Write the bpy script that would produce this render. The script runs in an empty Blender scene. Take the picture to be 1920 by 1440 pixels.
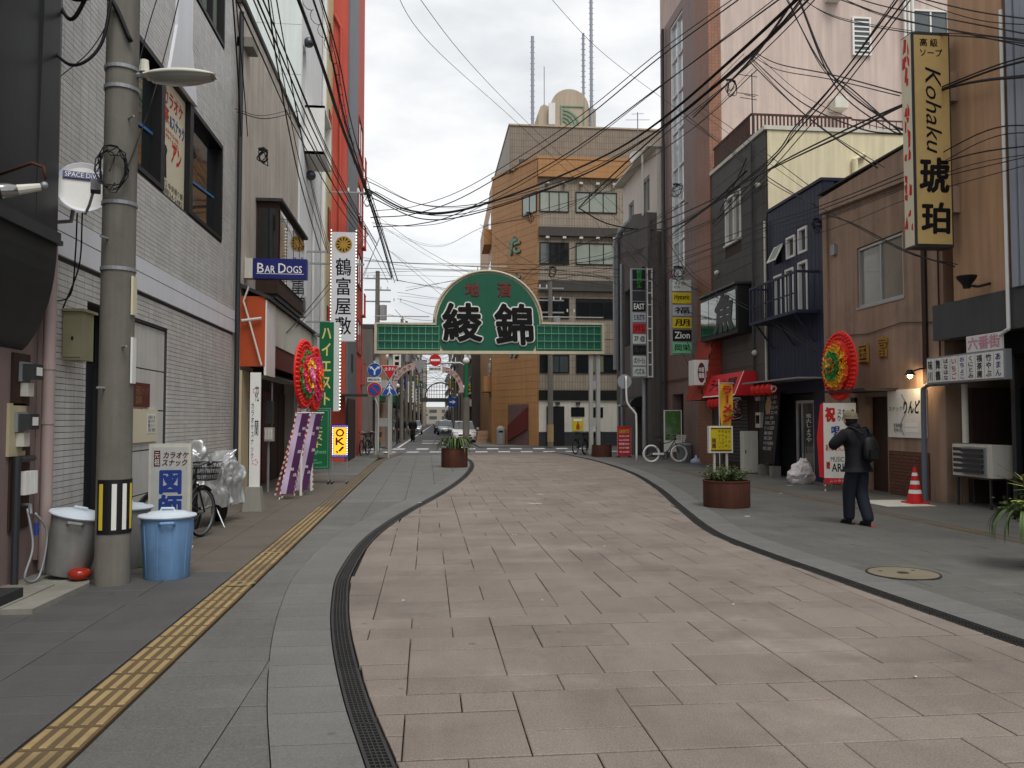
import bpy, bmesh, math, random
from mathutils import Vector, Matrix
random.seed(7)
SC = bpy.context.scene
COL = SC.collection
# ---------------------------------------------------------------- camera, sky, sun, exposure
cam_d = bpy.data.cameras.new('Camera'); cam = bpy.data.objects.new('Camera', cam_d); COL.objects.link(cam)
cam_d.sensor_width = 36; cam_d.lens = 36*1550/1920; cam_d.clip_end = 4000; cam_d.clip_start = .05
cam.location = (0, 0, 1.6)
cam.rotation_euler = (math.radians(90+2.44), 0, math.radians(-5.89))
SC.camera = cam
W = bpy.data.worlds.new('World'); SC.world = W; W.use_nodes = True
def world():
    nt = W.node_tree; N = nt.nodes; L = nt.links; N.clear()
    out = N.new('ShaderNodeOutputWorld'); bg = N.new('ShaderNodeBackground')
    sky = N.new('ShaderNodeTexSky'); sky.sky_type = 'NISHITA'; sky.sun_disc = False
    sky.sun_elevation = math.radians(59.5); sky.sun_rotation = math.radians(162); sky.dust_density = 3
    tc = N.new('ShaderNodeTexCoord')
    mp = N.new('ShaderNodeMapping'); mp.inputs['Scale'].default_value = (1, 1, 2.6)
    n1 = N.new('ShaderNodeTexNoise'); n1.inputs['Scale'].default_value = 2.3; n1.inputs['Detail'].default_value = 7; n1.inputs['Roughness'].default_value = .55
    r1 = N.new('ShaderNodeValToRGB'); e = r1.color_ramp.elements
    e[0].position = .38; e[0].color = (4.5, 4.72, 4.95, 1); e[1].position = .61; e[1].color = (7.3, 7.33, 7.32, 1)
    mx = N.new('ShaderNodeMix'); mx.data_type = 'RGBA'; mx.inputs[0].default_value = .93
    L.new(tc.outputs['Generated'], mp.inputs[0]); L.new(mp.outputs[0], n1.inputs[0]); L.new(n1.outputs[0], r1.inputs[0])
    L.new(sky.outputs[0], mx.inputs[6]); L.new(r1.outputs[0], mx.inputs[7]); L.new(mx.outputs[2], bg.inputs[0])
    bg.inputs[1].default_value = .1
    L.new(bg.outputs[0], out.inputs[0])
world()
sun_d = bpy.data.lights.new('Sun', 'SUN'); sun = bpy.data.objects.new('Sun', sun_d); COL.objects.link(sun)
sun_d.energy = 1.5; sun_d.angle = math.radians(30); sun_d.color = (1, .965, .91)
SD = Vector((.16, -.48, .86)).normalized()          # towards the sun: high, from the right and behind the viewer
sun.rotation_euler = SD.to_track_quat('Z', 'Y').to_euler()
SC.view_settings.view_transform = 'Standard'; SC.view_settings.look = 'None'; SC.view_settings.exposure = 0.58; SC.view_settings.gamma = 1
# ---------------------------------------------------------------- materials
def lin(c):
    return tuple(((v/255)/12.92 if v/255 <= .04045 else ((v/255+.055)/1.055)**2.4) for v in c)
MATS = {}
def M(name, c, rough=.8, var=.18, scale=3., bump=0., bscale=60., metal=0., island=0., streak=0., grime=0., spec=.35, emit=None, es=1., alpha=None, gd=(.05,.045,.04), speck=0., pale=0., spots=0., wear=0.):
    """procedural paint: colour c is sRGB 0-255 albedo, with blotches, vertical streaks, grime and grain"""
    if name in MATS: return MATS[name]
    m = bpy.data.materials.new(name); m.use_nodes = True; MATS[name] = m
    nt = m.node_tree; N = nt.nodes; L = nt.links; b = N['Principled BSDF']
    base = lin(c)+(1,)
    b.inputs['Roughness'].default_value = rough; b.inputs['Metallic'].default_value = metal
    b.inputs['Specular IOR Level'].default_value = spec
    geo = N.new('ShaderNodeNewGeometry')
    n = N.new('ShaderNodeTexNoise'); n.inputs['Scale'].default_value = scale; n.inputs['Detail'].default_value = 6; n.inputs['Roughness'].default_value = .65
    L.new(geo.outputs['Position'], n.inputs[0])
    def math_(op, a, b_):
        k = N.new('ShaderNodeMath'); k.operation = op
        for i, v in enumerate((a, b_)):
            if isinstance(v, (int, float)): k.inputs[i].default_value = v
            else: L.new(v, k.inputs[i])
        return k.outputs[0]
    val = math_('MULTIPLY_ADD', n.outputs[0], var*2); val.node.inputs[2].default_value = 1-var
    if island:
        k = math_('MULTIPLY_ADD', geo.outputs['Random Per Island'], island*2); k.node.inputs[2].default_value = -island
        oi = N.new('ShaderNodeObjectInfo')
        k2 = math_('MULTIPLY_ADD', oi.outputs['Random'], island*1.6); k2.node.inputs[2].default_value = -island*.8
        val = math_('ADD', val, k); val = math_('ADD', val, k2)
    streak *= 2.2
    if streak:
        mp = N.new('ShaderNodeMapping'); mp.inputs['Scale'].default_value = (4, 4, .25)
        n2 = N.new('ShaderNodeTexNoise'); n2.inputs['Scale'].default_value = 1.6; n2.inputs['Detail'].default_value = 5
        L.new(geo.outputs['Position'], mp.inputs[0]); L.new(mp.outputs[0], n2.inputs[0])
        k = math_('MULTIPLY_ADD', n2.outputs[0], streak*2); k.node.inputs[2].default_value = -streak
        val = math_('ADD', val, k)
    if speck:
        n4 = N.new('ShaderNodeTexNoise'); n4.inputs['Scale'].default_value = 95; n4.inputs['Detail'].default_value = 2
        L.new(geo.outputs['Position'], n4.inputs[0])
        k = math_('MULTIPLY_ADD', n4.outputs[0], speck*4); k.node.inputs[2].default_value = -speck*2
        val = math_('ADD', val, k)
    if wear:                                   # long foot and wheel wear along the street
        mp = N.new('ShaderNodeMapping'); mp.inputs['Scale'].default_value = (1.6, .16, 1); n6 = N.new('ShaderNodeTexNoise'); n6.inputs['Scale'].default_value = 1; n6.inputs['Detail'].default_value = 7; n6.inputs['Roughness'].default_value = .7
        L.new(geo.outputs['Position'], mp.inputs[0]); L.new(mp.outputs[0], n6.inputs[0]); k = math_('MULTIPLY_ADD', n6.outputs[0], wear*2); k.node.inputs[2].default_value = -wear; val = math_('ADD', val, k)
    if spots:                                  # gum and drip spots
        vo = N.new('ShaderNodeTexVoronoi'); vo.inputs['Scale'].default_value = 2.6; L.new(geo.outputs['Position'], vo.inputs[0])
        cmp_ = math_('LESS_THAN', vo.outputs['Distance'], .075); rnd = N.new('ShaderNodeSeparateColor'); L.new(vo.outputs['Color'], rnd.inputs[0]); on = math_('GREATER_THAN', rnd.outputs[0], .5)
        k = math_('MULTIPLY', cmp_, on); k = math_('MULTIPLY', k, -spots); val = math_('ADD', val, k)
    mul = N.new('ShaderNodeMix'); mul.data_type = 'RGBA'; mul.blend_type = 'MULTIPLY'; mul.inputs[0].default_value = 1
    mul.inputs[6].default_value = base; L.new(val, mul.inputs[7]); colour = mul.outputs[2]
    if grime:
        n3 = N.new('ShaderNodeTexNoise'); n3.inputs['Scale'].default_value = .9; n3.inputs['Detail'].default_value = 8; n3.inputs['Roughness'].default_value = .7
        L.new(geo.outputs['Position'], n3.inputs[0])
        rp = N.new('ShaderNodeValToRGB'); rp.color_ramp.elements[0].position = .5; rp.color_ramp.elements[0].color = (0, 0, 0, 1)
        rp.color_ramp.elements[1].position = .78; rp.color_ramp.elements[1].color = (grime, grime, grime, 1)
        L.new(n3.outputs[0], rp.inputs[0])
        mg = N.new('ShaderNodeMix'); mg.data_type = 'RGBA'; L.new(rp.outputs[0], mg.inputs[0]); L.new(colour, mg.inputs[6]); mg.inputs[7].default_value = gd+(1,)
        colour = mg.outputs[2]
    if pale:
        n5 = N.new('ShaderNodeTexNoise'); n5.inputs['Scale'].default_value = .55; n5.inputs['Detail'].default_value = 9; n5.inputs['Roughness'].default_value = .72
        L.new(geo.outputs['Position'], n5.inputs[0]); rp = N.new('ShaderNodeValToRGB'); rp.color_ramp.elements[0].position = .54; rp.color_ramp.elements[0].color = (0, 0, 0, 1)
        rp.color_ramp.elements[1].position = .76; rp.color_ramp.elements[1].color = (pale,)*3+(1,); L.new(n5.outputs[0], rp.inputs[0])
        mg = N.new('ShaderNodeMix'); mg.data_type = 'RGBA'; L.new(rp.outputs[0], mg.inputs[0]); L.new(colour, mg.inputs[6]); mg.inputs[7].default_value = (.52, .49, .46, 1); colour = mg.outputs[2]
    L.new(colour, b.inputs['Base Color'])
    if bump:
        nb = N.new('ShaderNodeTexNoise'); nb.inputs['Scale'].default_value = bscale; nb.inputs['Detail'].default_value = 4
        L.new(geo.outputs['Position'], nb.inputs[0])
        bp = N.new('ShaderNodeBump'); bp.inputs['Strength'].default_value = bump; bp.inputs['Distance'].default_value = .01
        L.new(nb.outputs[0], bp.inputs['Height']); L.new(bp.outputs[0], b.inputs['Normal'])
    if emit:
        b.inputs['Emission Color'].default_value = lin(emit)+(1,); b.inputs['Emission Strength'].default_value = es
    if alpha is not None: b.inputs['Alpha'].default_value = alpha
    return m
def glass_mat(name, c, rough=.06, wob=.15):
    if name in MATS: return MATS[name]
    m = M(name, c, rough=rough, var=.25, scale=1.2, spec=.6)
    nt = m.node_tree; b = nt.nodes['Principled BSDF']; b.inputs['Coat Weight'].default_value = .5; b.inputs['Coat Roughness'].default_value = .03
    nb = nt.nodes.new('ShaderNodeTexNoise'); nb.inputs['Scale'].default_value = .8
    g = nt.nodes.new('ShaderNodeNewGeometry'); nt.links.new(g.outputs['Position'], nb.inputs[0])
    bp = nt.nodes.new('ShaderNodeBump'); bp.inputs['Strength'].default_value = wob; bp.inputs['Distance'].default_value = .05
    nt.links.new(nb.outputs[0], bp.inputs['Height']); nt.links.new(bp.outputs[0], b.inputs['Normal'])
    return m
def tile_mat(name, c, mortar, w, h, gap=.06, axis='X', rough=.55, var=.12, offset=0., streak=.12):
    """small wall tiles too far off to pick apart"""
    m = M(name, c, rough=rough, var=var, streak=streak)
    nt = m.node_tree; N = nt.nodes; L = nt.links; b = N['Principled BSDF']
    src = b.inputs['Base Color'].links[0].from_socket
    g = N.new('ShaderNodeNewGeometry'); sp = N.new('ShaderNodeSeparateXYZ'); L.new(g.outputs['Position'], sp.inputs[0])
    cb = N.new('ShaderNodeCombineXYZ')
    ad = N.new('ShaderNodeMath'); ad.operation = 'ADD'; L.new(sp.outputs['X'], ad.inputs[0]); L.new(sp.outputs['Y'], ad.inputs[1])
    L.new(ad.outputs[0] if axis == 'XY' else sp.outputs[axis], cb.inputs[0]); L.new(sp.outputs['Z'], cb.inputs[1])
    br = N.new('ShaderNodeTexBrick'); br.offset = offset; br.inputs['Scale'].default_value = 1
    br.inputs['Brick Width'].default_value = w; br.inputs['Row Height'].default_value = h; br.inputs['Mortar Size'].default_value = gap*h
    br.inputs['Color1'].default_value = (1, 1, 1, 1); br.inputs['Color2'].default_value = (.86, .86, .86, 1); br.inputs['Mortar'].default_value = (mortar,)*3+(1,)
    L.new(cb.outputs[0], br.inputs[0])
    mu = N.new('ShaderNodeMix'); mu.data_type = 'RGBA'; mu.blend_type = 'MULTIPLY'; mu.inputs[0].default_value = 1
    L.new(src, mu.inputs[6]); L.new(br.outputs[0], mu.inputs[7]); L.new(mu.outputs[2], b.inputs['Base Color'])
    bp = N.new('ShaderNodeBump'); bp.inputs['Strength'].default_value = .4; bp.inputs['Distance'].default_value = .006; bp.invert = True
    L.new(br.outputs['Fac'], bp.inputs['Height']); L.new(bp.outputs[0], b.inputs['Normal'])
    return m
# ---------------------------------------------------------------- mesh builder
LOC = {}
def FX(X, s): return (Vector((X, 0, 0)), Vector((0, 1, 0)), Vector((0, 0, 1)), Vector((s, 0, 0)))      # wall facing +-X: u = Y, v = Z, w = outwards
def FY(Y): return (Vector((0, Y, 0)), Vector((1, 0, 0)), Vector((0, 0, 1)), Vector((0, -1, 0)))          # wall facing the street end: u = X, v = Z
def FG(o, u, w=None):
    u = Vector(u).normalized(); v = Vector((0, 0, 1)); return (Vector(o), u, v, u.cross(v))
WORLD = (Vector((0, 0, 0)), Vector((1, 0, 0)), Vector((0, 1, 0)), Vector((0, 0, 1)))
class MB:
    def __init__(s, fr=WORLD):
        s.V = []; s.F = []; s.fr = fr; s.flip = fr[1].cross(fr[2]).dot(fr[3]) < 0
    def p(s, a, b, c):
        o, u, v, w = s.fr; s.V.append(o+u*a+v*b+w*c); return len(s.V)-1
    def f(s, *i): s.F.append(tuple(reversed(i)) if s.flip else tuple(i))
    def box(s, a0, a1, b0, b1, c0, c1):
        if a0 > a1: a0, a1 = a1, a0
        if b0 > b1: b0, b1 = b1, b0
        if c0 > c1: c0, c1 = c1, c0
        i = [s.p(a, b, c) for c in (c0, c1) for b in (b0, b1) for a in (a0, a1)]
        for q in ((0, 2, 3, 1), (4, 5, 7, 6), (0, 1, 5, 4), (2, 6, 7, 3), (0, 4, 6, 2), (1, 3, 7, 5)): s.f(*[i[k] for k in q])
        return s
    def prism(s, pts, c0, c1):
        ar = sum(pts[k][0]*pts[(k+1) % len(pts)][1]-pts[(k+1) % len(pts)][0]*pts[k][1] for k in range(len(pts)))
        if ar < 0: pts = pts[::-1]
        n = len(pts); a = [s.p(x, y, c0) for x, y in pts]; b = [s.p(x, y, c1) for x, y in pts]
        s.f(*a[::-1]); s.f(*b)
        for k in range(n): j = (k+1) % n; s.f(a[k], a[j], b[j], b[k])
        return s
    def slab(s, q, z0, z1, ch=.006):
        """paving piece: quad q (4 xy points, counter-clockwise), chamfered top edge"""
        cx = sum(x for x, y in q)/4; cy = sum(y for x, y in q)/4
        a = [s.p(x, y, z0) for x, y in q]; b = [s.p(x, y, z1-ch*.6) for x, y in q]
        t = []
        for x, y in q:
            dx, dy = cx-x, cy-y; l = math.hypot(dx, dy) or 1; t.append(s.p(x+dx/l*ch*1.4, y+dy/l*ch*1.4, z1))
        s.f(*t)
        for k in range(4): j = (k+1) % 4; s.f(a[k], a[j], b[j], b[k]); s.f(b[k], b[j], t[j], t[k])
        return s
    def tube(s, pts, r, n=8, close=False):
        P = [s.fr[0]+s.fr[1]*a+s.fr[2]*b+s.fr[3]*c for a, b, c in pts]; N = len(P)
        R = r if isinstance(r, (list, tuple)) else [r]*N
        rings = []; ref = None
        for k in range(N):
            if close: t = P[(k+1) % N]-P[k-1]
            else: t = P[min(k+1, N-1)]-P[max(k-1, 0)]
            t = t.normalized() if t.length > 1e-9 else Vector((0, 0, 1))
            if ref is None:
                ref = Vector((0, 0, 1)) if abs(t.z) < .9 else Vector((1, 0, 0))
            a = ref-t*ref.dot(t); a = a.normalized() if a.length > 1e-6 else t.orthogonal().normalized(); ref = a; b = t.cross(a)
            base = len(s.V)
            for q in range(n): an = 2*math.pi*q/n; s.V.append(P[k]+(a*math.cos(an)+b*math.sin(an))*R[k])
            rings.append(base)
        for k in range(N-(0 if close else 1)):
            A, B = rings[k], rings[(k+1) % N]
            for q in range(n): j = (q+1) % n; s.F.append((A+q, A+j, B+j, B+q))
        if not close:
            s.F.append(tuple(rings[0]+q for q in range(n))[::-1]); s.F.append(tuple(rings[-1]+q for q in range(n)))
        return s
    def lathe(s, prof, n=24, c=(0, 0, 0), axis=2, cap=True):
        """profile [(r, h)] turned about a local axis through c"""
        ids = []
        for r, h in prof:
            row = []
            for q in range(n):
                an = 2*math.pi*q/n; d = [0, 0, 0]; d[axis] = h; d[(axis+1) % 3] = r*math.cos(an); d[(axis+2) % 3] = r*math.sin(an)
                row.append(s.p(c[0]+d[0], c[1]+d[1], c[2]+d[2]))
            ids.append(row)
        for k in range(len(ids)-1):
            for q in range(n): j = (q+1) % n; s.f(ids[k][q], ids[k][j], ids[k+1][j], ids[k+1][q])
        if cap: s.f(*ids[0][::-1]); s.f(*ids[-1])
        return s
    def ball(s, c, r, n=10, m=6):
        rx, ry, rz = r if isinstance(r, (list, tuple)) else (r, r, r)
        prof = [(math.sin(math.pi*k/m), -math.cos(math.pi*k/m)) for k in range(m+1)]; ids = []
        for rr, h in prof:
            ids.append([s.p(c[0]+rx*max(rr, .02)*math.cos(2*math.pi*q/n), c[1]+ry*max(rr, .02)*math.sin(2*math.pi*q/n), c[2]+rz*h) for q in range(n)])
        for k in range(m):
            for q in range(n): j = (q+1) % n; s.f(ids[k][q], ids[k][j], ids[k+1][j], ids[k+1][q])
        s.f(*ids[0][::-1]); s.f(*ids[-1]); return s
    def quad(s, *pts):
        s.f(*[s.p(*q) for q in pts]); return s
    def holes(s, u0, u1, v0, v1, hs, w0, w1):
        us = sorted({u0, u1}|{min(max(x, u0), u1) for h in hs for x in h[:2]}); vs = sorted({v0, v1}|{min(max(x, v0), v1) for h in hs for x in h[2:]})
        for a0, a1 in zip(us, us[1:]):
            run = None
            for b0, b1 in zip(vs, vs[1:]):
                m = ((a0+a1)/2, (b0+b1)/2); inside = any(h[0] < m[0] < h[1] and h[2] < m[1] < h[3] for h in hs)
                if not inside: run = (run[0], b1) if run else (b0, b1)
                elif run: s.box(a0, a1, run[0], run[1], w0, w1); run = None
            if run: s.box(a0, a1, run[0], run[1], w0, w1)
        return s
    def build(s, name, mat, parent=None, smooth=False, kind=None, label=None, cat=None, group=None):
        me = bpy.data.meshes.new(name)
        if parent is not None: o0 = LOC[parent]
        else:
            xs = [v.x for v in s.V]; ys = [v.y for v in s.V]; o0 = Vector(((min(xs)+max(xs))/2, (min(ys)+max(ys))/2, min(v.z for v in s.V)))
        me.from_pydata([v-o0 for v in s.V], [], s.F); me.update()
        if smooth: me.shade_smooth(); 
        me.materials.append(MATS[mat] if isinstance(mat, str) else mat)
        o = bpy.data.objects.new(name, me); COL.objects.link(o); LOC[o] = o0
        if parent is not None: o.parent = parent
        else: o.location = o0
        if smooth == 'auto':
            me.set_sharp_from_angle(angle=math.radians(35))
        if kind: o['kind'] = kind
        if label: o['label'] = label
        if cat: o['category'] = cat
        if group: o['group'] = group
        return o
def thing(name, label, cat, loc, group=None):
    o = bpy.data.objects.new(name, None); COL.objects.link(o); o.location = loc; o.empty_display_size = .2; LOC[o] = Vector(loc)
    o['label'] = label; o['category'] = cat
    if group: o['group'] = group
    return o
def dup(root, loc, rz=0, label=None, group=None, mats=None, scale=None):
    def cp(o, par):
        c = o.copy(); COL.objects.link(c)
        if par is not None: c.parent = par
        if mats and o.type == 'MESH' and o.data.materials[0].name in mats:
            c.data = o.data.copy(); c.data.materials[0] = MATS[mats[o.data.materials[0].name]]
        for ch in [k for k in list(COL.objects) if k.parent == o]: cp(ch, c)
        return c
    c = cp(root, None); c.location = loc; c.rotation_euler = (0, 0, rz); LOC[c] = Vector(loc)
    if scale: c.scale = (scale,)*3
    if label: c['label'] = label
    if group: c['group'] = group
    return c
# ---------------------------------------------------------------- lettering (flat print / channel letters)
_G = {}
TS = bpy.data.scenes.new('scratch')       # glyphs are meshed here, removed at the end
def glyph(ch, bold=0., res=2):
    k = (ch, bold, res)
    if k in _G: return _G[k]
    cu = bpy.data.curves.new('t', 'FONT'); cu.body = ch; cu.size = 1; cu.offset = bold; cu.resolution_u = res; cu.fill_mode = 'FRONT'
    ob = bpy.data.objects.new('t', cu); TS.collection.objects.link(ob)
    vl = TS.view_layers[0]; vl.update(); dg = vl.depsgraph; me = bpy.data.meshes.new_from_object(ob.evaluated_get(dg))
    V = [(v.co.x, v.co.y) for v in me.vertices]; F = [tuple(p.vertices) for p in me.polygons]
    bpy.data.objects.remove(ob); bpy.data.curves.remove(cu); bpy.data.meshes.remove(me)
    _G[k] = (V, F); return _G[k]
def lettering(parent, txt, fr, rect, mat, depth=.004, w=0., vertical=False, bold=.012, shear=0., name='lettering', gap=1.0, label=None, fit=True, fat=0.):
    """letters filling rect (u0,u1,v0,v1) of a wall frame; w = distance in front of the frame's plane"""
    o, u, v, n = fr; u0, u1, v0, v1 = rect
    if u.cross(v).dot(n) < 0: u = -u; u0, u1 = -u1, -u0
    mb = MB((o, u, v, n)); mb.flip = False; fsz = [1.]
    def put(V, F, fx):
        ft = fat or bold*fsz[0]
        if ft > .0015:
            nk = 12 if ft > .03 else 6
            for k in range(nk): a_ = 6.2832*k/nk; put1(V, F, lambda x, y: (fx(x, y)[0]+ft*math.cos(a_), fx(x, y)[1]+ft*math.sin(a_)), -min(.0004, depth*.05)*(k+1))
        put1(V, F, fx, 0.)
    def put1(V, F, fx, dw):
        b = len(mb.V)
        for x, y in V: a, c = fx(x, y); mb.p(a+shear*(c-v0), c, w+depth+dw)
        nv = len(V); cnt = {}
        for f_ in F:
            mb.F.append(tuple(b+i for i in f_))
            for i in range(len(f_)):
                e = (f_[i], f_[(i+1) % len(f_)]); cnt[e] = 1
        edge = [e for e in cnt if (e[1], e[0]) not in cnt]
        if depth > .006 and edge:
            back = {}
            for a_, b_ in edge:
                for q in (a_, b_):
                    if q not in back: x, y = V[q]; a, c = fx(x, y); back[q] = mb.p(a+shear*(c-v0), c, w)
                mb.F.append((b+b_, b+a_, back[a_], back[b_]))
    if vertical:
        cols = txt.split('\n'); cw = (u1-u0)/len(cols)
        for ci, col in enumerate(cols):
            uc = u1-cw*(ci+.5); n_ = len(col); ch = (v1-v0)/n_; s_ = min(cw, ch)*gap
            for k, c_ in enumerate(col):
                if c_ == ' ': continue
                V, F = glyph(c_); fsz[0] = s_; vc = v1-ch*(k+.5); sx = cw*gap if fit else s_; sy = ch*gap if fit else s_
                if c_ in 'ー-〜': put(V, F, lambda x, y: (uc+(y-.38)*sx, vc-(x-.5)*sy))
                else: put(V, F, lambda x, y: (uc+(x-.5)*sx, vc+(y-.38)*sy))
    else:
        rows = txt.split('\n'); rh = (v1-v0)/len(rows)
        for ri, row in enumerate(rows):
            if not row.strip(): continue
            V, F = glyph(row); fsz[0] = rh
            xs = [x for x, y in V]; ys = [y for x, y in V]; x0, x1, y0, y1 = min(xs), max(xs), min(ys), max(ys)
            if not fit or len(rows) > 1: y0, y1 = -.12, .9
            t1 = v1-rh*ri; sy = rh*gap/max(y1-y0, .01); sx = (u1-u0)/max(x1-x0, .01)
            if not fit: sx = min(sx, sy)
            put(V, F, lambda x, y: (u0+(x-x0)*sx, t1-rh*(1-gap)/2-(y1-y)*sy))
    return mb.build(name, mat, parent, label=label)
def curve_pts(P, n=10):
    """Catmull-Rom through 3D points"""
    out = []; Q = [Vector(p) for p in P]
    for k in range(len(Q)-1):
        p0 = Q[k-1] if k else Q[0]*2-Q[1]; p1, p2 = Q[k], Q[k+1]; p3 = Q[k+2] if k+2 < len(Q) else Q[-1]*2-Q[-2]
        for j in range(n):
            t = j/n; out.append(.5*((2*p1)+(p2-p0)*t+(2*p0-5*p1+4*p2-p3)*t*t+(3*p1-p0-3*p2+p3)*t**3))
    out.append(Q[-1]); return out
def interp(tab):
    def f(y):
        if y <= tab[0][0]: a, b = tab[0], tab[1]
        elif y >= tab[-1][0]: return tab[-1][1]
        else:
            for k in range(len(tab)-1):
                if tab[k][0] <= y <= tab[k+1][0]: break
            a, b = tab[k], tab[k+1]
            p0 = tab[k-1] if k else a; p3 = tab[k+2] if k+2 < len(tab) else b
            t = (y-a[0])/(b[0]-a[0]); h = b[0]-a[0]
            m0 = (b[1]-p0[1])/max(b[0]-p0[0], 1e-6)*h; m1 = (p3[1]-a[1])/max(p3[0]-a[0], 1e-6)*h
            return (2*t**3-3*t*t+1)*a[1]+(t**3-2*t*t+t)*m0+(-2*t**3+3*t*t)*b[1]+(t**3-t*t)*m1
        return a[1]+(b[1]-a[1])*(y-a[0])/(b[0]-a[0])
    return f
# common paints
M('black', (22, 22, 24), .5, .1); M('dark_metal', (52, 54, 58), .45, .12, streak=.08); M('steel', (150, 152, 155), .35, .1, metal=.6)
M('galv', (150, 154, 158), .5, .15, metal=.35, streak=.1); M('white', (226, 226, 222), .6, .06, streak=.05, grime=.12)
M('offwhite', (205, 203, 192), .65, .08, streak=.08, grime=.25); M('red', (196, 32, 34), .55, .1); M('cable', (18, 18, 20), .6, .05)
M('ink', (18, 17, 18), .6, .05, spec=.2); M('white_ink', (235, 235, 232), .6, .03, spec=.2); M('red_ink', (190, 40, 42), .6, .05, spec=.2)
M('concrete', (132, 130, 122), .9, .25, 2.5, bump=.3, streak=.12, grime=.35); M('rust', (84, 50, 38), .85, .35, 5, bump=.3, streak=.25)
M('wood_dark', (58, 40, 32), .7, .25, streak=.2); M('yellow', (214, 190, 60), .6, .08); M('green_ink', (44, 150, 70), .6, .05); M('blue_ink', (36, 62, 140), .6, .05)
M('gold', (190, 150, 70), .4, .15, metal=.5); M('rubber', (20, 20, 21), .75, .1); M('tarnish', (88, 92, 98), .4, .2, metal=.7)
glass_mat('glass_dark', (28, 32, 34)); glass_mat('glass_pale', (150, 160, 150), .12); glass_mat('glass_grey', (74, 82, 84)); glass_mat('glass_curtain', (120, 120, 104), .15)
def window(parent, fr, u0, u1, v0, v1, w=0., n=2, rows=1, frame='dark_metal', pane='glass_dark', t=.05, depth=.06, sill=None, name='window'):
    mb = MB(fr); mb.box(u0, u1, v0, v0+t, w, w+depth); mb.box(u0, u1, v1-t, v1, w, w+depth); mb.box(u0, u0+t, v0+t, v1-t, w, w+depth); mb.box(u1-t, u1, v0+t, v1-t, w, w+depth)
    for k in range(1, n): a = u0+(u1-u0)*k/n; mb.box(a-t*.45, a+t*.45, v0+t, v1-t, w, w+depth*.8)
    for k in range(1, rows): b = v0+(v1-v0)*k/rows; mb.box(u0+t, u1-t, b-t*.4, b+t*.4, w, w+depth*.75)
    o = mb.build(name, frame, parent)
    if parent is not None and parent.parent is not None: par = parent
    else: par = o
    for k in range(n):
        for j in range(rows):
            a0 = u0+(u1-u0)*k/n; a1 = u0+(u1-u0)*(k+1)/n; b0 = v0+(v1-v0)*j/rows; b1 = v0+(v1-v0)*(j+1)/rows
            e = random.uniform(0, .006); pane_ = random.choice(('glass_dark', 'glass_dark', 'glass_grey', 'glass_curtain')) if pane == 'glass_dark' and n > 1 else pane
            MB(fr).box(a0+t*.3, a1-t*.3, b0+t*.3, b1-t*.3, w+.008+e, w+.016+e).build('pane', pane_, par)
    if sill: MB(fr).box(u0-.05, u1+.05, v0-.05, v0-.003, w, w+depth+.05).build('sill', sill, par)
    return o
# ================================================================ GROUND
M('asphalt', (92, 92, 94), .9, .15, 1.2, bump=.3, bscale=120, grime=.25); M('bed', (24, 23, 22), .95, .2)
M('pink_stone', (126, 116, 108), .68, .32, .7, bump=.35, bscale=140, island=.1, grime=.6, gd=(.075, .068, .063), speck=.3, pale=.3, spots=.35, wear=.28)
M('grey_stone', (98, 98, 95), .72, .22, 1.1, bump=.18, bscale=140, island=.07, grime=.35, gd=(.11, .11, .105), speck=.28, pale=.12, spots=.3, wear=.25)
M('pale_stone', (106, 106, 104), .7, .22, 1.3, bump=.18, bscale=140, island=.06, grime=.4, gd=(.12, .12, .115), speck=.24, spots=.25, wear=.2)
M('dark_stone', (80, 79, 78), .7, .18, 1.0, bump=.18, bscale=140, island=.08, grime=.4, gd=(.035, .034, .032), speck=.14, spots=.3, wear=.25)
M('dirty_stone', (94, 88, 80), .75, .22, 1.0, bump=.18, bscale=140, island=.08, grime=.5, gd=(.08, .07, .06), speck=.08)
M('right_stone', (94, 94, 90), .7, .25, .6, bump=.18, bscale=140, island=.06, grime=.5, gd=(.06, .06, .055), speck=.16, pale=.12, spots=.3, wear=.3)
M('tactile', (150, 129, 90), .7, .25, 2, bump=.15, bscale=120, island=.1, grime=.8, gd=(.075, .06, .042))
M('tactile_faded', (112, 100, 80), .75, .2, 2, bump=.15, island=.08, grime=.5); M('tactile_grey', (94, 84, 76), .8, .2, 2, island=.06, grime=.4)
M('iron', (58, 58, 58), .55, .2, 4, metal=.5, island=.12, grime=.3); M('iron_dark', (26, 26, 27), .7, .2); M('road_white', (205, 205, 202), .7, .1, 3, grime=.45, gd=(.16, .16, .16))
def struct(mb, name, mat): return mb.build(name, mat, kind='structure')
struct(MB().box(-1500, 1500, -300, 2500, -.30, -.16), 'ground', 'asphalt')
XL = interp([(1.5, .22), (3.9, -.27), (4.88, -.47), (6.17, -.68), (7.4, -.82), (8.8, -.91), (11.3, -.83), (14.06, -.47), (18, .24), (22.9, .95), (27.97, 1.45), (31.5, 1.58), (35, 1.5), (38.9, 1.25), (40.2, 1.1)])
XR = interp([(1.5, 4.5), (3.5, 4.35), (5.5, 4.17), (6.7, 4.1), (8.28, 4.02), (9.69, 3.95), (11.33, 3.96), (13.97, 4.38), (18.88, 5.28), (24.67, 6.07), (31, 6.4), (36, 6.3), (38.5, 6.15), (40.2, 5.9)])
DW = .15; BW = .42; Y0, Y1 = 1.5, 40.2
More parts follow.
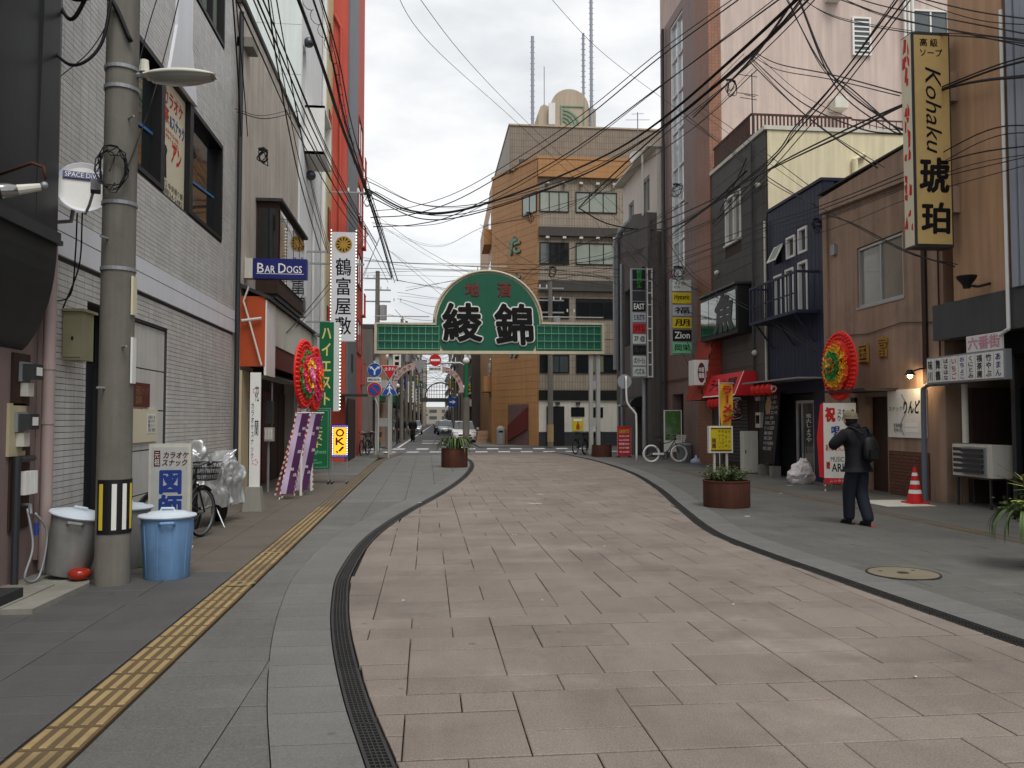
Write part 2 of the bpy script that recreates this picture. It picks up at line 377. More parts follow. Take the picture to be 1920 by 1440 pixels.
# pedestrian street: big pinkish granite pieces in random ashlar on a 0.3 m module
street = struct(MB().box(-2, 8, Y0-4, Y1, -.155, -.035), 'street', 'bed')
def slabs(parent, quads, mat, base='slab', cap=300, top=0., light=None):
    """the largest-looking pieces become slab objects, the rest one joined part"""
    random.seed(11)
    quads.sort(key=lambda q: math.hypot(sum(p[0] for p in q[0])/4, sum(p[1] for p in q[0])/4+.5))
    rest = {}
    for k, (q, m) in enumerate(quads):
        dz = top+random.uniform(-.0018, .0018); mm = m or mat
        if k < cap: MB().slab(q, -.033, dz).build(base, mm, parent)
        else: rest.setdefault(mm, MB()).slab(q, -.033, dz)
    for mm, mb in rest.items(): mb.build(base+'_field', mm, parent, kind='stuff')
def clipx(x0, x1, y0, y1, lo, hi):
    """piece cut to lo(y) <= x <= hi(y); None when nothing is left"""
    a0 = max(x0, lo(y0)); a1 = min(x1, hi(y0)); b0 = max(x0, lo(y1)); b1 = min(x1, hi(y1))
    if a1-a0 < .03 and b1-b0 < .03: return None
    a1 = max(a1, a0+.004); b1 = max(b1, b0+.004)
    return [(a0, y0), (a1, y0), (b1, y1), (b0, y1)]
def ashlar():
    random.seed(5); g = .31; nx, ny = 36, int((Y1-Y0)/g)+1; used = set(); out = []
    for j in range(ny):
        for i in range(nx):
            if (i, j) in used: continue
            opts = [(2, 1), (2, 1), (2, 1), (1, 2), (2, 2), (2, 2), (3, 1), (1, 1), (2, 1)]; random.shuffle(opts)
            for w, h in opts+[(1, 1)]:
                if i+w <= nx and j+h <= ny and all((i+a, j+b) not in used for a in range(w) for b in range(h)): break
            for a in range(w):
                for b in range(h): used.add((i+a, j+b))
            x0 = -1.35+i*g*1.0; y0 = Y0+j*g; out.append((x0, x0+w*g, y0, min(y0+h*g, Y1)))
    return out
JN = .0045
lo = lambda y: XL(y)+DW+.004; hi = lambda y: XR(y)-.004
qs = []
for x0, x1, y0, y1 in ashlar():
    JN = random.uniform(.0015, .0045); JY = random.uniform(.004, .009); q = clipx(x0+JN, x1-JN, y0+JY, y1-JY, lo, hi)
    if q: qs.append((q, None))
slabs(street, qs, 'pink_stone')
# drains with steel gratings along both edges
def drain(parent_name, f):
    d = MB(); ys = [Y0+k*.25 for k in range(int((Y1-Y0)/.25)+1)]
    for a, b in zip(ys, ys[1:]): d.quad((f(a), a, -.034), (f(a)+DW, a, -.034), (f(b)+DW, b, -.034), (f(b), b, -.034))
    root = struct(d, parent_name, 'iron_dark')
    y = Y0
    while y < Y1-.5:
        mb = MB(); e = y+.993; n = 8 if y < 16 else 4
        for s0, s1 in ((.008, .026), (DW-.026, DW-.008)):
            st = [y+.993*k/6 for k in range(7)]
            for a, b in zip(st, st[1:]):
                mb.slab([(f(a)+s0, a), (f(a)+s1, a), (f(b)+s1, b), (f(b)+s0, b)], -.03, -.002, .002)
        for s0 in ((.05, .075, .1) if y < 16 else (.075,)):
            st = [y+.993*k/4 for k in range(5)]
            for a, b in zip(st, st[1:]): mb.slab([(f(a)+s0-.003, a), (f(a)+s0+.003, a), (f(b)+s0+.003, b), (f(b)+s0-.003, b)], -.03, -.004, .001)
        nb = 26 if y < 16 else 10
        for k in range(nb+1):
            a = y+.006+(.98)*k/nb; t = .0045 if y < 16 else .012
            mb.slab([(f(a)+.02, a-t), (f(a)+DW-.02, a-t), (f(a)+DW-.02, a+t), (f(a)+.02, a+t)], -.028, -.0035, .001)
        mb.build('grate', 'iron', root); y += 1.0
drain('left_drain', XL); drain('right_drain', lambda y: XR(y)-.0)
# left pavement
pl = struct(MB().box(-9, -.95, Y0-4, Y1, -.16, -.036), 'pavement_left', 'bed')
mbb = MB()
for a in range(int((Y1-Y0)/.5)):
    y = Y0+a*.5; mbb.quad((-.96, y, -.037), (max(XL(y), -.95), y, -.037), (max(XL(y+.5), -.95), y+.5, -.037), (-.96, y+.5, -.037))
mbb.build('bedding', 'bed', pl)
qs = []; y = Y0; cols_r = [(-1.64, -1.03), (-1.03, -.42), (-.42, .2), (.2, .82), (.82, 1.5)]; cols_l = [(-2.58, -1.97), (-3.2, -2.58), (-3.82, -3.2), (-4.4, -3.82)]
k = 0
while y < Y1-.05:
    h = .3 if y < 15 else .6
    for x0, x1 in cols_r:
        q = clipx(x0+.003, x1-.003, y+.003, min(y+h, Y1)-.003, lambda t: -9, lambda t: XL(t)-BW-.006)
        if q: qs.append((q, 'grey_stone' if y < 16 else 'pale_stone'))
    for x0, x1 in cols_l:
        s = .3 if k % 2 else 0
        qs.append(([(x0+.003, y+.003), (x1-.003, y+.003), (x1-.003, min(y+h, Y1)-.003), (x0+.003, min(y+h, Y1)-.003)], 'dark_stone' if y < 8.9 else ('dirty_stone' if y < 24 else 'grey_stone')))
    y += h; k += 1
slabs(pl, qs, 'grey_stone', base='paving_slab', top=.006)
def border(parent, f0, f1):
    qs = []; y = Y0; rnd = random.Random(3)
    while y < Y1-.1:
        h = .45 if y < 14 else .9; n = 3; e = min(y+h, Y1)
        mb = MB(); st = [y+.003+(e-y-.006)*j/n for j in range(n+1)]
        for a, b in zip(st, st[1:]):
            i = [mb.p(f0(a), a, .007), mb.p(f1(a), a, .007), mb.p(f1(b), b, .007), mb.p(f0(b), b, .007), mb.p(f0(a), a, -.034), mb.p(f1(a), a, -.034), mb.p(f1(b), b, -.034), mb.p(f0(b), b, -.034)]
            mb.f(*i[:4]); mb.f(i[4], i[0], i[3], i[7]); mb.f(i[1], i[5], i[6], i[2])
        mb.quad((f0(st[0]), st[0], -.034), (f1(st[0]), st[0], -.034), (f1(st[0]), st[0], .007), (f0(st[0]), st[0], .007))
        mb.build('border_slab', 'pale_stone', parent); y += h
border(pl, lambda y: XL(y)-BW, lambda y: XL(y)-.003)
# right pavement
pr = struct(MB().box(6.6, 16, Y0-4, Y1, -.16, -.036), 'pavement_right', 'bed')
mbb = MB()
for a in range(int((Y1-Y0)/.5)):
    y = Y0+a*.5; mbb.quad((XR(y)+DW, y, -.037), (6.61, y, -.037), (6.61, y+.5, -.037), (XR(y+.5)+DW, y+.5, -.037))
mbb.build('bedding', 'bed', pr)
qs = []; y = Y0; k = 0
while y < Y1-.05:
    h = .3 if y < 14 else .6; x = 3.6+(.3 if k % 2 else 0)
    while x < 11.2:
        if not (7.6 < x+.3 < 7.95): pass
        q = clipx(x+.003, x+.597, y+.003, min(y+h, Y1)-.003, lambda t: XR(t)+DW+BW+.006, lambda t: 11.4)
        if q: qs.append((q, 'right_stone' if y < 30 else 'grey_stone'))
        x += .6
    y += h; k += 1
slabs(pr, qs, 'right_stone', base='paving_slab', top=.006)
border(pr, lambda y: XR(y)+DW+.003, lambda y: XR(y)+DW+BW)
# yellow guide strips for blind walkers
def tactile_mesh(mat, bars=True):
    mb = MB(); mb.slab([(-.1465, -.146), (.1465, -.146), (.1465, .146), (-.1465, .146)], -.04, 0, .004); nb = len(mb.F)
    if bars:
        for i in range(4):
            x = -.1125+.075*i
            b = [(x-.0185, -.128), (x+.0185, -.128), (x+.0185, .128), (x-.0185, .128)]
            mb.slab(b, -.001, .005, .006)
    me = bpy.data.meshes.new('tactile_tile'); me.from_pydata(mb.V, [], mb.F); me.materials.append(MATS[mat+'_base'] if mat != 'tactile_grey' else MATS[mat]); me.materials.append(MATS[mat])
    for k, pl_ in enumerate(me.polygons): pl_.material_index = 1 if k >= nb else 0
    return me
M('tactile_base', (96, 80, 56), .8, .25, 3, bump=.15, bscale=120, grime=.7, gd=(.05, .04, .03)); M('tactile_faded_base', (84, 74, 58), .8, .25, 3, grime=.6)
TM = {m: tactile_mesh(m, m != 'tactile_grey') for m in ('tactile', 'tactile_faded', 'tactile_grey')}
def tactile(parent, f, y0, y1, pick):
    y = y0
    while y < y1:
        m = pick(y); o = bpy.data.objects.new('tactile_tile', TM[m]); COL.objects.link(o); o.parent = parent
        o.location = Vector((f(y), y, .012))-LOC[parent]; dx = f(y+.15)-f(y-.15); o.rotation_euler = (0, 0, -math.atan2(dx, .3)); y += .3
tf = interp([(0, -1.8), (31, -1.78), (34, -1.6), (37, -1.3), (40, -1.2)])
rr = random.Random(2)
tactile(pl, tf, 2.0, 40, lambda y: 'tactile' if y < 15.3 else ('tactile_faded' if y < 31 and not 16.5 < y < 17.6 else 'tactile_grey'))
tactile(pr, lambda y: 7.76, 6.5, 26, lambda y: 'tactile_grey' if rr.random() < .75 else 'tactile_faded')
# manhole covers
def manhole(x, y, r, label, inner):
    t = thing('manhole_cover', label, 'manhole', (x, y, .007))
    MB().lathe([(r, 0), (r, .012), (r*.96, .014), (r*.96, .011)], 32, (x, y, .004)).build('rim', 'iron', t)
    MB().lathe([(r*.94, 0), (r*.94, .012)], 32, (x, y, .004)).build('plate', inner, t)
    MB().lathe([(r*.18, .0), (r*.16, .016), (.001, .018)], 16, (x, y, .004)).build('boss', 'iron', t)
    for k in range(2): MB().box(x-.02+(k-.5)*r, x+.02+(k-.5)*r, y+r*.3, y+r*.36, .016, .019).build('keyhole', 'iron_dark', t)
M('cover_beige', (120, 112, 94), .75, .2, 3, grime=.4); M('cover_yellow', (120, 104, 74), .75, .2, 3, grime=.4)
manhole(4.9, 8.15, .36, 'large round beige manhole cover in the grey pavement', 'cover_beige')
manhole(-1.79, 8.3, .155, 'small round metal cover on the yellow guide strip nearer the grey bins', 'cover_yellow')
manhole(-1.79, 10.2, .14, 'small round metal cover on the yellow guide strip level with the snack bar board', 'cover_yellow')
# pale door stoop, white spills
MB().box(8.35, 9.3, 14.35, 15.5, .0075, .0145).build('stoop_slab', 'offwhite', pr)
M('spill', (226, 224, 220), .9, .3, 5)
rs = random.Random(9)
def litter(x, y, a, b, label):
    mb = MB(); n = 7; pts = [(x+a*math.cos(6.283*k/n)*rs.uniform(.6, 1), y+b*math.sin(6.283*k/n)*rs.uniform(.6, 1)) for k in range(n)]
    mb.prism(pts, .006, .010); mb.build('paper_scrap', 'spill', label=label, cat='litter', group='litter on the paving')
for k in range(9): litter(rs.uniform(-1.2, 3.6), rs.uniform(4.5, 12), rs.uniform(.008, .02), rs.uniform(.006, .014), 'tiny pale speck of litter on the paving')
for x, y, a, b in ((2.05, 15.6, .16, .02), (2.4, 17.5, .1, .02), (5.25, 13.2, .06, .03), (8.7, 19.2, .1, .03), (-.12, 16.0, .05, .03), (7.6, 17.2, .06, .02)):
    litter(x, y, a, b, 'small flat white scrap lying on the paving')
# crossing road, zebra bars, the street beyond
struct(MB().box(-60, 80, Y1+.0, 47.4, -.15, -.045), 'cross_road', 'asphalt')
struct(MB().box(-2.0, 3.2, 47.4, 400, -.15, -.03), 'far_road', 'asphalt')
FD = .0146                       # the far street bears slightly to the right
zb = thing('zebra_crossing', 'white zebra crossing bars painted across the side road', 'road marking', (2, 44, -.04))
zb2 = thing('zebra_crossing', 'white zebra crossing bars at the mouth of the far street', 'road marking', (2, 48, -.04))
def bars(parent, x0, x1, y0, y1, step, w, z):
    x = x0
    while x < x1: MB().prism([(x, y0), (x+w, y0), (x+w+.1, y1), (x+.1, y1)], z, z+.004).build('stripe', 'road_white', parent); x += step
bars(zb, -4.5, 9.5, 41.0, 42.3, 1.15, .6, -.0445); bars(zb2, -3.2, 9.5, 45.4, 46.8, 1.3, .65, -.0445)
fs = struct(MB().box(-6, -1.9, 47.4, 400, -.14, .04), 'far_pavement_left', 'grey_stone'); fs = struct(MB().box(3.0, 12, 47.4, 400, -.14, .04), 'far_pavement_right', 'grey_stone')
for s, x in (('left', -1.7), ('right', 1.9)):
    mb = MB(); mb.prism([(x, 47.6), (x+.16, 47.6), (x+.16+3.2, 230), (x+3.2, 230)], -.0295, -.0255); mb.build('edge_line', 'road_white', label='long white painted edge line on the %s side of the far street' % ('building' if s == 'left' else 'parked car'), cat='road marking')
for y in (56, 62): MB().box(-.3, 1.4, y, y+1.0, -.0295, -.0255).build('stop_bar', 'road_white', label='worn white bar painted on the far road', cat='road marking', group='worn bars on the far road')
# ================================================================ LEFT SIDE BUILDINGS
M('pink_render', (134, 116, 112), .85, .12, 1.5, bump=.2, streak=.12, grime=.3); M('charcoal_metal', (46, 47, 49), .45, .1, 1.2, streak=.08, metal=.25)
M('grey_tile', (198, 197, 194), .4, .12, 2, island=.07, streak=.1, grime=.25); M('grout', (66, 65, 66), .9, .15); M('white_panel', (222, 224, 230), .35, .05, streak=.05)
M('alu_panel', (198, 197, 193), .45, .1, 1, metal=.0, streak=.1, grime=.15); M('cream_render', (192, 183, 172), .85, .14, 1, bump=.15, streak=.2, grime=.45, gd=(.2, .18, .16))
M('cream_board', (212, 204, 178), .6, .05); M('maroon', (96, 40, 38), .6, .12); M('orange_board', (176, 74, 36), .55, .12, streak=.06); M('dark_roof', (56, 54, 54), .7, .25, streak=.2, grime=.3)
M('mint_panel', (214, 222, 218), .6, .06, streak=.1); M('white_render', (226, 228, 228), .8, .05, streak=.1); M('straw_render', (206, 190, 150), .8, .1, streak=.15)
M('red_render', (192, 84, 70), .7, .1, .8, streak=.1); M('red_dark', (150, 52, 44), .7, .15, streak=.15); M('grey_strip', (112, 116, 122), .6, .1, streak=.1); M('beige_metal', (190, 178, 146), .55, .1, streak=.1)
FLt = FX(-3.9, 1)
# --- pink rendered house with the charcoal bay
h = thing('rendered_house', 'pinkish rendered house wall with a charcoal metal bay beside the utility pole', 'building', (-5.5, 7.2, 0))
MB().box(-9, -3.9, -2, 8.93, -.1, 12).build('wall', 'pink_render', h)
MB().box(-3.895, -3.85, 8.74, 8.9, .2, 12).build('pilaster', 'pink_render', h)
# bay: polygonal upper part, ledge, rounded underside
bay = MB(); prof = [(-3.895, 12), (-3.6, 12), (-3.6, 3.3)]+[(-4.1+.5*math.cos(a), 3.3-1.13*math.sin(a)) for a in [math.pi/2*k/12 for k in range(1, 13)]]+[(-4.4, 2.17), (-4.4, 12)]
fr = (Vector((0, 0, 0)), Vector((1, 0, 0)), Vector((0, 0, 1)), Vector((0, 1, 0)))
bay.fr = fr; bay.flip = True; bay.prism(prof, 5.0, 8.43); bay.build('bay', 'charcoal_metal', h)
MB().box(-4.6, -3.56, 4.98, 8.47, 3.3, 3.345).box(-4.6, -3.575, 4.99, 8.455, 3.345, 3.42).build('bay_ledge', 'dark_metal', h)
mb = MB(FX(-3.6, 1)); i = [mb.p(7.85, 12, .0), mb.p(8.05, 12, .09), mb.p(8.43, 3.42, .0), mb.p(7.98, 3.42, .0), mb.p(8.43, 12, .0)]
mb.f(i[0], i[1], i[3]); mb.f(i[1], i[2], i[3]); mb.f(i[1], i[4], i[2]); mb.build('folded_plate', 'charcoal_metal', h)
mb = MB()
for k in range(12): mb.ball((-3.57, 7.0+.12*k, 3.32), .008, 6, 4)
mb.build('rivet', 'steel', h, kind='stuff')
M('pipe_pink', (168, 150, 146), .6, .1, streak=.1)
pp = MB().tube([(-3.8, 8.78, .1), (-3.8, 8.78, 3.4)], .058, 12).build('downpipe', 'pipe_pink', h, smooth='auto')
for z in (1.55, 2.1): MB().tube([(-3.8, 8.78, z), (-3.8, 8.78, z+.06)], .065, 12).build('pipe_collar', 'pipe_pink', pp)
MB().box(-3.93, -3.45, 7.0, 8.2, 0, .06).prism([(-3.45, 7.2), (-3.2, 7.2), (-3.18, 8.3), (-3.45, 8.95), (-3.9, 8.95), (-3.9, 8.2), (-3.45, 8.2)], 0, .05).build('concrete_ledge', 'concrete', h)
# --- grey tiled karaoke building, X = -3.9, Y 8.95..17.15
t = thing('tiled_building', 'light grey tiled building with a white band and a snack bar billboard window', 'building', (-6, 13, 0))
doors = (9.95, 11.0, 0, 2.95); silver = (11.0, 12.92, 0, 2.93); win = (10.75, 16.1, 4.97, 6.82); up = (10.8, 16.1, 8.7, 10.6); band = (9.0, 17.15, 3.34, 3.8)
MB(FX(-3.9, 1)).holes(8.96, 17.15, -.1, 13, [doors, silver, win, up], -.3, -.012).build('wall', 'grout', t)
MB().box(-9, -4.25, 8.96, 17.15, -.1, 13).build('core', 'grout', t)
# tiles in stacked bond: 300 that show largest are tile objects, the rest one field
tw, th, jn = .213, .0585, .007
tiles = []
for r in range(int(12.9/(th+jn))):
    z = .02+r*(th+jn)
    for c in range(int(8.15/(tw+jn))+1):
        y = 8.975+c*(tw+jn); y2 = min(y+tw, 17.14)
        if y2-y < .03: continue
        bad = any(y2 > a and y < b and z+th > lo_ and z < hi_ for a, b, lo_, hi_ in (doors, silver, win, up, band))
        if bad:
            for a, b, lo_, hi_ in (doors, silver, win, up):      # cut tiles beside openings
                if z+th > lo_ and z < hi_ and y < a < y2 and a-y > .03: tiles.append((y, a-.006, z))
                if z+th > lo_ and z < hi_ and y < b < y2 and y2-b > .03: tiles.append((b+.006, y2, z))
            continue
        tiles.append((y, y2, z))
vis = [q for q in tiles if (q[0] < 9.9 and q[2] > .3 and q[2] < 3.2) or (11.3 < q[0] < 17 and 1.2 < q[2] < 4.9) or (9.0 < q[0] < 9.7 and 3.8 < q[2] < 6.2)]
vis.sort(key=lambda q: q[0]); pick = set(vis[:300])
shared = {}
field = MB(FX(-3.9, 1))
for q in tiles:
    if q in pick:
        wdt = round(q[1]-q[0], 4)
        if wdt not in shared:
            m_ = MB(); m_.box(-.012, 0, 0, wdt, 0, th); me = bpy.data.meshes.new('tile'); me.from_pydata(m_.V, [], m_.F); me.materials.append(MATS['grey_tile']); shared[wdt] = me
        o = bpy.data.objects.new('tile', shared[wdt]); COL.objects.link(o); o.parent = t; o.location = Vector((-3.9+random.uniform(-.001, .001), q[0], q[2]))-LOC[t]
    else:
        field.box(q[0], q[1], q[2], q[2]+th, -.012, random.uniform(-.0012, .0012))
field.build('tile_field', 'grey_tile', t, kind='stuff')
ends = MB(FY(8.96))                                   # return side of the corner pier
for r in range(190): ends.box(-4.4, -3.902, .02+r*(th+jn), .02+r*(th+jn)+th, 0, .012)
ends.build('corner_tile_field', 'grey_tile', t, kind='stuff')
y = 9.02
for k in range(4):
    y2 = min((9.02, 11.42, 14.12, 16.8, 17.15)[k+1], 17.15); y = (9.02, 11.42, 14.12, 16.8, 17.15)[k]
    MB(FLt).box(y+.006, y2-.006, 3.6, 3.79, -.012, .03).build('band_panel', 'white_panel', t); MB(FLt).box(y+.006, y2-.006, 3.345, 3.585, -.012, .03).build('band_panel', 'white_panel', t)
MB(FLt).prism([(13.0, 13), (13.8, 13), (13.8, 7.7), (14.15, 6.84), (12.65, 6.84), (13.0, 7.7)], .003, .05).build('chevron_panel', 'white_panel', t)
# silver cladding with joints
for (a, b) in ((11.01, 11.95), (11.96, 12.905)):
    for z0, z1 in ((0, .55), (.56, 1.16), (1.17, 1.72), (1.73, 2.3), (2.31, 2.92)): MB(FX(-3.96, 1)).box(a+.004, b-.004, z0+.004, z1-.004, 0, .02).build('metal_panel', 'alu_panel', t)
MB(FX(-3.99, 1)).box(11.0, 12.92, 0, 2.93, 0, .02).build('panel_backing', 'grout', t)
MB(FX(-4.24, 1)).box(9.97, 10.97, 0, 2.3, 0, .03).build('door', 'dark_metal', t); MB(FX(-4.22, 1)).box(9.97, 10.97, 2.32, 2.92, 0, .02).build('transom_panel', 'glass_dark', t)
# dark-framed window wall with the billboard bay in the middle
w = window(t, FX(-4.05, 1), 10.76, 12.5, 4.98, 6.81, 0, 1, 1, 'black', 'glass_dark', .07, .16)
w2 = window(t, FX(-4.05, 1), 14.02, 16.09, 4.98, 6.81, 0, 1, 1, 'black', 'glass_dark', .07, .16)
MB(FX(-4.05, 1)).box(12.5, 12.6, 4.98, 6.81, 0, .16).build('mullion', 'black', t); MB(FX(-4.05, 1)).box(13.9, 14.02, 4.98, 6.81, 0, .16).build('mullion', 'black', t)
window(t, FX(-4.05, 1), 10.82, 16.08, 8.72, 10.58, 0, 7, 1, 'black', 'glass_pale', .07, .16)
M('blue_tape', (52, 110, 170), .6, .05)
for a, b in ((10.9, 12.4), (14.15, 15.9)):
    mb = MB(FX(-4.02, 1)); mb.prism([(a, 5.62), (b, 5.75), (b, 5.79), (a, 5.66)], .018, .02); mb.build('glass_tape', 'blue_tape', t)
bb = thing('billboard', 'white karaoke snack billboard with red and black writing set in the tiled wall', 'billboard', (-4.0, 13.25, 4.98))
MB(FX(-4.04, 1)).box(12.6, 13.9, 5.0, 6.8, 0, .06).build('board', 'cream_board', bb); fb = FX(-3.98, 1)
lettering(bb, 'カラオケ', fb, (12.78, 13.75, 6.42, 6.66), 'red_ink', bold=.03, shear=.1); lettering(bb, '喫茶', fb, (12.66, 13.05, 6.14, 6.38), 'red_ink', bold=.03)
lettering(bb, '&スナック', fb, (13.1, 13.86, 6.12, 6.34), 'blue_ink', bold=.03); lettering(bb, '昼 AM10:00-\n夜 PM 6:00-', fb, (12.68, 13.6, 5.9, 6.08), 'red_ink', bold=.005)
lettering(bb, 'アン', fb, (13.2, 13.68, 5.62, 5.9), 'red_ink', bold=.05, shear=.2); lettering(bb, '入口 中央通り側\n国際24-2482', fb, (12.72, 13.82, 5.02, 5.26), 'ink', bold=.01)
mb = MB(fb); mb.prism([(12.72, 5.28), (12.8, 5.28), (12.84, 5.4), (12.9, 5.28), (12.98, 5.28), (12.95, 5.62), (13.0, 5.72), (12.94, 5.78), (12.78, 5.78), (12.7, 5.6)], 0, .004); mb.build('painted_figure', 'ink', bb)
M('skin_print', (206, 160, 130)); mb = MB(fb); mb.prism([(12.8+.1*math.cos(6.28*k/12), 5.92+.11*math.sin(6.28*k/12)) for k in range(12)], .0, .003); mb.build('painted_face', 'skin_print', bb)
# posters on the silver cladding
pb = thing('notice_board', 'cream notice board with a newspaper page on silver cladding behind the pole', 'notice board', (-3.93, 12.1, 1.3))
MB(FX(-3.94, 1)).box(11.15, 12.55, 1.28, 1.74, .005, .03).build('board', 'cream_board', pb)
MB(FX(-3.94, 1)).box(12.1, 12.45, 1.4, 1.68, .031, .034).build('paper', 'white', pb)
lettering(pb, 'お知らせ\n新聞 カラオケ\n図師 スナック\n本日 営業', FX(-3.906, 1), (12.13, 12.42, 1.42, 1.66), 'ink', bold=.01)
pq = thing('wall_plaque', 'brown square name plaque on silver cladding behind the pole', 'plaque', (-3.93, 11.85, 1.76))
MB(FX(-3.94, 1)).box(11.55, 12.2, 1.77, 2.1, .005, .03).build('plate', 'maroon', pq); lettering(pq, '元祖スナック\n図師', FX(-3.91, 1), (11.62, 12.12, 1.8, 2.06), 'tactile', bold=.01, fit=False)
# cream meter cabinet on the corner pier
cb = thing('meter_cabinet', 'olive cream metal cabinet hung on the tiled corner pier', 'cabinet', (-3.82, 9.45, 2.2))
M('olive_cream', (150, 145, 116), .6, .1, streak=.1, grime=.2)
MB().box(-3.895, -3.7, 9.3, 9.62, 2.24, 2.76).build('case', 'olive_cream', cb); MB().box(-3.9, -3.67, 9.27, 9.66, 2.762, 2.79).build('lid', 'olive_cream', cb); MB().box(-3.89, -3.71, 9.288, 9.298, 2.27, 2.72).build('door', 'olive_cream', cb)
MB().box(-3.8, -3.78, 9.28, 9.287, 2.45, 2.49).build('latch', 'black', cb)
# --- cream rendered house with the shop canopy, X = -3.8, Y 17.2..24.6
c = thing('rendered_house', 'cream rendered three storey house with a bay window above the shop canopy', 'building', (-6, 20.9, 0))
MB(FX(-3.8, 1)).holes(17.25, 24.6, -.1, 10.2, [(18.7, 24.3, 0, 2.6)], -.3, 0).build('wall', 'cream_render', c); MB().box(-9, -4.102, 17.25, 24.6, -.1, 10.2).build('core', 'cream_render', c)
MB().box(-9, -3.76, 17.2, 24.65, 10.2, 10.3).build('parapet', 'dark_roof', c); MB().box(-4.2, -3.6, 17.25, 17.75, 9.3, 9.5).build('eave_bracket', 'concrete', c)
MB(FX(-4.1, 1)).box(18.7, 24.3, 0, 2.6, .003, .02).build('shop_back', 'wood_dark', c)
for k in range(5): MB(FX(-4.08, 1)).box(18.8+k*1.1, 19.8+k*1.1, .02, 2.3, 0, .04).build('shop_door', 'wood_dark' if k != 2 else 'maroon', c)
MB(FX(-3.8, 1)).box(17.3, 18.0, 0, 2.6, .003, .05).build('shutter', 'beige_metal', c); MB(FX(-3.8, 1)).box(18.05, 18.6, 0, 2.6, .003, .04).build('lattice', 'black', c)
mb = MB(FX(-3.755, 1))
for k in range(16): mb.box(18.05, 18.6, .1+k*.16, .115+k*.16, 0, .006)
mb.build('lattice_joint', 'grey_stone', c)
MB(FX(-3.86, 1)).tube([(17.2, 0, .03), (17.2, 10, .03)], .05, 8).build('downpipe', 'dark_metal', c)
bw = MB().box(-3.8, -3.32, 18.75, 22.6, 4.4, 6.45).build('bay_window', 'wood_dark', c)
MB().prism([(-3.8, 18.65), (-3.22, 18.65), (-3.22, 22.7), (-3.8, 22.7)], 6.452, 6.52).build('bay_roof', 'dark_roof', c)
for k in range(4): MB(FX(-3.32, 1)).box(18.85+k*.94, 19.7+k*.94, 4.75, 6.3, .003, .03).build('pane', 'glass_dark', bw)
MB(FY(18.75)).box(-3.74, -3.38, 4.75, 6.3, .003, .03).build('pane', 'glass_dark', bw)
MB().box(-3.75, -3.36, 18.8, 22.55, 4.3, 4.398).build('bay_base', 'dark_metal', c)
cn = MB(); cn.box(-3.795, -3.32, 17.33, 25.2, 2.72, 4.1).build('canopy', 'wood_dark', c)
MB(FY(17.33)).box(-3.8, -3.3, 2.68, 4.12, 0, .02).build('canopy_end', 'orange_board', c)
MB(FX(-3.32, 1)).box(17.32, 18.3, 2.5, 4.05, .003, .05).build('fascia_board', 'white', c); MB(FX(-3.32, 1)).box(18.31, 25.2, 3.2, 4.05, .003, .04).build('fascia_board', 'offwhite', c)
MB(FX(-3.32, 1)).box(18.31, 25.2, 2.72, 3.18, .002, .015).build('soffit_board', 'maroon', c)
mb = MB(); i = [mb.p(-3.8, 17.28, 4.38), mb.p(-3.2, 17.28, 4.12), mb.p(-3.2, 25.3, 4.12), mb.p(-3.8, 25.3, 4.38), mb.p(-3.8, 17.28, 4.3), mb.p(-3.2, 17.28, 4.05), mb.p(-3.2, 25.3, 4.05), mb.p(-3.8, 25.3, 4.3)]
mb.f(*i[:4]); mb.f(i[4], i[5], i[1], i[0]); mb.f(i[5], i[6], i[2], i[1]); mb.f(i[7], i[6], i[5], i[4]); mb.build('canopy_roof', 'dark_roof', c)
mb = MB(); i = [mb.p(-3.79, 18.6, 2.7), mb.p(-2.95, 18.6, 2.42), mb.p(-2.95, 25.2, 2.42), mb.p(-3.79, 25.2, 2.7), mb.p(-3.79, 18.6, 2.64), mb.p(-2.95, 18.6, 2.36), mb.p(-2.95, 25.2, 2.36), mb.p(-3.79, 25.2, 2.64)]
mb.f(*i[:4]); mb.f(i[4], i[5], i[1], i[0]); mb.f(i[5], i[6], i[2], i[1]); mb.f(i[7], i[6], i[5], i[4]); mb.build('lower_awning', 'dark_roof', c)
MB().tube([(-3.75, 17.2, 3.6), (-3.36, 17.24, 3.66)], .03, 8).tube([(-3.62, 17.22, 4.3), (-3.72, 17.22, 4.0), (-3.6, 17.22, 3.6), (-3.35, 17.22, 2.7)], .02, 8).build('conduit', 'offwhite', c)
# utility boxes by the shop front
ub = thing('fuse_box', 'pale switch boxes on pipes beside the dark shop front', 'fuse box', (-3.4, 18.6, 0))
MB().box(-3.52, -3.34, 18.5, 18.75, 1.12, 1.42).build('case', 'offwhite', ub); MB().tube([(-3.45, 18.62, 0), (-3.45, 18.62, 1.12)], .03, 8).tube([(-3.4, 18.7, 1.42), (-3.4, 18.7, 2.4)], .02, 8).build('pipe', 'galv', ub); MB().box(-3.5, -3.35, 18.5, 18.7, 1.5, 2.0).build('backplate', 'dark_metal', ub)
for k in range(3): MB().box(-3.5+.06*k, -3.46+.06*k, 18.47, 18.498, 1.16, 1.36).build('switch', 'white', ub)
ac = thing('air_conditioner', 'white air conditioner hung on the cream wall above the shop canopy', 'air conditioner', (-3.55, 23.6, 4.5))
MB().box(-3.79, -3.45, 23.3, 24.1, 4.5, 5.1).build('case', 'offwhite', ac); MB(FX(-3.45, 1)).lathe([(.22, 0), (.22, .02)], 16, (23.6, 4.8, 0)).build('fan_grille', 'dark_metal', ac)
mb = MB(FY(23.3))
for k in range(7): mb.box(-3.75, -3.5, 4.58+k*.07, 4.61+k*.07, 0, .006)
mb.build('louvre', 'dark_metal', ac)
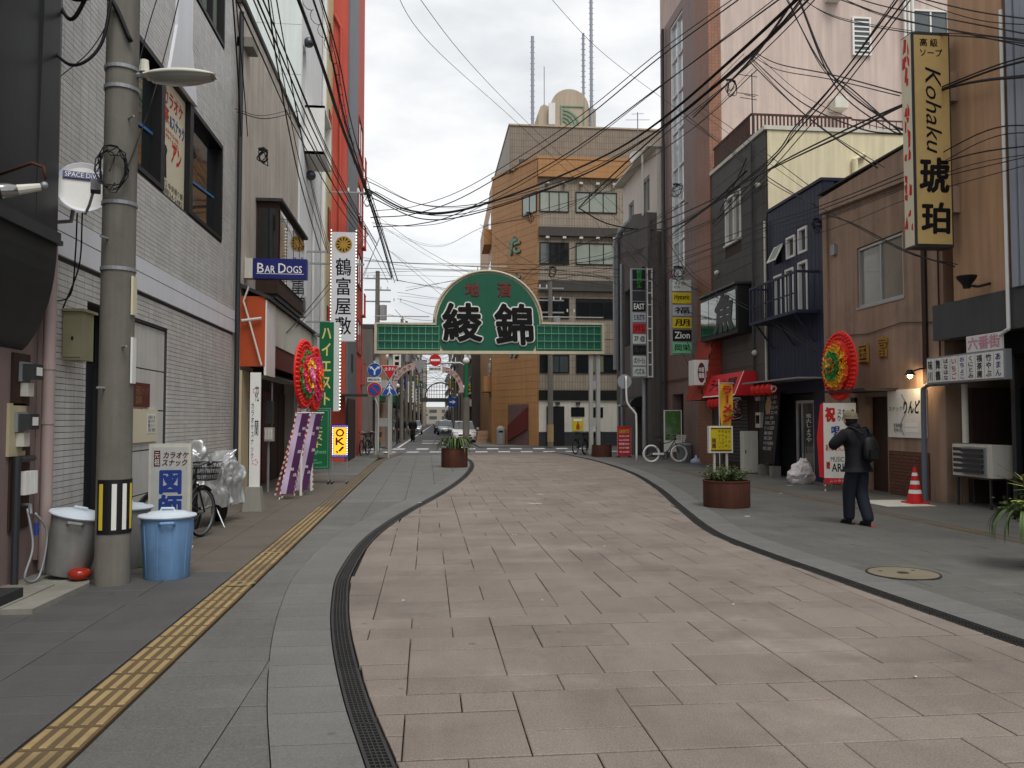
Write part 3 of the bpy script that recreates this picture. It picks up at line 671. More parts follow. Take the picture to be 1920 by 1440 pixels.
# --- white building, cream strip, red building
d = thing('white_building', 'tall white building with pale green side panels behind the cream house', 'building', (-7, 27.2, 0))
MB(FX(-3.75, 1)).holes(24.7, 29.75, -.1, 24, [(24.95, 25.6, 10.5, 12.9)], -.3, 0).box(24.7, 29.75, -.1, 24, -5.5, -.302).build('wall', 'white_render', d)
MB(FX(-3.97, 1)).box(24.96, 25.59, 10.5, 12.9, 0, .03).build('window', 'glass_grey', d)
for r in range(9):
    for q in range(4): MB(FY(24.7)).box(-8.9+q*1.29, -8.9+q*1.29+1.28, 10.32+r*1.52, 10.32+r*1.52+1.505, .002, .02).build('panel', 'mint_panel', d)
for y, z in ((25.3, 13.1), (26.0, 9.2)): MB(FX(-3.75, 1)).ball((y, z, .12), .16, 10, 6).build('vent_hood', 'tarnish', d, smooth=True)
MB(FX(-3.75, 1)).tube([(29.4, 0, .09), (29.4, 24, .09)], .08, 8).tube([(27.2, 3, .06), (27.2, 9, .06)], .04, 8).build('downpipe', 'white', d)
mb = MB(FX(-3.75, 1))
for a, b in ((25.4, 25.45), (27.2, 27.25)): mb.box(a, b, 9.7, 11.2, .003, .6)
mb.box(25.4, 27.25, 9.7, 9.78, .003, .6).box(25.4, 27.25, 11.12, 11.2, .003, .6); mb.build('cage', 'white', d)
MB(FX(-3.75, 1)).box(25.6, 26.8, 9.8, 10.5, .1, .5).build('cooling_unit', 'offwhite', d)
e = thing('narrow_building', 'narrow straw coloured building squeezed between the white and red blocks', 'building', (-6, 30.6, 0))
MB().box(-9, -3.6, 29.85, 31.45, -.1, 24).build('wall', 'straw_render', e)
for z in (4.6, 8.2, 11.8, 15): MB(FX(-3.6, 1)).box(30.2, 31.0, z, z+1.1, .003, .03).build('window', 'glass_dark', e)
f = thing('red_building', 'tall bright red building with a grey strip beside the arch', 'building', (-6, 35.6, 0))
MB().box(-9, -3.05, 31.5, 39.7, -.1, 26).build('wall', 'red_render', f); MB().box(-3.62, -3.052, 31.46, 31.498, -.1, 26).build('side_wall', 'red_render', f)
MB().box(-3.05, -2.98, 31.7, 35.5, -.1, 20).build('grey_strip', 'grey_strip', f)
MB().tube([(-3.3, 31.38, 2), (-3.3, 31.38, 16.5), (-3.55, 31.38, 17)], .06, 8).build('downpipe', 'red_render', f)
for z in (4.5, 7.5, 10.5, 13.5): window(f, FX(-3.05, 1), 36.4, 38.6, z, z+1.5, .003, 2, 1, 'red_dark', 'glass_dark', .06, .05)
for z in (3.2, 6.4, 9.6, 12.8):
    mb = MB(FX(-3.05, 1)); mb.box(38.7, 39.6, z, z+.06, .003, .16); mb.box(38.7, 39.6, z+1, z+1.04, .11, .16)
    for k in range(6): mb.box(38.7+k*.17, 38.73+k*.17, z+.06, z+1, .12, .15)
    mb.build('balcony', 'red_render', f)
for z in (3.5, 8, 12): MB(FX(-2.98, 1)).box(33.2, 33.8, z, z+.7, .003, .02).build('slit_window', 'black', f)
MB(FY(31.44)).box(-3.4, -2.2, 2.45, 2.52, .0, .9).build('door_canopy', 'dark_roof', f); MB(FX(-2.98, 1)).box(31.6, 35, .0, 2.4, .003, .02).build('dark_front', 'wood_dark', f)
# --- hung signs on the left
def vsign(name, label, x0, x1, y, z0, z1, body, dep=.2):
    s = thing(name, label, 'sign', ((x0+x1)/2, y+dep/2, z0)); MB().box(x0, x1, y, y+dep, z0, z1).build('case', body, s); return s
M('navy_board', (34, 40, 112), .4, .08)
s = vsign('bar_sign', 'navy blue bar sign with white capitals on the cream wall', -3.62, -2.52, 17.6, 4.54, 4.96, 'navy_board')
MB().box(-3.79, -3.625, 17.58, 17.83, 4.54, 4.96).build('bracket_box', 'offwhite', s); fy = FY(17.6)
lettering(s, 'B', fy, (-3.53, -3.40, 4.66, 4.86), 'white_ink', bold=.015); lettering(s, 'AR', fy, (-3.38, -3.17, 4.66, 4.81), 'white_ink', bold=.015); lettering(s, 'D', fy, (-3.1, -2.95, 4.66, 4.86), 'white_ink', bold=.015); lettering(s, 'OGS', fy, (-2.93, -2.62, 4.66, 4.81), 'white_ink', bold=.015)
MB(fy).box(-3.55, -2.58, 4.635, 4.645, .001, .004).build('underline', 'white_ink', s)
s = vsign('vertical_sign', 'tall white lightbox sign with black brush writing and a gold crest', -2.97, -2.23, 26, 4.02, 7.44, 'white_panel', .3); fy = FY(26)
lettering(s, '鶴富屋敷', fy, (-2.87, -2.33, 4.2, 6.65), 'ink', vertical=True, bold=.012, gap=.95)
MB(fy).lathe([(.26, 0), (.26, .008)], 24, (-2.6, 7.05, 0)).build('crest', 'gold', s); mb = MB(fy)
for k in range(12): a = 6.283*k/12; mb.prism([(-2.6+.1*math.cos(a), 7.05+.1*math.sin(a)), (-2.6+.22*math.cos(a-.15), 7.05+.22*math.sin(a-.15)), (-2.6+.22*math.cos(a+.15), 7.05+.22*math.sin(a+.15))], .009, .012)
mb.build('crest_petal', 'ink', s); M('bulb_white', (255, 250, 235), emit=(255, 250, 235), es=1.2)
mb = MB(fy)
for k in range(35): mb.ball((-2.985, 4.1+k*.1, -.02), .022, 6, 4); mb.ball((-2.215, 4.1+k*.1, -.02), .022, 6, 4)
mb.build('bulb_strip', 'bulb_white', s, kind='stuff')
for z in (4.6, 6.8): MB().box(-3.9, -2.98, 26.1, 26.16, z, z+.06).build('bracket', 'galv', s)
M('club_green', (20, 104, 66), .45, .1)
s = vsign('vertical_sign', 'green hanging sign with pale yellow katakana and bulbs along its edge', -3.05, -2.66, 24, 1.86, 4.38, 'club_green', .3); fy = FY(24); M('pale_yellow', (226, 214, 130), .6, .05)
lettering(s, 'ハイエスト', fy, (-3.02, -2.7, 1.95, 4.3), 'pale_yellow', vertical=True, bold=.03, gap=.92)
MB().box(-2.655, -2.5, 24.02, 24.28, 1.83, 4.38).build('side_panel', 'mint_panel', s); mb = MB(fy)
for k in range(24): mb.ball((-2.48, 1.9+k*.1, -.1), .024, 6, 4)
mb.build('bulb_strip', 'bulb_white', s, kind='stuff'); MB().box(-3.75, -3.06, 24.1, 24.16, 4.0, 4.06).build('bracket', 'galv', s)
# satellite dish, spot lamp, meters
s = thing('satellite_dish', 'white oval satellite dish with a dark blue name strip beside the pole', 'satellite dish', (-3.6, 8.75, 3.6))
dn = Vector((.32, -.9, .28)).normalized(); du = dn.cross(Vector((0, 0, 1))).normalized()*-1; dv = du.cross(dn)*-1; du = Vector((0, 0, 1)).cross(dn).normalized(); dv = dn.cross(du)
fd = (Vector((-3.44, 8.62, 3.93)), du, dv, dn)
mb = MB(fd); rings = []
for rr_ in (0, .25, .5, .75, .96, 1.0): rings.append([mb.p(.265*rr_*math.cos(6.283*k/28), .285*rr_*math.sin(6.283*k/28), -.05+.05*rr_*rr_+(.012 if rr_ == .96 else 0)) for k in range(28)])
for a, b in zip(rings, rings[1:]):
    for k in range(28): mb.f(a[k], a[(k+1) % 28], b[(k+1) % 28], b[k])
mb.build('reflector', 'white_panel', s, smooth='auto'); mb = MB(fd); mb.lathe([(.02, -.16), (.26, -.012)], 20, (0, 0, 0)).build('dish_back', 'white', s)
MB(fd).box(-.19, .17, .09, .165, -.005, .012).build('name_strip', 'navy_board', s); lettering(s, 'SPACE DiVA', fd, (-.17, .15, .1, .155), 'white_ink', w=.012, bold=.02)
MB(fd).tube([(.02, -.27, -.05), (.06, -.26, .12), (.1, -.16, .26)], .014, 6).build('arm', 'galv', s); MB(fd).box(.07, .16, -.2, -.09, .24, .32).build('receiver', 'dark_metal', s); MB().tube([(-3.9, 8.8, 3.6), (-3.62, 8.78, 3.62), (-3.56, 8.72, 3.85)], .022, 8).build('mast', 'galv', s)
s = thing('spot_lamp', 'clear reflector bulb on a rusty pipe arm in front of the charcoal bay', 'lamp', (-3.3, 7, 3.3))
MB().tube([(-3.6, 7.3, 3.66), (-3.2, 7, 3.68), (-3.11, 7, 3.65), (-3.09, 7, 3.55)], .013, 8).build('arm', 'rust', s, smooth=True); MB().ball((-3.1, 7, 3.5), .03, 8, 6).build('swivel', 'galv', s); MB().tube([(-3.12, 6.98, 3.48), (-3.26, 6.9, 3.43)], [.03, .042], 10).build('socket', 'offwhite', s)
M('bulb_glass', (150, 150, 148), .12, .2, 20, metal=.8); MB().tube([(-3.26, 6.9, 3.43), (-3.31, 6.87, 3.415), (-3.36, 6.84, 3.4), (-3.385, 6.83, 3.39)], [.04, .06, .066, .045], 14).build('bulb', 'bulb_glass', s, smooth='auto')
glass_mat('meter_glass', (60, 64, 66), .05)
for z, lab in ((1.98, 'upper electric meter in a clear case under the charcoal bay'), (1.5, 'lower electric meter in a clear case under the charcoal bay')):
    s = thing('electric_meter', lab, 'electric meter', (-3.8, 8.4, z)); y = 8.42 if z > 1.9 else 8.36
    MB(FX(-3.9, 1)).box(y-.2, y+.12, z-.25, z+.25, .002, .03).build('backboard', 'wood_dark' if z > 1.9 else 'beige_metal', s)
    MB(FX(-3.9, 1)).box(y-.11, y+.09, z-.02, z+.17, .031, .06).build('base', 'galv', s); MB(FX(-3.9, 1)).box(y-.1, y+.08, z, z+.15, .061, .17).build('glass_case', 'meter_glass', s)
    MB(FX(-3.9, 1)).box(y-.07, y+.05, z-.16, z-.03, .031, .1).build('terminal_cover', 'offwhite', s); MB(FX(-3.9, 1)).box(y-.06, y+.05, z+.04, z+.12, .171, .175).build('dial', 'white', s)
s = thing('breaker_box', 'row of white breaker switches on a pipe below the electric meters', 'fuse box', (-3.82, 8.4, .6))
MB(FX(-3.9, 1)).box(8.22, 8.6, .55, 1.35, .002, .02).build('backboard', 'wood_dark', s); MB(FX(-3.9, 1)).tube([(8.28, 1.22, .07), (8.56, 1.22, .07)], .03, 8).tube([(8.4, 1.3, .06), (8.38, 1.45, .06)], .02, 8).tube([(8.24, 0, .07), (8.24, 1.25, .07)], .035, 8).build('pipe', 'dark_metal', s)
for k in range(3): MB(FX(-3.9, 1)).box(8.31+k*.085, 8.38+k*.085, .88, 1.1, .03, .12).build('switch', 'white', s)
s = thing('garden_hose', 'grey garden hose hanging from a tap by the tilted bin', 'hose', (-3.75, 8.3, 0))
MB().tube([tuple(p) for p in curve_pts([(-3.78, 8.35, .75), (-3.7, 8.3, .4), (-3.72, 8.2, .12), (-3.68, 8.4, .1), (-3.66, 8.5, .5), (-3.74, 8.42, .7)], 8)], .012, 6).build('hose', 'galv', s, smooth=True); MB().tube([(-3.86, 8.4, .78), (-3.76, 8.36, .78), (-3.75, 8.35, .7)], .02, 8).build('tap', 'steel', s); MB().tube([(-3.68, 8.32, .62), (-3.68, 8.32, .5)], .022, 8).build('nozzle', 'blue_ink', s)
# ================================================================ RIGHT SIDE BUILDINGS (facing -X)
M('tan_render', (184, 147, 116), .85, .14, .9, bump=.2, streak=.16, grime=.35, gd=(.14, .1, .075)); M('brown_render', (158, 132, 113), .85, .18, 1, bump=.3, streak=.2, grime=.5, gd=(.09, .07, .058))
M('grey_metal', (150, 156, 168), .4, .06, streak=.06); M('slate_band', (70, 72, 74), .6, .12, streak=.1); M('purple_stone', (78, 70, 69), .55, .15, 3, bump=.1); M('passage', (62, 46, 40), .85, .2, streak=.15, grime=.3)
M('navy_board_wall', (38, 43, 66), .55, .1, 2, streak=.08, island=.04); M('dark_siding', (82, 80, 77), .7, .1, 2, streak=.1, island=.05, grime=.2); M('yellow_render', (218, 209, 176), .8, .08, .8, streak=.14, grime=.25, gd=(.3, .27, .2))
M('pale_pink', (196, 178, 169), .8, .08, .8, streak=.14, grime=.25, gd=(.28, .23, .21)); tile_mat('mauve_tile', (132, 110, 104), .72, .11, .06, axis='Y'); tile_mat('rust_tile', (146, 104, 82), .6, .12, .12, axis='Y'); tile_mat('rust_tile_side', (146, 104, 82), .6, .12, .12, axis='X')
M('grey_render', (92, 88, 85), .8, .15, 1, streak=.16, grime=.35); M('white_house', (214, 208, 198), .8, .06, streak=.1); M('brick', (104, 68, 58), .7, .15, 4, island=.12); M('mortar', (70, 60, 56), .9, .2)
M('wood_rail', (72, 48, 40), .7, .15); M('red_shingle', (150, 56, 38), .75, .15, 4, island=.12); M('red_cloth', (202, 34, 40), .6, .08); M('gold_board', (192, 164, 108), .5, .16, 5, grime=.35, gd=(.33, .23, .1))
M('warm_bulb', (255, 214, 150), emit=(255, 206, 130), es=14); M('lantern_red', (200, 30, 26), .55, .1); M('alu', (176, 178, 178), .4, .08, metal=.4); M('pipe_blue', (104, 112, 126), .6, .12, streak=.1)
FR = FX(9.9, -1)
def P_(x0, x1, y0, y1, z0, z1, name, mat, parent): return MB().box(x0, x1, y0, y1, z0, z1).build(name, mat, parent)
# --- tan building with the passage of bars (nearest)
a = thing('tan_building', 'tan rendered building over a dark bar passage with a grey fluted corner', 'building', (12, 13, 0))
P_(9.7, 16, 12.86, 14.3, 3.78, 16, 'wall', 'tan_render', a); P_(9.66, 16, 2, 14.9, 3.1, 3.77, 'fascia', 'slate_band', a); P_(10.0, 16, 2, 12.85, 3.78, 16, 'inner_wall', 'grey_metal', a)
for k in range(5): P_(9.6+.02*(k % 2), 9.99, 12.5-.17*k, 12.64-.17*k, 3.775, 16, 'fin', 'grey_metal', a)
for r in range(5):
    for q in range(12): P_(9.9, 10.3, 12.68-.5*(q+1)+.004, 12.68-.5*q-.004, .02+r*.61, .02+r*.61+.6, 'stone', 'slate_band' if r == 3 else 'purple_stone', a)
P_(10.3, 16, 2, 12.6, 0, 3.09, 'stone_core', 'mortar', a)
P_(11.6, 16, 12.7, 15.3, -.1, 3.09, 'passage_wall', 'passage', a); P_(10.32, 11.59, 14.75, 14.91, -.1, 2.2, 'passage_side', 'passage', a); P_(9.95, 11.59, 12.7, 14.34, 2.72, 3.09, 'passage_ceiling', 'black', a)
MB().tube([(9.97, 14.45, 1.16), (9.97, 14.45, 2.25)], .055, 10).build('post', 'offwhite', a); P_(10.1, 10.2, 13.3, 13.4, 0, 2.7, 'post', 'dark_metal', a)
MB().tube([(9.6, 12.75, 3.1), (9.6, 12.75, 8.5)], .03, 8).tube([(9.6, 12.75, 3.1), (9.62, 13.0, 3.02)], .03, 8).build('conduit', 'white', a)
# list of bars lightbox, ward sign
s = thing('bar_list_sign', 'long white lightbox listing bar names in vertical writing over the passage', 'sign', (9.6, 13.95, 2.27))
P_(9.6, 9.72, 12.85, 15.02, 2.27, 2.78, 'case', 'galv', s); fs_ = FX(9.6, -1); names = ['あまん', '竹やぶ', '福茶屋', 'くにとみ', 'おちょこ', 'いちご', 'はなはな', '舞鶴', '味川']
for k, nm in enumerate(names):
    y0 = 12.88+k*.236; P_(9.585, 9.597, y0+.008, y0+.226, 2.3, 2.75, 'name_panel', 'white', s)
    lettering(s, nm, FX(9.584, -1), (y0+.04, y0+.2, 2.32, 2.73), ('blue_ink', 'ink', 'ink', 'ink', 'blue_ink', 'red_ink', 'ink', 'ink', 'ink')[k], vertical=True, bold=.02, gap=.95)
s = thing('ward_sign', 'small white board with pink characters above the bar list lightbox', 'sign', (9.62, 13.4, 2.8)); P_(9.63, 9.66, 12.95, 13.88, 2.79, 3.08, 'board', 'white', s); M('pink_ink', (206, 150, 168), .6, .05)
lettering(s, '六番街', FX(9.628, -1), (13.0, 13.83, 2.83, 3.05), 'pink_ink', bold=.035)
# air conditioner on a stand
s = thing('air_conditioner', 'grey outdoor air conditioner unit on a steel stand in the bar passage', 'air conditioner', (10.0, 13.7, 0))
P_(9.85, 10.25, 13.15, 14.25, .56, 1.14, 'case', 'offwhite', s); fa = FX(9.85, -1)
MB(fa).box(13.3, 13.95, .6, 1.1, .002, .03).build('guard', 'galv', s)
for k in range(5): MB(fa).box(13.34, 13.91, .63+k*.094, .69+k*.094, .031, .07).build('louvre', 'dark_metal', s)
for k in range(5): MB(fa).box(14.0, 14.22, .62+k*.1, .68+k*.1, .002, .012).build('side_grille', 'dark_metal', s)
for y in (13.25, 14.15):
    for x in (9.88, 10.2): P_(x, x+.035, y, y+.035, 0, .52, 'leg', 'dark_metal', s)
P_(9.86, 10.24, 13.2, 14.22, .525, .555, 'frame', 'dark_metal', s); s.location.y += .42
# big golden projecting sign
s = thing('projecting_sign', 'tall golden lightbox with black brush characters on two brackets', 'sign', (9.15, 14.15, 4.7))
P_(8.78, 9.52, 14.0, 14.32, 4.72, 8.68, 'case', 'dark_metal', s); MB(FY(14)).box(8.82, 9.48, 4.77, 8.62, .002, .02).build('face', 'gold_board', s); fy = FY(13.98)
lettering(s, '高 級\nソープ', fy, (8.93, 9.36, 8.2, 8.58), 'ink', bold=.015, fit=False, gap=.85); lettering(s, '琥', fy, (8.88, 9.42, 5.72, 6.34), 'ink', bold=.035, shear=.04); lettering(s, '珀', fy, (8.9, 9.42, 4.97, 5.52), 'ink', bold=.035, shear=.03)
fv = (Vector((9.02, 13.98, 8.05)), Vector((0, 0, -1)), Vector((1, 0, 0)), Vector((0, -1, 0))); lettering(s, 'Kohaku', fv, (.02, 1.55, .0, .3), 'ink', bold=.0, shear=.35)
MB(FX(8.78, -1)).box(14.02, 14.3, 4.75, 8.65, .002, .012).build('side_face', 'cream_board', s); mb = MB(FX(8.768, -1)); rs = random.Random(4)
for k in range(26):
    z = 4.8+rs.random()*3.75; y = 14.04+rs.random()*.17; mb.prism([(y, z), (y+rs.uniform(.03, .09), z+rs.uniform(-.03, .05)), (y+rs.uniform(.02, .09), z+rs.uniform(.1, .25)), (y-.01, z+rs.uniform(.08, .2))], 0, .003+k*.0002)
mb.build('side_print', 'red_ink', s, kind='stuff')
for z0, z1 in ((7.45, 8.0), (5.38, 5.86)): P_(9.53, 9.695, 14.05, 14.28, z0, z1, 'bracket', 'brown_render', s)
# floodlight with black hood
s = thing('floodlight', 'black bell shaped floodlight bracketed on the tan wall', 'lamp', (9.5, 13.2, 3.9)); MB().lathe([(.06, -.16), (.07, -.1), (.15, .0), (.17, .05), (.165, .06), (.05, .0)], 18, (9.4, 13.5, 4.05)).build('hood', 'black', s, smooth='auto'); MB().tube([(9.4, 13.5, 3.95), (9.5, 13.35, 3.9), (9.7, 13.3, 3.95)], .025, 8).build('arm', 'black', s)
# --- brown rendered bar building
b = thing('brown_building', 'brown rendered bar building with gilded characters and one sliding window', 'building', (13, 17, 0))
wn = (16.24, 18.1, 4.15, 5.55); dr = (16.95, 17.85, -.1, 2.1)
MB(FR).holes(14.92, 19.63, -.1, 6.85, [wn, dr], -.3, 0).build('wall', 'brown_render', b); P_(10.21, 16, 14.92, 19.63, -.1, 6.85, 'core', 'brown_render', b)
MB(FX(9.8, -1)).prism([(14.92, 6.45), (19.66, 6.75), (19.66, 7.12), (14.92, 7.22)], -.6, .02).build('parapet', 'brown_render', b); P_(9.75, 10.4, 14.92, 19.7, 7.225, 7.27, 'coping', 'dark_roof', b)
P_(9.84, 9.897, 19.43, 19.63, 0, 6.7, 'pilaster', 'brown_render', b); P_(9.85, 9.897, 15.42, 15.55, 2.3, 6.4, 'pilaster', 'wood_dark', b)
window(b, FX(10.0, -1), 16.26, 18.08, 4.17, 5.53, 0, 2, 1, 'alu', 'glass_curtain', .05, .07, sill='alu')
MB(FX(10.12, -1)).box(16.97, 17.83, 0, 2.09, 0, .05).build('door', 'wood_dark', b)
MB(FR).prism([(16.5, 2.2), (18.3, 2.2), (18.3, 2.26), (16.5, 2.26)], .002, .75).build('door_canopy', 'dark_roof', b)
P_(9.893, 9.8985, 15.45, 16.9, 0, .93, 'dado_mortar', 'mortar', b); shared = {}
for r in range(13):
    y = 15.46+(.0 if r % 2 else .105)
    z = .01+r*.07
    y = 15.46; first = .105 if r % 2 else .21
    while y < 16.88:
        l = min(first if y == 15.46 else .21, 16.89-y)
        if l > .03: P_(9.876, 9.892, y, y+l-.01, z, z+.06, 'brick', 'brick', b)
        y += l
for q in ((17.9, 18.6), (18.62, 19.4)): P_(9.87, 9.897, q[0], q[1], 0, .9, 'dado_panel', 'brick', b)
for ch, y0, y1, z0, z1 in (('国', 17.62, 18.02, 2.88, 3.3), ('富', 16.85, 17.2, 2.95, 3.4)): lettering(b, ch, FX(9.88, -1), (y0, y1, z0, z1), 'gold', depth=.035, bold=.012)
MB().tube([(9.72, 15.35, 0), (9.72, 15.35, 2.2), (9.74, 15.2, 2.28), (9.74, 14.5, 2.28)], .05, 10).build('downpipe', 'pipe_blue', b, smooth='auto'); P_(9.84, 9.897, 18.2, 18.38, 1.75, 2.1, 'wall_lantern', 'black', b)
s = thing('snack_sign', 'white snack bar board with teal brush hiragana on the brown wall', 'sign', (9.85, 16.17, 1.2)); P_(9.85, 9.893, 15.5, 16.84, 1.22, 2.22, 'board', 'white', s); M('teal_ink', (30, 110, 120), .6, .05)
lettering(s, 'りんどう', FX(9.848, -1), (15.52, 16.25, 1.72, 1.98), 'ink', bold=.03, shear=.1); lettering(s, 'スナック', FX(9.848, -1), (16.28, 16.8, 1.77, 1.87), 'teal_ink', bold=.01); lettering(s, '営業時間\n定休日', FX(9.848, -1), (16.3, 16.62, 1.32, 1.52), 'dark_metal', bold=.0, fit=False)
for z in (1.44, 1.33): P_(9.8455, 9.849, 15.75, 16.2, z, z+.08, 'paper_strip', 'white_ink', s)
mb = MB(FX(9.848, -1)); mb.prism([(16.22+.12*math.sin(k*.7), 1.27+k*.085) for k in range(11)]+[(16.26+.12*math.sin(k*.7), 1.27+k*.085) for k in range(10, -1, -1)], .0005, .002); mb.build('brush_stroke', 'grey_metal', s)
s = thing('wall_lamp', 'lit hooded lamp on an arm over the snack bar board', 'lamp', (9.6, 15.6, 2.45)); MB().tube([(9.9, 15.45, 2.62), (9.75, 15.5, 2.6), (9.66, 15.6, 2.56)], .016, 8).build('arm', 'black', s); MB().lathe([(.05, .09), (.07, .05), (.11, -.02), (.1, -.02), (.04, .04)], 16, (9.62, 15.62, 2.5)).build('hood', 'black', s); MB().ball((9.62, 15.62, 2.47), .05, 10, 6).build('bulb', 'warm_bulb', s)
ld = bpy.data.lights.new('wall_lamp_light', 'POINT'); ld.energy = 9; ld.color = (1, .72, .4); ld.shadow_soft_size = .05; lo_ = bpy.data.objects.new('wall_lamp_light', ld); COL.objects.link(lo_); lo_.parent = s; lo_.location = Vector((9.62, 15.62, 2.4))-LOC[s]
# --- navy boarded bar
c = thing('navy_building', 'navy blue boarded bar with white windows and a small balcony', 'building', (13, 21.4, 0))
hs = [(22.02, 22.6, 6.0, 6.5), (21.3, 21.85, 6.0, 6.62), (20.58, 21.12, 6.0, 6.7), (22.15, 22.7, 4.4, 5.7), (21.4, 21.95, 4.4, 5.75), (20.58, 21.15, 4.4, 5.8), (20.4, 22.9, -.1, 2.3)]
MB(FX(9.92, -1)).holes(19.72, 23.08, -.1, 7.62, hs, -.3, 0).build('wall', 'navy_board_wall', c); P_(10.23, 16, 19.72, 23.08, -.1, 7.55, 'core', 'navy_board_wall', c)
k = 0; y = 19.73
while y < 23.05:
    y2 = min(y+.21, 23.07)
    cuts = sorted([(h[2], h[3]) for h in hs if h[0] < (y+y2)/2 < h[1]]); z = 2.6
    for lo2, hi2 in cuts:
        if hi2 <= z: continue
        if lo2 > z: MB(FX(9.92, -1)).box(y, y2-.012, z, lo2, .002, .018).build('board', 'navy_board_wall', c)
        z = max(z, hi2)
    MB(FX(9.92, -1)).box(y, y2-.012, z, 7.6, .002, .018).build('board', 'navy_board_wall', c); y = y2
P_(9.86, 16, 19.7, 23.1, 7.622, 7.7, 'coping', 'navy_board_wall', c)
for h_ in hs[1:6]: window(c, FX(10.0, -1), h_[0]+.01, h_[1]-.01, h_[2]+.01, h_[3]-.01, 0, 1, 1 if h_[2] > 5.9 else 1, 'white', 'glass_dark', .06, .12)
sq = (Vector((9.9, 0, 6.5)), Vector((0, 1, 0)), Vector((-.45, 0, -.89)), Vector((-.89, 0, .45))); window(c, sq, 22.03, 22.59, .0, .52, 0, 1, 1, 'white', 'glass_pale', .05, .03); MB(FX(10.05, -1)).box(22.02, 22.6, 6.0, 6.5, 0, .02).build('opening', 'black', c)
bl = MB(FX(9.9, -1)); bl.box(19.95, 23.0, 4.3, 4.38, .003, .62).build('balcony_floor', 'navy_board_wall', c)
mb = MB(FX(9.9, -1)); mb.box(19.95, 23.0, 5.32, 5.38, .57, .62); mb.box(19.95, 23.0, 4.8, 4.83, .58, .61)
for k in range(12): mb.box(19.97+k*.273, 19.995+k*.273, 4.38, 5.32, .58, .61)
for y in (19.95, 22.96):
    mb.box(y, y+.04, 5.32, 5.38, .003, .57); mb.box(y, y+.04, 4.38, 5.32, .575, .62)
    for k in range(3): mb.box(y+.01, y+.03, 4.38, 5.32, .12+k*.15, .14+k*.15)
mb.build('balcony_rail', 'navy_board_wall', c)
for y in (20.2, 21.4, 22.7): mb = MB(FX(9.9, -1)); mb.tube([(y, 3.6, .02), (y, 4.3, .55)], .03, 6); mb.build('brace', 'navy_board_wall', c)
MB(FR).prism([(19.75, 2.62), (23.4, 2.62), (23.4, 2.66), (19.75, 2.66)], .002, .7).build('eave', 'galv', c)
MB(FX(10.12, -1)).box(20.42, 22.88, 0, 2.28, 0, .03).build('shop_back', 'black', c)
d_ = MB(FX(10.05, -1)); d_.box(20.5, 20.58, 0, 2.1, 0, .06).box(21.5, 21.58, 0, 2.1, 0, .06).box(20.58, 21.5, 2.02, 2.1, 0, .06).box(20.58, 21.5, 0, .1, 0, .06).box(21.2, 21.26, .1, 2.02, 0, .06); d_ = d_.build('door', 'alu', c)
MB(FX(10.05, -1)).box(20.58, 21.2, .1, 2.02, .01, .03).build('pane', 'glass_dark', d_); MB(FX(10.05, -1)).box(21.26, 21.5, .1, 2.02, .01, .03).build('pane', 'glass_dark', d_); MB(FX(9.98, -1)).tube([(21.18, .7, .02), (21.18, 1.3, .02)], .012, 6).build('handle', 'steel', d_)
lettering(d_, '炭火しょうや', FX(10.01, -1), (20.7, 21.05, 1.0, 1.75), 'white_ink', vertical=True, bold=.01, name='lettering')
s = thing('menu_board', 'tall black menu board with chalk writing leaning by the grilled chicken bar', 'menu board', (9.6, 22.6, 0)); fm = (Vector((9.62, 0, .35)), Vector((0, 1, 0)), Vector((.1, 0, .995)), Vector((-.995, 0, .1)))
MB(fm).box(22.1, 23.1, 0, 2.0, 0, .04).build('board', 'black', s); rs = random.Random(8)
lettering(s, 'やきとり 百円\nとりかわ 百円\nつくね 百五十円\nねぎま 百二十円\nレバー 百円\n手羽先 二百円\nビール 五百円\n焼酎 四百円\n冷奴 三百円\nサラダ 四百円\n枝豆 三百円', fm, (22.15, 22.95, .35, 1.95), 'white_ink', w=.04, bold=.0, fit=False, gap=.75)
mb = MB(fm); mb.prism([(22.82+.2*math.cos(6.28*k/16), 1.65+.24*math.sin(6.28*k/16)) for k in range(16)], .042, .046); mb.build('food_picture', 'tan_render', s)
for y in (22.15, 22.95): P_(9.5, 9.75, y-.1, y+.1, 0, .3, 'foot_block', 'concrete', s)
for k, ch in enumerate('やきとり'):
    s = thing('paper_lantern', 'red paper lantern printed with the kana %s under the navy bar eave' % ('ya', 'ki', 'to', 'ri')[k], 'lantern', (9.35, 22.75-.35*k, 2.3), 'red lanterns under the eave'); y = 22.75-.35*k
    MB().lathe([(.06, .0), (.13, .05), (.16, .14), (.16, .2), (.13, .28), (.06, .33)], 14, (9.35, y, 2.26)).build('shade', 'lantern_red', s, smooth='auto'); MB().lathe([(.065, 0), (.065, .025)], 12, (9.35, y, 2.235)).build('rim', 'black', s); MB().lathe([(.065, 0), (.065, .025)], 12, (9.35, y, 2.592)).build('rim', 'black', s); lettering(s, ch, FG((9.35, y-.165, 0), (1, 0, 0)), (-.08, .08, 2.33, 2.52), 'white_ink', bold=.04)
MB().tube([(9.86, 15.0, 2.4), (9.86, 15.0, 5.6), (9.86, 15.3, 6.2)], .018, 6).tube([(9.87, 18.9, 3.6), (9.87, 17.6, 3.52), (9.87, 16.3, 3.62), (9.87, 15.2, 3.5)], .01, 5).build('conduit', 'passage', b); P_(9.8, 9.896, 15.7, 15.95, 5.9, 6.1, 'vent', 'passage', b); P_(9.82, 9.896, 19.0, 19.2, 5.6, 5.85, 'junction_box', 'galv', b)
MB().tube([(9.82, 23.12, .2), (9.82, 23.12, 7.4)], .035, 8).build('conduit', 'offwhite', c)
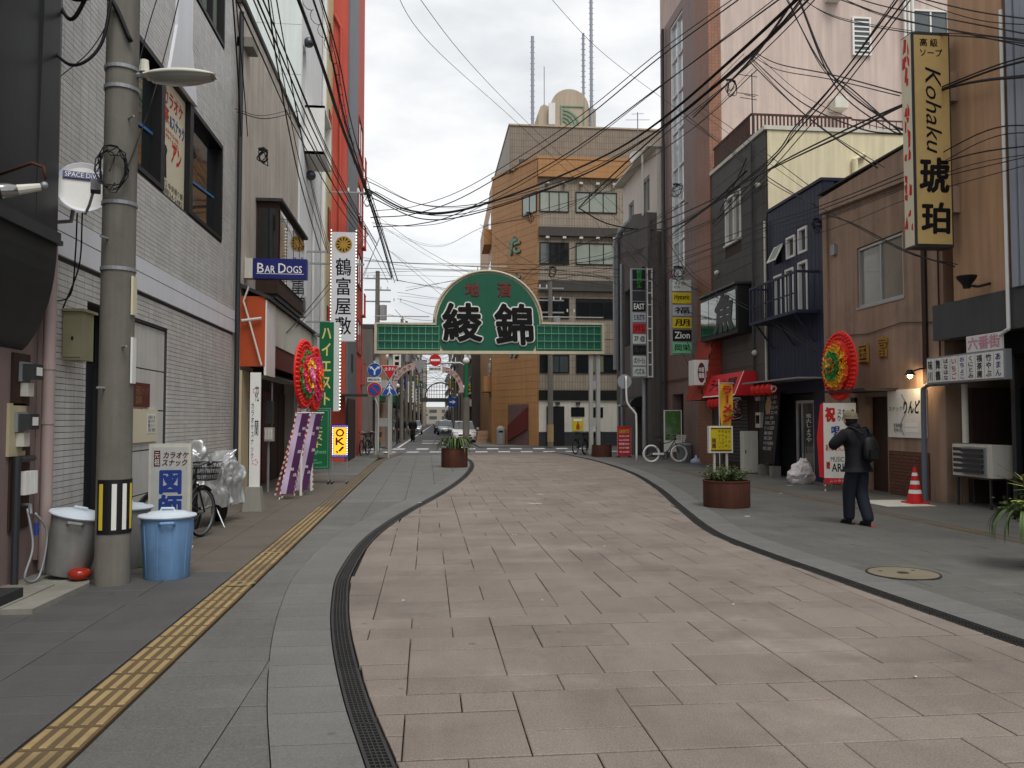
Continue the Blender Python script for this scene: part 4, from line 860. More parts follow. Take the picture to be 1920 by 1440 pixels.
# --- dark sided building with pale side wall and roof rail
e = thing('grey_sided_building', 'dark grey panelled building with a yellow side wall and a slatted roof rail', 'building', (13, 25.5, 0))
hw = (25.1, 26.5, 7.35, 8.95)
MB(FX(9.92, -1)).holes(23.15, 27.8, -.1, 10.1, [hw], -.3, 0).build('wall', 'mortar', e); P_(10.23, 16, 23.2, 27.8, -.1, 10.0, 'core', 'dark_siding', e)
P_(9.95, 16.2, 23.12, 23.19, -.1, 10.12, 'side_wall', 'yellow_render', e); P_(9.84, 16.2, 23.08, 27.82, 10.13, 10.25, 'coping', 'offwhite', e)
for r in range(19):
    z = .05+r*.53; y = 23.17-(.55 if r % 2 else 0)
    while y < 27.78:
        a0, a1 = max(y, 23.17), min(y+1.1, 27.79); y += 1.1
        if a1-a0 < .05: continue
        if a1 > hw[0] and a0 < hw[1] and z+.52 > hw[2] and z < hw[3]: 
            for q0, q1 in ((a0, min(a1, hw[0])), (max(a0, hw[1]), a1)):
                if q1-q0 > .05: MB(FX(9.92, -1)).box(q0+.004, q1-.004, z, z+.518, .002, .02).build('panel', 'dark_siding', e)
            continue
        MB(FX(9.92, -1)).box(a0+.004, a1-.004, z, min(z+.518, 10.1), .002, .02).build('panel', 'dark_siding', e)
window(e, FX(10.02, -1), 25.11, 26.49, 7.36, 8.94, 0, 2, 1, 'white', 'glass_curtain', .06, .14, sill='white')
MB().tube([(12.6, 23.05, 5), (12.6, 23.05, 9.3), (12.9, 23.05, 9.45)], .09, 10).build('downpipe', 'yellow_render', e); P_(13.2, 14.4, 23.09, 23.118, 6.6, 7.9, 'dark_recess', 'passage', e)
rl = MB(); rl.box(9.95, 13.2, 24.28, 24.33, 11.0, 11.06).box(9.95, 13.2, 24.28, 24.33, 10.35, 10.4).box(9.93, 9.98, 24.3, 27.7, 11.0, 11.06).box(9.93, 9.98, 24.3, 27.7, 10.35, 10.4).build('rail', 'wood_rail', e)
for k in range(26): P_(10.0+k*.122, 10.05+k*.122, 24.29, 24.32, 10.25, 11.0, 'slat', 'wood_rail', e)
for k in range(24): P_(9.94, 9.97, 24.45+k*.135, 24.52+k*.135, 10.25, 11.0, 'slat', 'wood_rail', e)
P_(13.2, 16, 24.29, 24.31, 10.95, 11.0, 'thin_rail', 'wood_rail', e)
for k in range(12): P_(13.35+k*.22, 13.37+k*.22, 24.29, 24.31, 10.25, 10.95, 'baluster', 'wood_rail', e)
sh = P_(9.45, 9.895, 24.35, 27.75, 4.25, 5.75, 'show_window', 'black', e)
for k in range(4): MB(FX(9.45, -1)).box(24.45+k*.82, 25.22+k*.82, 4.4, 5.6, .003, .02).build('pane', 'glass_green' if 'glass_green' in MATS else glass_mat('glass_green', (24, 60, 48)), sh)
lettering(sh, '魚', FX(9.42, -1), (24.7, 26.4, 4.42, 5.55), 'slate_band', bold=.05, shear=.2)
P_(9.35, 9.9, 24.3, 27.8, 5.752, 5.82, 'show_window_roof', 'dark_metal', e)
for y, z in ((23.6, 8.6), (24.0, 3.6), (27.2, 6.6)): MB(FX(9.9, -1)).ball((y, z, .06), .09, 10, 6).build('dome_lamp', 'offwhite', e, smooth=True)
MB().tube([(9.85, 24.1, 2.4), (9.85, 24.1, 10)], .03, 6).build('conduit', 'slate_band', e)
# shop front: red awning, shingle hood, signs
g = MB(); g.fr = fr; g.flip = True; g.prism([(9.895, 3.05), (9.5, 3.05), (9.2, 2.32), (9.895, 2.32)], 24.0, 26.9); aw = g.build('awning', 'red_cloth', e)
fw = (Vector((9.35, 0, 2.685)), Vector((0, 1, 0)), Vector((.38, 0, .925)), Vector((-.925, 0, .38)))
lettering(aw, 'ラーメン随園', fw, (24.35, 26.5, -.22, .24), 'ink', w=.004, bold=.02); mb = MB(fw); mb.box(24, 26.9, -.4, -.36, .002, .01).box(24, 24.04, -.4, .4, .002, .01); mb.build('awning_trim', 'white', aw)
mb = MB(); mb.fr = fr; mb.flip = True; mb.prism([(9.895, 4.4), (9.7, 4.4), (9.2, 2.25), (9.895, 2.25)], 27.0, 28.6); mb.build('hood_core', 'mortar', e)
for r in range(11):
    for q in range(6):
        t0 = r/11; x = 9.2+.5*t0-.03; z = 2.25+2.15*t0; o_ = (.135 if r % 2 else 0)
        y0 = 27.0+q*.27+o_
        if y0+.25 > 28.62: continue
        m_ = MB((Vector((x, 0, z)), Vector((0, 1, 0)), Vector((.226, 0, .974)), Vector((-.974, 0, .226)))); m_.box(y0, y0+.262, 0, .215, 0, .018); m_.build('shingle', 'red_shingle', e)
for r in range(11):
    t0 = r/11; P_(9.2+.5*t0, 9.89, 26.96, 26.995, 2.25+2.15*t0, 2.25+2.15*(t0+1/11)-.01, 'shingle', 'red_shingle', e)
MB(FX(9.88, -1)).box(23.9, 26.9, 0, 2.3, .0, .015).build('shop_front', 'passage', e)
mb = MB(FX(9.86, -1))
for k in range(18): mb.box(24.6, 26.3, .25+k*.11, .33+k*.11, .0, .015)
mb.build('shutter', 'slate_band', e)
s = thing('box_sign', 'white double faced box sign with a dark red oval on the shingle hood', 'sign', (9.1, 27.2, 2.7)); P_(8.95, 9.45, 27.0, 27.6, 2.75, 3.6, 'case', 'white', s); mb = MB(FY(27.0)); mb.prism([(9.2+.13*math.cos(6.283*k/20), 3.17+.34*math.sin(6.283*k/20)) for k in range(20)], .001, .006); mb.build('oval', 'maroon', s); lettering(s, '中華\n随園', FY(26.994), (9.11, 9.29, 2.98, 3.36), 'white_ink', bold=.02, fit=False)
for k in range(3):
    y = 26.3-.35*k; s = thing('paper_lantern', 'plain round red lantern under the red noodle awning', 'lantern', (9.3, y, 1.95), 'plain round lanterns under the awning'); MB().lathe([(.05, 0), (.14, .06), (.17, .16), (.14, .28), (.05, .34)], 14, (9.3, y, 1.94)).build('shade', 'lantern_red', s, smooth='auto'); MB().lathe([(.055, 0), (.055, .02)], 10, (9.3, y, 2.285)).build('rim', 'black', s)
s = thing('large_lantern', 'large dark red lantern with black katakana beside the noodle banner', 'lantern', (9.25, 24.2, 1.5)); MB().lathe([(.12, 0), (.22, .06), (.25, .2), (.25, .55), (.22, .68), (.12, .74)], 18, (9.25, 24.25, 1.55)).build('shade', 'maroon', s, smooth='auto')
lettering(s, 'ラーメン', FG((9.25, 23.98, 0), (1, 0, 0)), (-.17, .17, 1.6, 2.25), 'ink', vertical=True, bold=.05, gap=.95, w=.01); lettering(s, 'ラーメン', FG((9.25, 23.985, 0), (1, 0, 0)), (-.18, .18, 1.59, 2.26), 'white_ink', vertical=True, bold=.09, gap=.95, name='lettering_outline')
for y, z0, z1, lab in ((23.7, 2.15, 2.6, 'upper grey meter box on the dark corner beside the red awning'), (23.7, 1.35, 1.8, 'lower pale meter box on the dark corner beside the red awning')):
    s = thing('meter_box', lab, 'meter box', (9.85, y, z0)); P_(9.75, 9.895, y-.25, y+.1, z0, z1, 'case', 'galv' if z0 > 2 else 'offwhite', s); P_(9.74, 9.749, y-.2, y+.05, z0+.12, z1-.08, 'window', 'glass_dark', s)
s = thing('white_locker', 'tall pale steel locker standing under the large lantern', 'cabinet', (9.5, 23.4, 0)); P_(9.25, 9.7, 23.5, 23.75, .02, 1.25, 'case', 'offwhite', s); P_(9.27, 9.68, 23.485, 23.499, .05, 1.22, 'door', 'offwhite', s); MB().box(9.3, 9.33, 23.47, 23.484, .6, .7).build('handle', 'black', s)
for x in (9.27, 9.66): P_(x, x+.03, 23.52, 23.55, 0, .019, 'foot', 'black', s)
# --- tall pink tiled building
p = thing('pink_building', 'tall pale pink building with a tall glass stair window and tiled front', 'building', (15, 31, 0))
gw = (30.9, 32.6, 4.2, 17.7)
MB(FR).holes(27.85, 34.0, -.1, 18.1, [gw, (31.2, 32.6, -.1, 2.6)], -.4, 0).build('wall', 'mauve_tile', p); P_(10.31, 24, 27.87, 34, -.1, 26, 'core', 'pale_pink', p); P_(9.85, 10.3, 27.84, 29.3, -.1, 24, 'corner_pier', 'rust_tile', p); P_(9.851, 10.3, 27.825, 27.839, -.1, 24, 'corner_face', 'rust_tile_side', p)
MB(FR).box(29.3, 34.0, 18.1, 24, -.4, -.003).build('upper_wall', 'pale_pink', p); P_(9.6, 24, 27.7, 34.1, 24, 24.2, 'roof', 'dark_roof', p)
window(p, FX(10.05, -1), 30.92, 32.58, 4.22, 17.68, 0, 2, 9, 'white', glass_mat('glass_sky', (176, 186, 196), .1), .07, .12)
MB(FX(10.28, -1)).box(31.2, 32.6, 0, 2.6, 0, .02).build('entrance', 'black', p); MB().tube([(9.8, 33.3, 0), (9.8, 33.3, 18)], .06, 8).build('downpipe', 'dark_metal', p); MB(FR).box(27.86, 34, 3.1, 3.2, .002, .03).build('ledge', 'brick', p)
fy = FY(27.86); window(p, fy, 15.2, 15.9, 14.7, 16.1, .003, 1, 8, 'white', 'glass_grey', .06, .08); window(p, fy, 15.3, 16.2, 10.6, 12.0, .003, 1, 1, 'white', 'glass_grey', .06, .08); window(p, fy, 17.5, 18.9, 15.2, 16.5, .003, 2, 1, 'white', 'glass_grey', .06, .08)
for x, z in ((14.2, 16.6), (14.3, 12.6)): P_(x, x+.5, 27.4, 27.857, z, z+.4, 'vent_box', 'offwhite', p)
for x in (17.15, 17.3, 17.45): MB().tube([(x, 27.7, 6), (x, 27.7, 20)], .05, 6).build('pipe', 'white', p)
# sign columns
def column(label, x0, x1, y, rows, z1, hh, case='galv'):
    s = thing('sign_column', label, 'sign', ((x0+x1)/2, y, z1-hh*len(rows))); P_(x0-.04, x1+.04, y, y+.25, z1-hh*len(rows)-.03, z1+.03, 'case', case, s); f_ = FY(y)
    for k, (txt, bgm, ink, vert) in enumerate(rows):
        b0 = z1-hh*(k+1); pn = MB(f_).box(x0, x1, b0+.03, b0+hh-.03, .002, .03).build('sign_panel', bgm, s)
        if txt: lettering(pn, txt, FY(y-.03), (x0+(x1-x0)*.1, x1-(x1-x0)*.1, b0+hh*.25, b0+hh*.78), ink, bold=.02, name='lettering', fit='\n' not in txt)
    return s, f_
M('sign_yellow', (206, 186, 40), .4, .06); M('sign_mint', (120, 196, 150), .4, .06); M('sign_red', (186, 44, 54), .4, .06); M('sign_grey', (176, 182, 190), .4, .06); M('sign_pale', (206, 212, 206), .4, .06)
s, f_ = column('stack of six lit bar nameplates on the brick front of the pink building', 8.98, 9.68, 29.5, [('サウンド\nビル', 'sign_mint' if 0 else 'sign_pale', 'ink', 0), ('Hysteric', 'sign_yellow', 'ink', 0), ('福', 'sign_grey', 'ink', 0), ('朋', 'sign_yellow', 'ink', 0), ('Zion', 'black', 'white_ink', 0), ('岡栄', 'sign_mint', 'ink', 0)], 6.75, .46)
for z in (6.4, 4.4): P_(9.69, 9.895, 29.58, 29.65, z, z+.06, 'bracket', 'galv', s)
s, f_ = column('tall stack of bar nameplates with a white ladder frame by the grey building', 8.62, 9.18, 34.0, [('', 'black', 'ink', 0), ('', 'black', 'ink', 0), ('', 'dark_metal', 'ink', 0), ('EAST', 'black', 'white_ink', 0), ('ともだち', 'sign_grey', 'ink', 0), ('つくし', 'sign_red', 'ink', 0), ('2F @', 'sign_pale', 'ink', 0), ('パレット', 'black', 'slate_band', 0), ('ボンリージュ', 'sign_pale', 'ink', 0), ('パズル', 'sign_pale', 'ink', 0)], 7.95, .458)
lettering(s, '朝日屋ビル', FY(33.96), (8.78, 9.02, 7.12, 7.9), 'green_ink', vertical=True, bold=.03); mb = MB(FY(34.05)); mb.box(9.24, 9.29, 3.35, 8.0, 0, .06).box(9.44, 9.49, 3.35, 8.0, 0, .06)
for k in range(10): mb.box(9.29, 9.44, 3.37+k*.507, 3.42+k*.507, .01, .05)
mb.build('ladder_frame', 'white', s)
# --- grey house on the corner with a white house behind
q = thing('grey_corner_building', 'dark grey rendered corner building with a silver duct and ground floor bars', 'building', (11.5, 37, 0))
MB(FX(9.3, -1)).holes(34.05, 39.9, -.1, 9.6, [(35.2, 36.2, -.1, 2.2), (37.0, 38.2, 5, 7.6), (34.6, 35.6, 6.6, 8.2)], -.3, 0).build('wall', 'grey_render', q); P_(9.61, 15, 34.05, 39.9, -.1, 9.6, 'core', 'grey_render', q); MB(FX(9.3, -1)).prism([(34.05, 9.603), (39.9, 9.603), (39.9, 10.0), (36.5, 10.9), (34.05, 10.4)], -.4, 0).build('parapet', 'grey_render', q)
MB(FX(9.58, -1)).box(35.2, 36.2, 0, 2.2, 0, .02).build('door', 'black', q); MB(FX(9.55, -1)).box(37.0, 38.2, 5, 7.6, 0, .02).build('window', 'glass_dark', q); MB(FX(9.55, -1)).box(34.6, 35.6, 6.6, 8.2, 0, .02).build('window', 'glass_dark', q)
mb = MB(); mb.fr = fr; mb.flip = True; mb.prism([(9.298, 2.6)]+[(9.298-.6*math.sin(k*math.pi/16), 2.6-.45+.45*math.cos(k*math.pi/16)) for k in range(1, 9)]+[(9.298, 2.15)], 34.9, 36.5); mb.build('barrel_awning', 'black', q)
MB().tube([(9.15, 39.3, 4), (9.15, 39.3, 10.2), (9.3, 38.8, 10.7), (9.5, 37.5, 10.9)], .16, 10).tube([(9.2, 38.4, .0), (9.2, 38.4, 9)], .07, 8).tube([(9.2, 34.4, 0), (9.2, 34.4, 4), (9.35, 34.4, 4.1)], .09, 8).build('duct', 'galv', q, smooth='auto')
window(q, FX(9.3, -1), 38.6, 39.6, .9, 2.3, .003, 1, 1, 'offwhite', 'glass_grey', .06, .06)
wq = thing('white_house', 'white rendered house with a sloping roof behind the grey corner building', 'building', (12, 37, 9.6))
MB(FX(9.72, -1)).holes(34.05, 40.1, 9.61, 13.2, [(38.0, 39.0, 10.5, 12.0), (35.2, 36.6, 10.8, 12.4)], -.3, 0).box(34.05, 40.1, 9.61, 13.2, -5, -.302).build('wall', 'white_house', wq)
window(wq, FX(9.85, -1), 38.02, 38.98, 10.52, 11.98, 0, 2, 1, 'alu', 'glass_grey', .05, .08); window(wq, FX(9.85, -1), 35.22, 36.58, 10.82, 12.38, 0, 2, 1, 'alu', 'glass_grey', .05, .08)
mb = MB(FX(9.72, -1)); mb.prism([(33.9, 13.203), (40.4, 13.203), (40.4, 13.3), (33.9, 13.3)], -5.2, .45); mb.build('roof', 'offwhite', wq); MB().tube([(9.25, 34.6, 10.4), (9.25, 34.6, 13.1)], .05, 6).build('downpipe', 'offwhite', wq)
s = thing('aerial', 'thin television aerial with a small white dish above the white house roof', 'antenna', (9.6, 42, 13.4))
mb = MB(); mb.tube([(10.2, 39, 13.6), (10.2, 39, 16.6)], .025, 6); mb.build('mast', 'galv', s)
for z, w_ in ((15.2, .7), (15.6, .5), (16.2, .6), (16.5, .3)): MB().tube([(10.2-w_, 39, z), (10.2+w_, 39, z+.05)], .012, 5).build('rod', 'galv', s)
MB((Vector((10.1, 38.9, 14.3)), Vector((1, 0, 0)), Vector((0, 0, 1)), Vector((0, -1, 0)))).lathe([(.05, -.08), (.3, -.03), (.36, .03), (.3, 0), (.02, -.04)], 18, (0, 0, 0)).build('dish', 'white', s, smooth='auto')
s = thing('aerial', 'dark television aerial standing on the slatted roof terrace', 'antenna', (10.3, 24.8, 10.2)); MB().tube([(10.35, 25.2, 10.2), (10.35, 25.2, 12.7)], .02, 6).build('mast', 'dark_metal', s)
for z, w_ in ((12.6, .45), (12.0, .5), (11.85, .4), (11.95, .25)): MB().tube([(10.35-w_, 25.2, z+.06), (10.35+w_*.4, 25.2, z)], .012, 5).build('rod', 'dark_metal', s)
# ================================================================ ARCH OVER THE STREET
M('arch_green', (26, 92, 70), .45, .1, 1.5, streak=.06); M('arch_trim', (206, 196, 172), .5, .12, 3, streak=.1, grime=.25); M('neon_tube', (120, 176, 150), .3, .08); M('brown_red', (112, 44, 40), .5, .1)
g = thing('street_arch', 'green arch sign with a round top carrying black brush characters across the street', 'arch sign', (2.7, 35, 0))
fy = FY(35.0)
cx, cz, R = 2.6, 5.62, 2.22
outline = [(-2.18, 4.36), (7.6, 4.42), (7.6, 5.76), (4.9, 5.74)]+[(cx+2.28*math.cos(a), 5.72+2.2*math.sin(a)) for a in [math.pi*k/28 for k in range(0, 29)]]+[(.3, 5.7), (-2.18, 5.66)]
MB(fy).prism(outline, -.55, -.06).build('case', 'arch_trim', g)
inner = [(.62, 4.5), (4.58, 4.52)]+[(cx+2.2*math.cos(a), 5.62+2.22*math.sin(a)) for a in [-.53+(math.pi+1.06)*k/34 for k in range(35)]]
MB(fy).prism([(x, max(z, 4.5)) for x, z in inner[2:]], -.055, .0).build('disc_panel', 'arch_green', g)
MB(fy).box(-2.08, .55, 4.5, 5.58, -.055, -.02).build('side_panel', 'arch_green', g); MB(fy).box(4.65, 7.5, 4.54, 5.66, -.055, -.02).build('side_panel', 'arch_green', g)
mb = MB(fy)                                      # raised cream rim
rim = [(cx+2.31*math.cos(a), 5.7+2.24*math.sin(a), -.02) for a in [math.pi*k/30 for k in range(31)]]; mb.tube(rim, .05, 8); mb.build('rim', 'arch_trim', g, smooth=True)
for z0, z1, x0, x1 in ((4.36, 4.49, -2.2, 7.62),): MB(fy).prism([(x0, 4.35), (x1, 4.41), (x1, 4.53), (x0, 4.48)], -.057, .03).build('lower_trim', 'arch_trim', g)
MB(fy).box(-2.2, .36, 5.59, 5.67, -.057, .03).build('upper_trim', 'arch_trim', g); MB(fy).box(4.88, 7.62, 5.67, 5.76, -.057, .03).build('upper_trim', 'arch_trim', g)
MB(fy).box(-2.2, -2.1, 4.49, 5.585, -.057, .025).build('end_trim', 'arch_trim', g); MB(fy).box(7.52, 7.62, 4.54, 5.665, -.057, .025).build('end_trim', 'arch_trim', g)
for x0, x1, z0, z1 in ((-2.05, .5, 4.52, 5.56), (4.7, 7.48, 4.56, 5.64)):
    n = 9
    for k in range(n+1): x = x0+(x1-x0)*k/n; MB(fy).tube([(x, z0, .01), (x, z1, .01)], .014, 5).build('neon_tube', 'neon_tube', g)
    for k in range(4): z = z0+.05+(z1-z0-.1)*k/3; MB(fy).tube([(x0, z, .035), (x1, z, .035)], .014, 5).build('neon_tube', 'neon_tube', g)
for ch, rc in (('綾', (.6, 2.44, 4.8, 6.62)), ('錦', (2.82, 4.64, 4.68, 6.62))):
    rc = (rc[0]+.13, rc[1]-.13, rc[2]+.13, rc[3]-.13); lettering(g, ch, fy, rc, 'white_ink', depth=.05, w=.001, bold=.0, shear=-.05, fat=.105, name='letter_outline'); lettering(g, ch, fy, rc, 'ink', depth=.03, w=.052, bold=.0, shear=-.05, fat=.05)
lettering(g, '地', fy, (1.62, 2.2, 6.85, 7.4), 'brown_red', depth=.03, bold=.03); lettering(g, '酒', fy, (3.0, 3.55, 6.85, 7.42), 'brown_red', depth=.03, bold=.03)
M('arch_leg', (176, 176, 172), .5, .12, streak=.12, grime=.2)
for xs in ((-2.15, -1.45), (6.98, 7.45)):
    lg = MB(); lg.box(xs[0], xs[0]+.16, 35.1, 35.3, 0, 4.4).build('leg', 'arch_leg', g); MB().box(xs[1]-.16, xs[1], 35.1, 35.3, 0, 4.4).build('leg', 'arch_leg', g)
    for z in (1.3, 2.9): MB().box(xs[0]+.165, xs[1]-.165, 35.12, 35.28, z, z+.35).build('cross_plate', 'arch_leg', g)
    MB().box(xs[0]-.05, xs[1]+.05, 35.02, 35.38, 0, .12).build('foot_plate', 'concrete', g)
for x0, x1, z in ((-2.2, .1, 5.95), (4.9, 7.6, 6.0), (.9, 3.4, 8.15)): MB(fy).tube([(x0, z, -.1), (x1, z, -.1)], .025, 6).build('lamp_rail', 'arch_leg', g); MB(fy).tube([((x0+x1)/2, z-.3, -.3), ((x0+x1)/2, z, -.1)], .02, 5).build('rail_stay', 'arch_leg', g)
# ================================================================ BROWN CORNER BUILDING BEYOND THE CROSSING
M('brown_panel', (168, 126, 82), .55, .12, 1, island=.06, streak=.12); tile_mat('rib_tile', (156, 146, 130), .62, .16, .42, gap=.05, axis='X', var=.08); tile_mat('rib_tile_dark', (138, 128, 114), .62, .14, .4, gap=.05, axis='X', var=.08)
M('dark_ledge', (70, 68, 64), .7, .15, streak=.1); M('mauve_metal', (104, 84, 82), .5, .15, streak=.1); M('tower_render', (176, 164, 144), .8, .08, streak=.14); M('tower_green', (120, 150, 128), .7, .2, streak=.2)
b = thing('corner_building', 'five storey corner building with brown cladding and green tube letters beyond the crossing', 'building', (9, 54, 0))
A = Vector((4.15, 52.5, 0)); B = Vector((6.45, 47.8, 0)); ln = (B-A).length; fch = FG(A, B-A); fm = FY(47.8)
if fch[3].y > 0: fch = (fch[0], fch[1], fch[2], -fch[3])
MB().prism([(A.x, A.y), (B.x, B.y), (15.5, 47.8), (15.5, 70), (4.5, 70)], 0, 16.9).build('core', 'brown_panel', b)
zf = [(4.3, 5.4), (7.5, 8.7), (10.7, 12.0), (13.8, 15.05)]
for r in range(40):                                  # cladding boards on the chamfer and top band
    z0 = .05+r*.42
    if z0+.41 > 17: break
    MB(fch).box(0, ln, z0, z0+.405, .002, .03).build('panel', 'brown_panel', b)
MB(fch).box(-.05, ln, 16.98, 17.15, -.1, .06).build('coping', 'brown_panel', b); MB(fm).box(6.45, 15.5, 16.9, 17.05, -.1, .33).build('coping', 'brown_panel', b)
for r in range(3): MB(fm).box(6.46, 15.5, 15.85+r*.36, 16.2+r*.36, .002, .3).build('panel', 'brown_panel', b)
for z0, z1, m_ in ((12.9, 15.84, 'rib_tile'), (9.75, 12.35, 'rib_tile'), (6.3, 9.1, 'rib_tile'), (3.3, 6.25, 'rib_tile')): MB(fm).box(6.5, 15.5, z0, z1, .002, .03).build('tile_face', m_, b)
for z0, z1 in ((12.36, 12.89), (9.11, 9.74)): MB(fm).box(6.5, 15.5, z0, z1, .002, .25).build('ledge', 'dark_ledge', b)
for (z0, z1), pn in zip(zf, ('glass_dark', 'glass_dark', 'glass_dark', 'glass_pale')):
    for x0, x1, n in ((6.55, 8.3, 3), (8.7, 11.2, 3), (11.6, 14, 3)): window(b, fm, x0, x1, z0, z1, .031, n, 1, 'black', 'glass_pale' if (x0 > 8.5 and z0 > 10) else pn, .06, .05)
window(b, fch, ln-1.6, ln-.02, 13.8, 15.05, .031, 2, 1, 'black', 'glass_pale', .06, .05)
for z in (15.45, 12.2): 
    for k in range(6): MB(fm).box(6.9+k*1.0, 7.1+k*1.0, z, z+.12, .1 if z < 13 else .031, .3).build('floodlight', 'offwhite', b)
MB(fm).box(6.5, 15.5, 2.72, 3.28, .002, .12).build('black_fascia', 'black', b); MB(fm).box(6.5, 15.5, .86, 2.7, .002, .03).build('white_front', 'offwhite', b); MB(fm).box(6.5, 15.5, 0, .85, .002, .05).build('dado', 'dark_metal', b)
MB(fm).box(6.95, 8.0, .05, 2.35, .051, .08).build('door', 'black', b); MB(fm).box(8.4, 9.2, 1.75, 2.3, .032, .06).build('window', 'glass_dark', b); MB(fm).box(9.7, 10.3, 1.7, 2.3, .032, .06).build('window', 'glass_dark', b)
for x in (7.6, 8.8): MB(fm).box(x-.12, x+.12, 2.45, 2.6, .031, .2).build('lamp', 'dark_metal', b)
po = thing('drink_poster', 'yellow drinks poster on the white front beyond the crossing', 'poster', (8.8, 47.7, .9)); MB(fm).box(8.48, 9.12, .92, 1.65, .055, .065).build('sheet', 'sign_yellow', po)
mb = MB(fm); mb.prism([(8.7, 1.0), (8.9, 1.0), (8.9, 1.25), (8.84, 1.32), (8.84, 1.45), (8.76, 1.45), (8.76, 1.32), (8.7, 1.25)], .066, .07); mb.build('bottle_print', 'red_shingle', po); mb = MB(fm); mb.box(8.55, 9.05, 1.5, 1.6, .066, .07).build('title_print', 'white_ink', po); mb = MB(fm); mb.prism([(9.0+.06*math.cos(k), 1.15+.06*math.sin(k)) for k in range(6)], .066, .07).build('fruit_print', 'tan_render', po)
for k, (ch, z0, z1) in enumerate((('た', 11.7, 12.75), ('す', 9.4, 10.4), ('け', 5.35, 6.3))):
    lettering(b, ch, fch, (2.3, 3.4, z0, z1), 'tower_green', depth=.12, w=.06, bold=.03); lettering(b, ch, fch, (2.28, 3.42, z0-.02, z1+.02), 'black', depth=.02, w=.035, bold=.05, name='letter_back')
# mauve angled plate at the foot of the chamfer
MB(fch).box(2.0, 4.3, .1, 2.5, .032, .06).build('foot_plate', 'mauve_metal', b); mb = MB(fch); mb.prism([(2.1, .25), (4.25, 1.0), (4.25, 2.3), (2.1, 1.2)], .061, .16); mb.build('foot_band', 'maroon', b)
fsd = FG((4.5, 70, 0), A-Vector((4.5, 70, 0)));  fsd = (fsd[0], fsd[1], fsd[2], Vector((-1, 0, 0)))
for z in (3.4, 6.6, 9.8, 13): MB(fsd).box(13.4, 16.6, z, z+1.0, .0, .5).build('balcony', 'brown_panel', b); MB(fsd).box(13.6, 16.4, z+1.0, z+2.2, .003, .03).build('window', 'glass_dark', b)
mb = MB(fsd); mb.prism([(14, 10.5), (17, 10.5), (17, 9.3)], .02, 1.2); mb.build('sun_shade', 'dark_ledge', b)
up = thing('rooftop_block', 'upper rooftop block of ribbed beige tile above the brown cornice', 'building', (9.5, 52, 17)); MB().box(5.0, 15.5, 50, 66, 16.9, 19.7).build('wall', 'rib_tile_dark', up); MB().box(4.95, 15.5, 49.94, 66, 19.705, 19.8).build('coping', 'tower_render', up)
for x0, x1 in ((5.6, 6.3), (11, 12.6)): MB(FY(50)).box(x0, x1, 17.15, 17.6, .002, .03).build('window', 'glass_dark', up)
tw_ = thing('rooftop_tower', 'beige rooftop tower with a round top and a green fan relief', 'tower', (9, 55, 19.7)); ft = FY(50.15)
pts = [(7.6, 19.81), (10.45, 19.81), (10.45, 21.0), (10.0, 21.05)]+[(8.8+1.2*math.cos(a), 21.05+1.15*math.sin(a)) for a in [math.pi*k/16 for k in range(1, 16)]]+[(7.6, 21.05)]
MB(ft).prism(pts, -2.5, 0).build('tower', 'tower_render', tw_); mb = MB(ft); mb.prism([(6.85, 19.81), (7.55, 19.81), (7.55, 21.1), (7.2, 21.25), (6.98, 21.1), (6.85, 20.7)], -2, -.2); mb.build('side_turret', 'tower_render', tw_); MB(ft).box(7.45, 7.85, 19.85, 21.2, .002, .2).build('fin', 'white_render', tw_)
fan = MB(ft)
for r0 in (.35, .65, .95, 1.25):
    p0 = [(8.35+r0*.75*math.cos(a), 19.86+r0*.75*math.sin(a)) for a in [math.pi/2*k/10 for k in range(11)]]; p1 = [(8.35+(r0+.16)*.75*math.cos(a), 19.86+(r0+.16)*.75*math.sin(a)) for a in [math.pi/2*k/10 for k in range(10, -1, -1)]]
    MB(ft).prism(p0+p1, .002, .06).build('fan_rib', 'tower_green', tw_)
mb = MB(ft); mb.box(8.2, 9.7, 21.05, 21.13, .002, .05).box(8.2, 8.27, 19.86, 21.04, .002, .05).box(9.63, 9.7, 19.86, 21.04, .002, .05); mb.build('fan_frame', 'tower_green', tw_)
def mast(x, y, z0, z1, r, label):
    s = thing('antenna_mast', label, 'antenna', (x, y, z0)); MB().tube([(x, y, z0), (x, y, z1)], r, 8).build('pole', 'grey_metal', s); mb = MB(); n = int((z1-z0)/.35)
    if r > .05:
        for k in range(n): MB().box(x-.15, x+.15, y-.02, y+.02, z0+.2+k*.35, z0+.23+k*.35).build('rung', 'grey_metal', s)
mast(6.5, 50.5, 19.8, 25.6, .1, 'grey antenna mast at the left end of the beige rooftop'); mast(7.6, 53, 19.8, 24.8, .03, 'thin rod antenna behind the rooftop tower'); mast(9.75, 50.6, 20.9, 26.0, .08, 'thinner mast of the pair beside the rooftop tower'); mast(10.15, 50.05, 19.81, 30.5, .1, 'taller mast of the pair beside the rooftop tower')
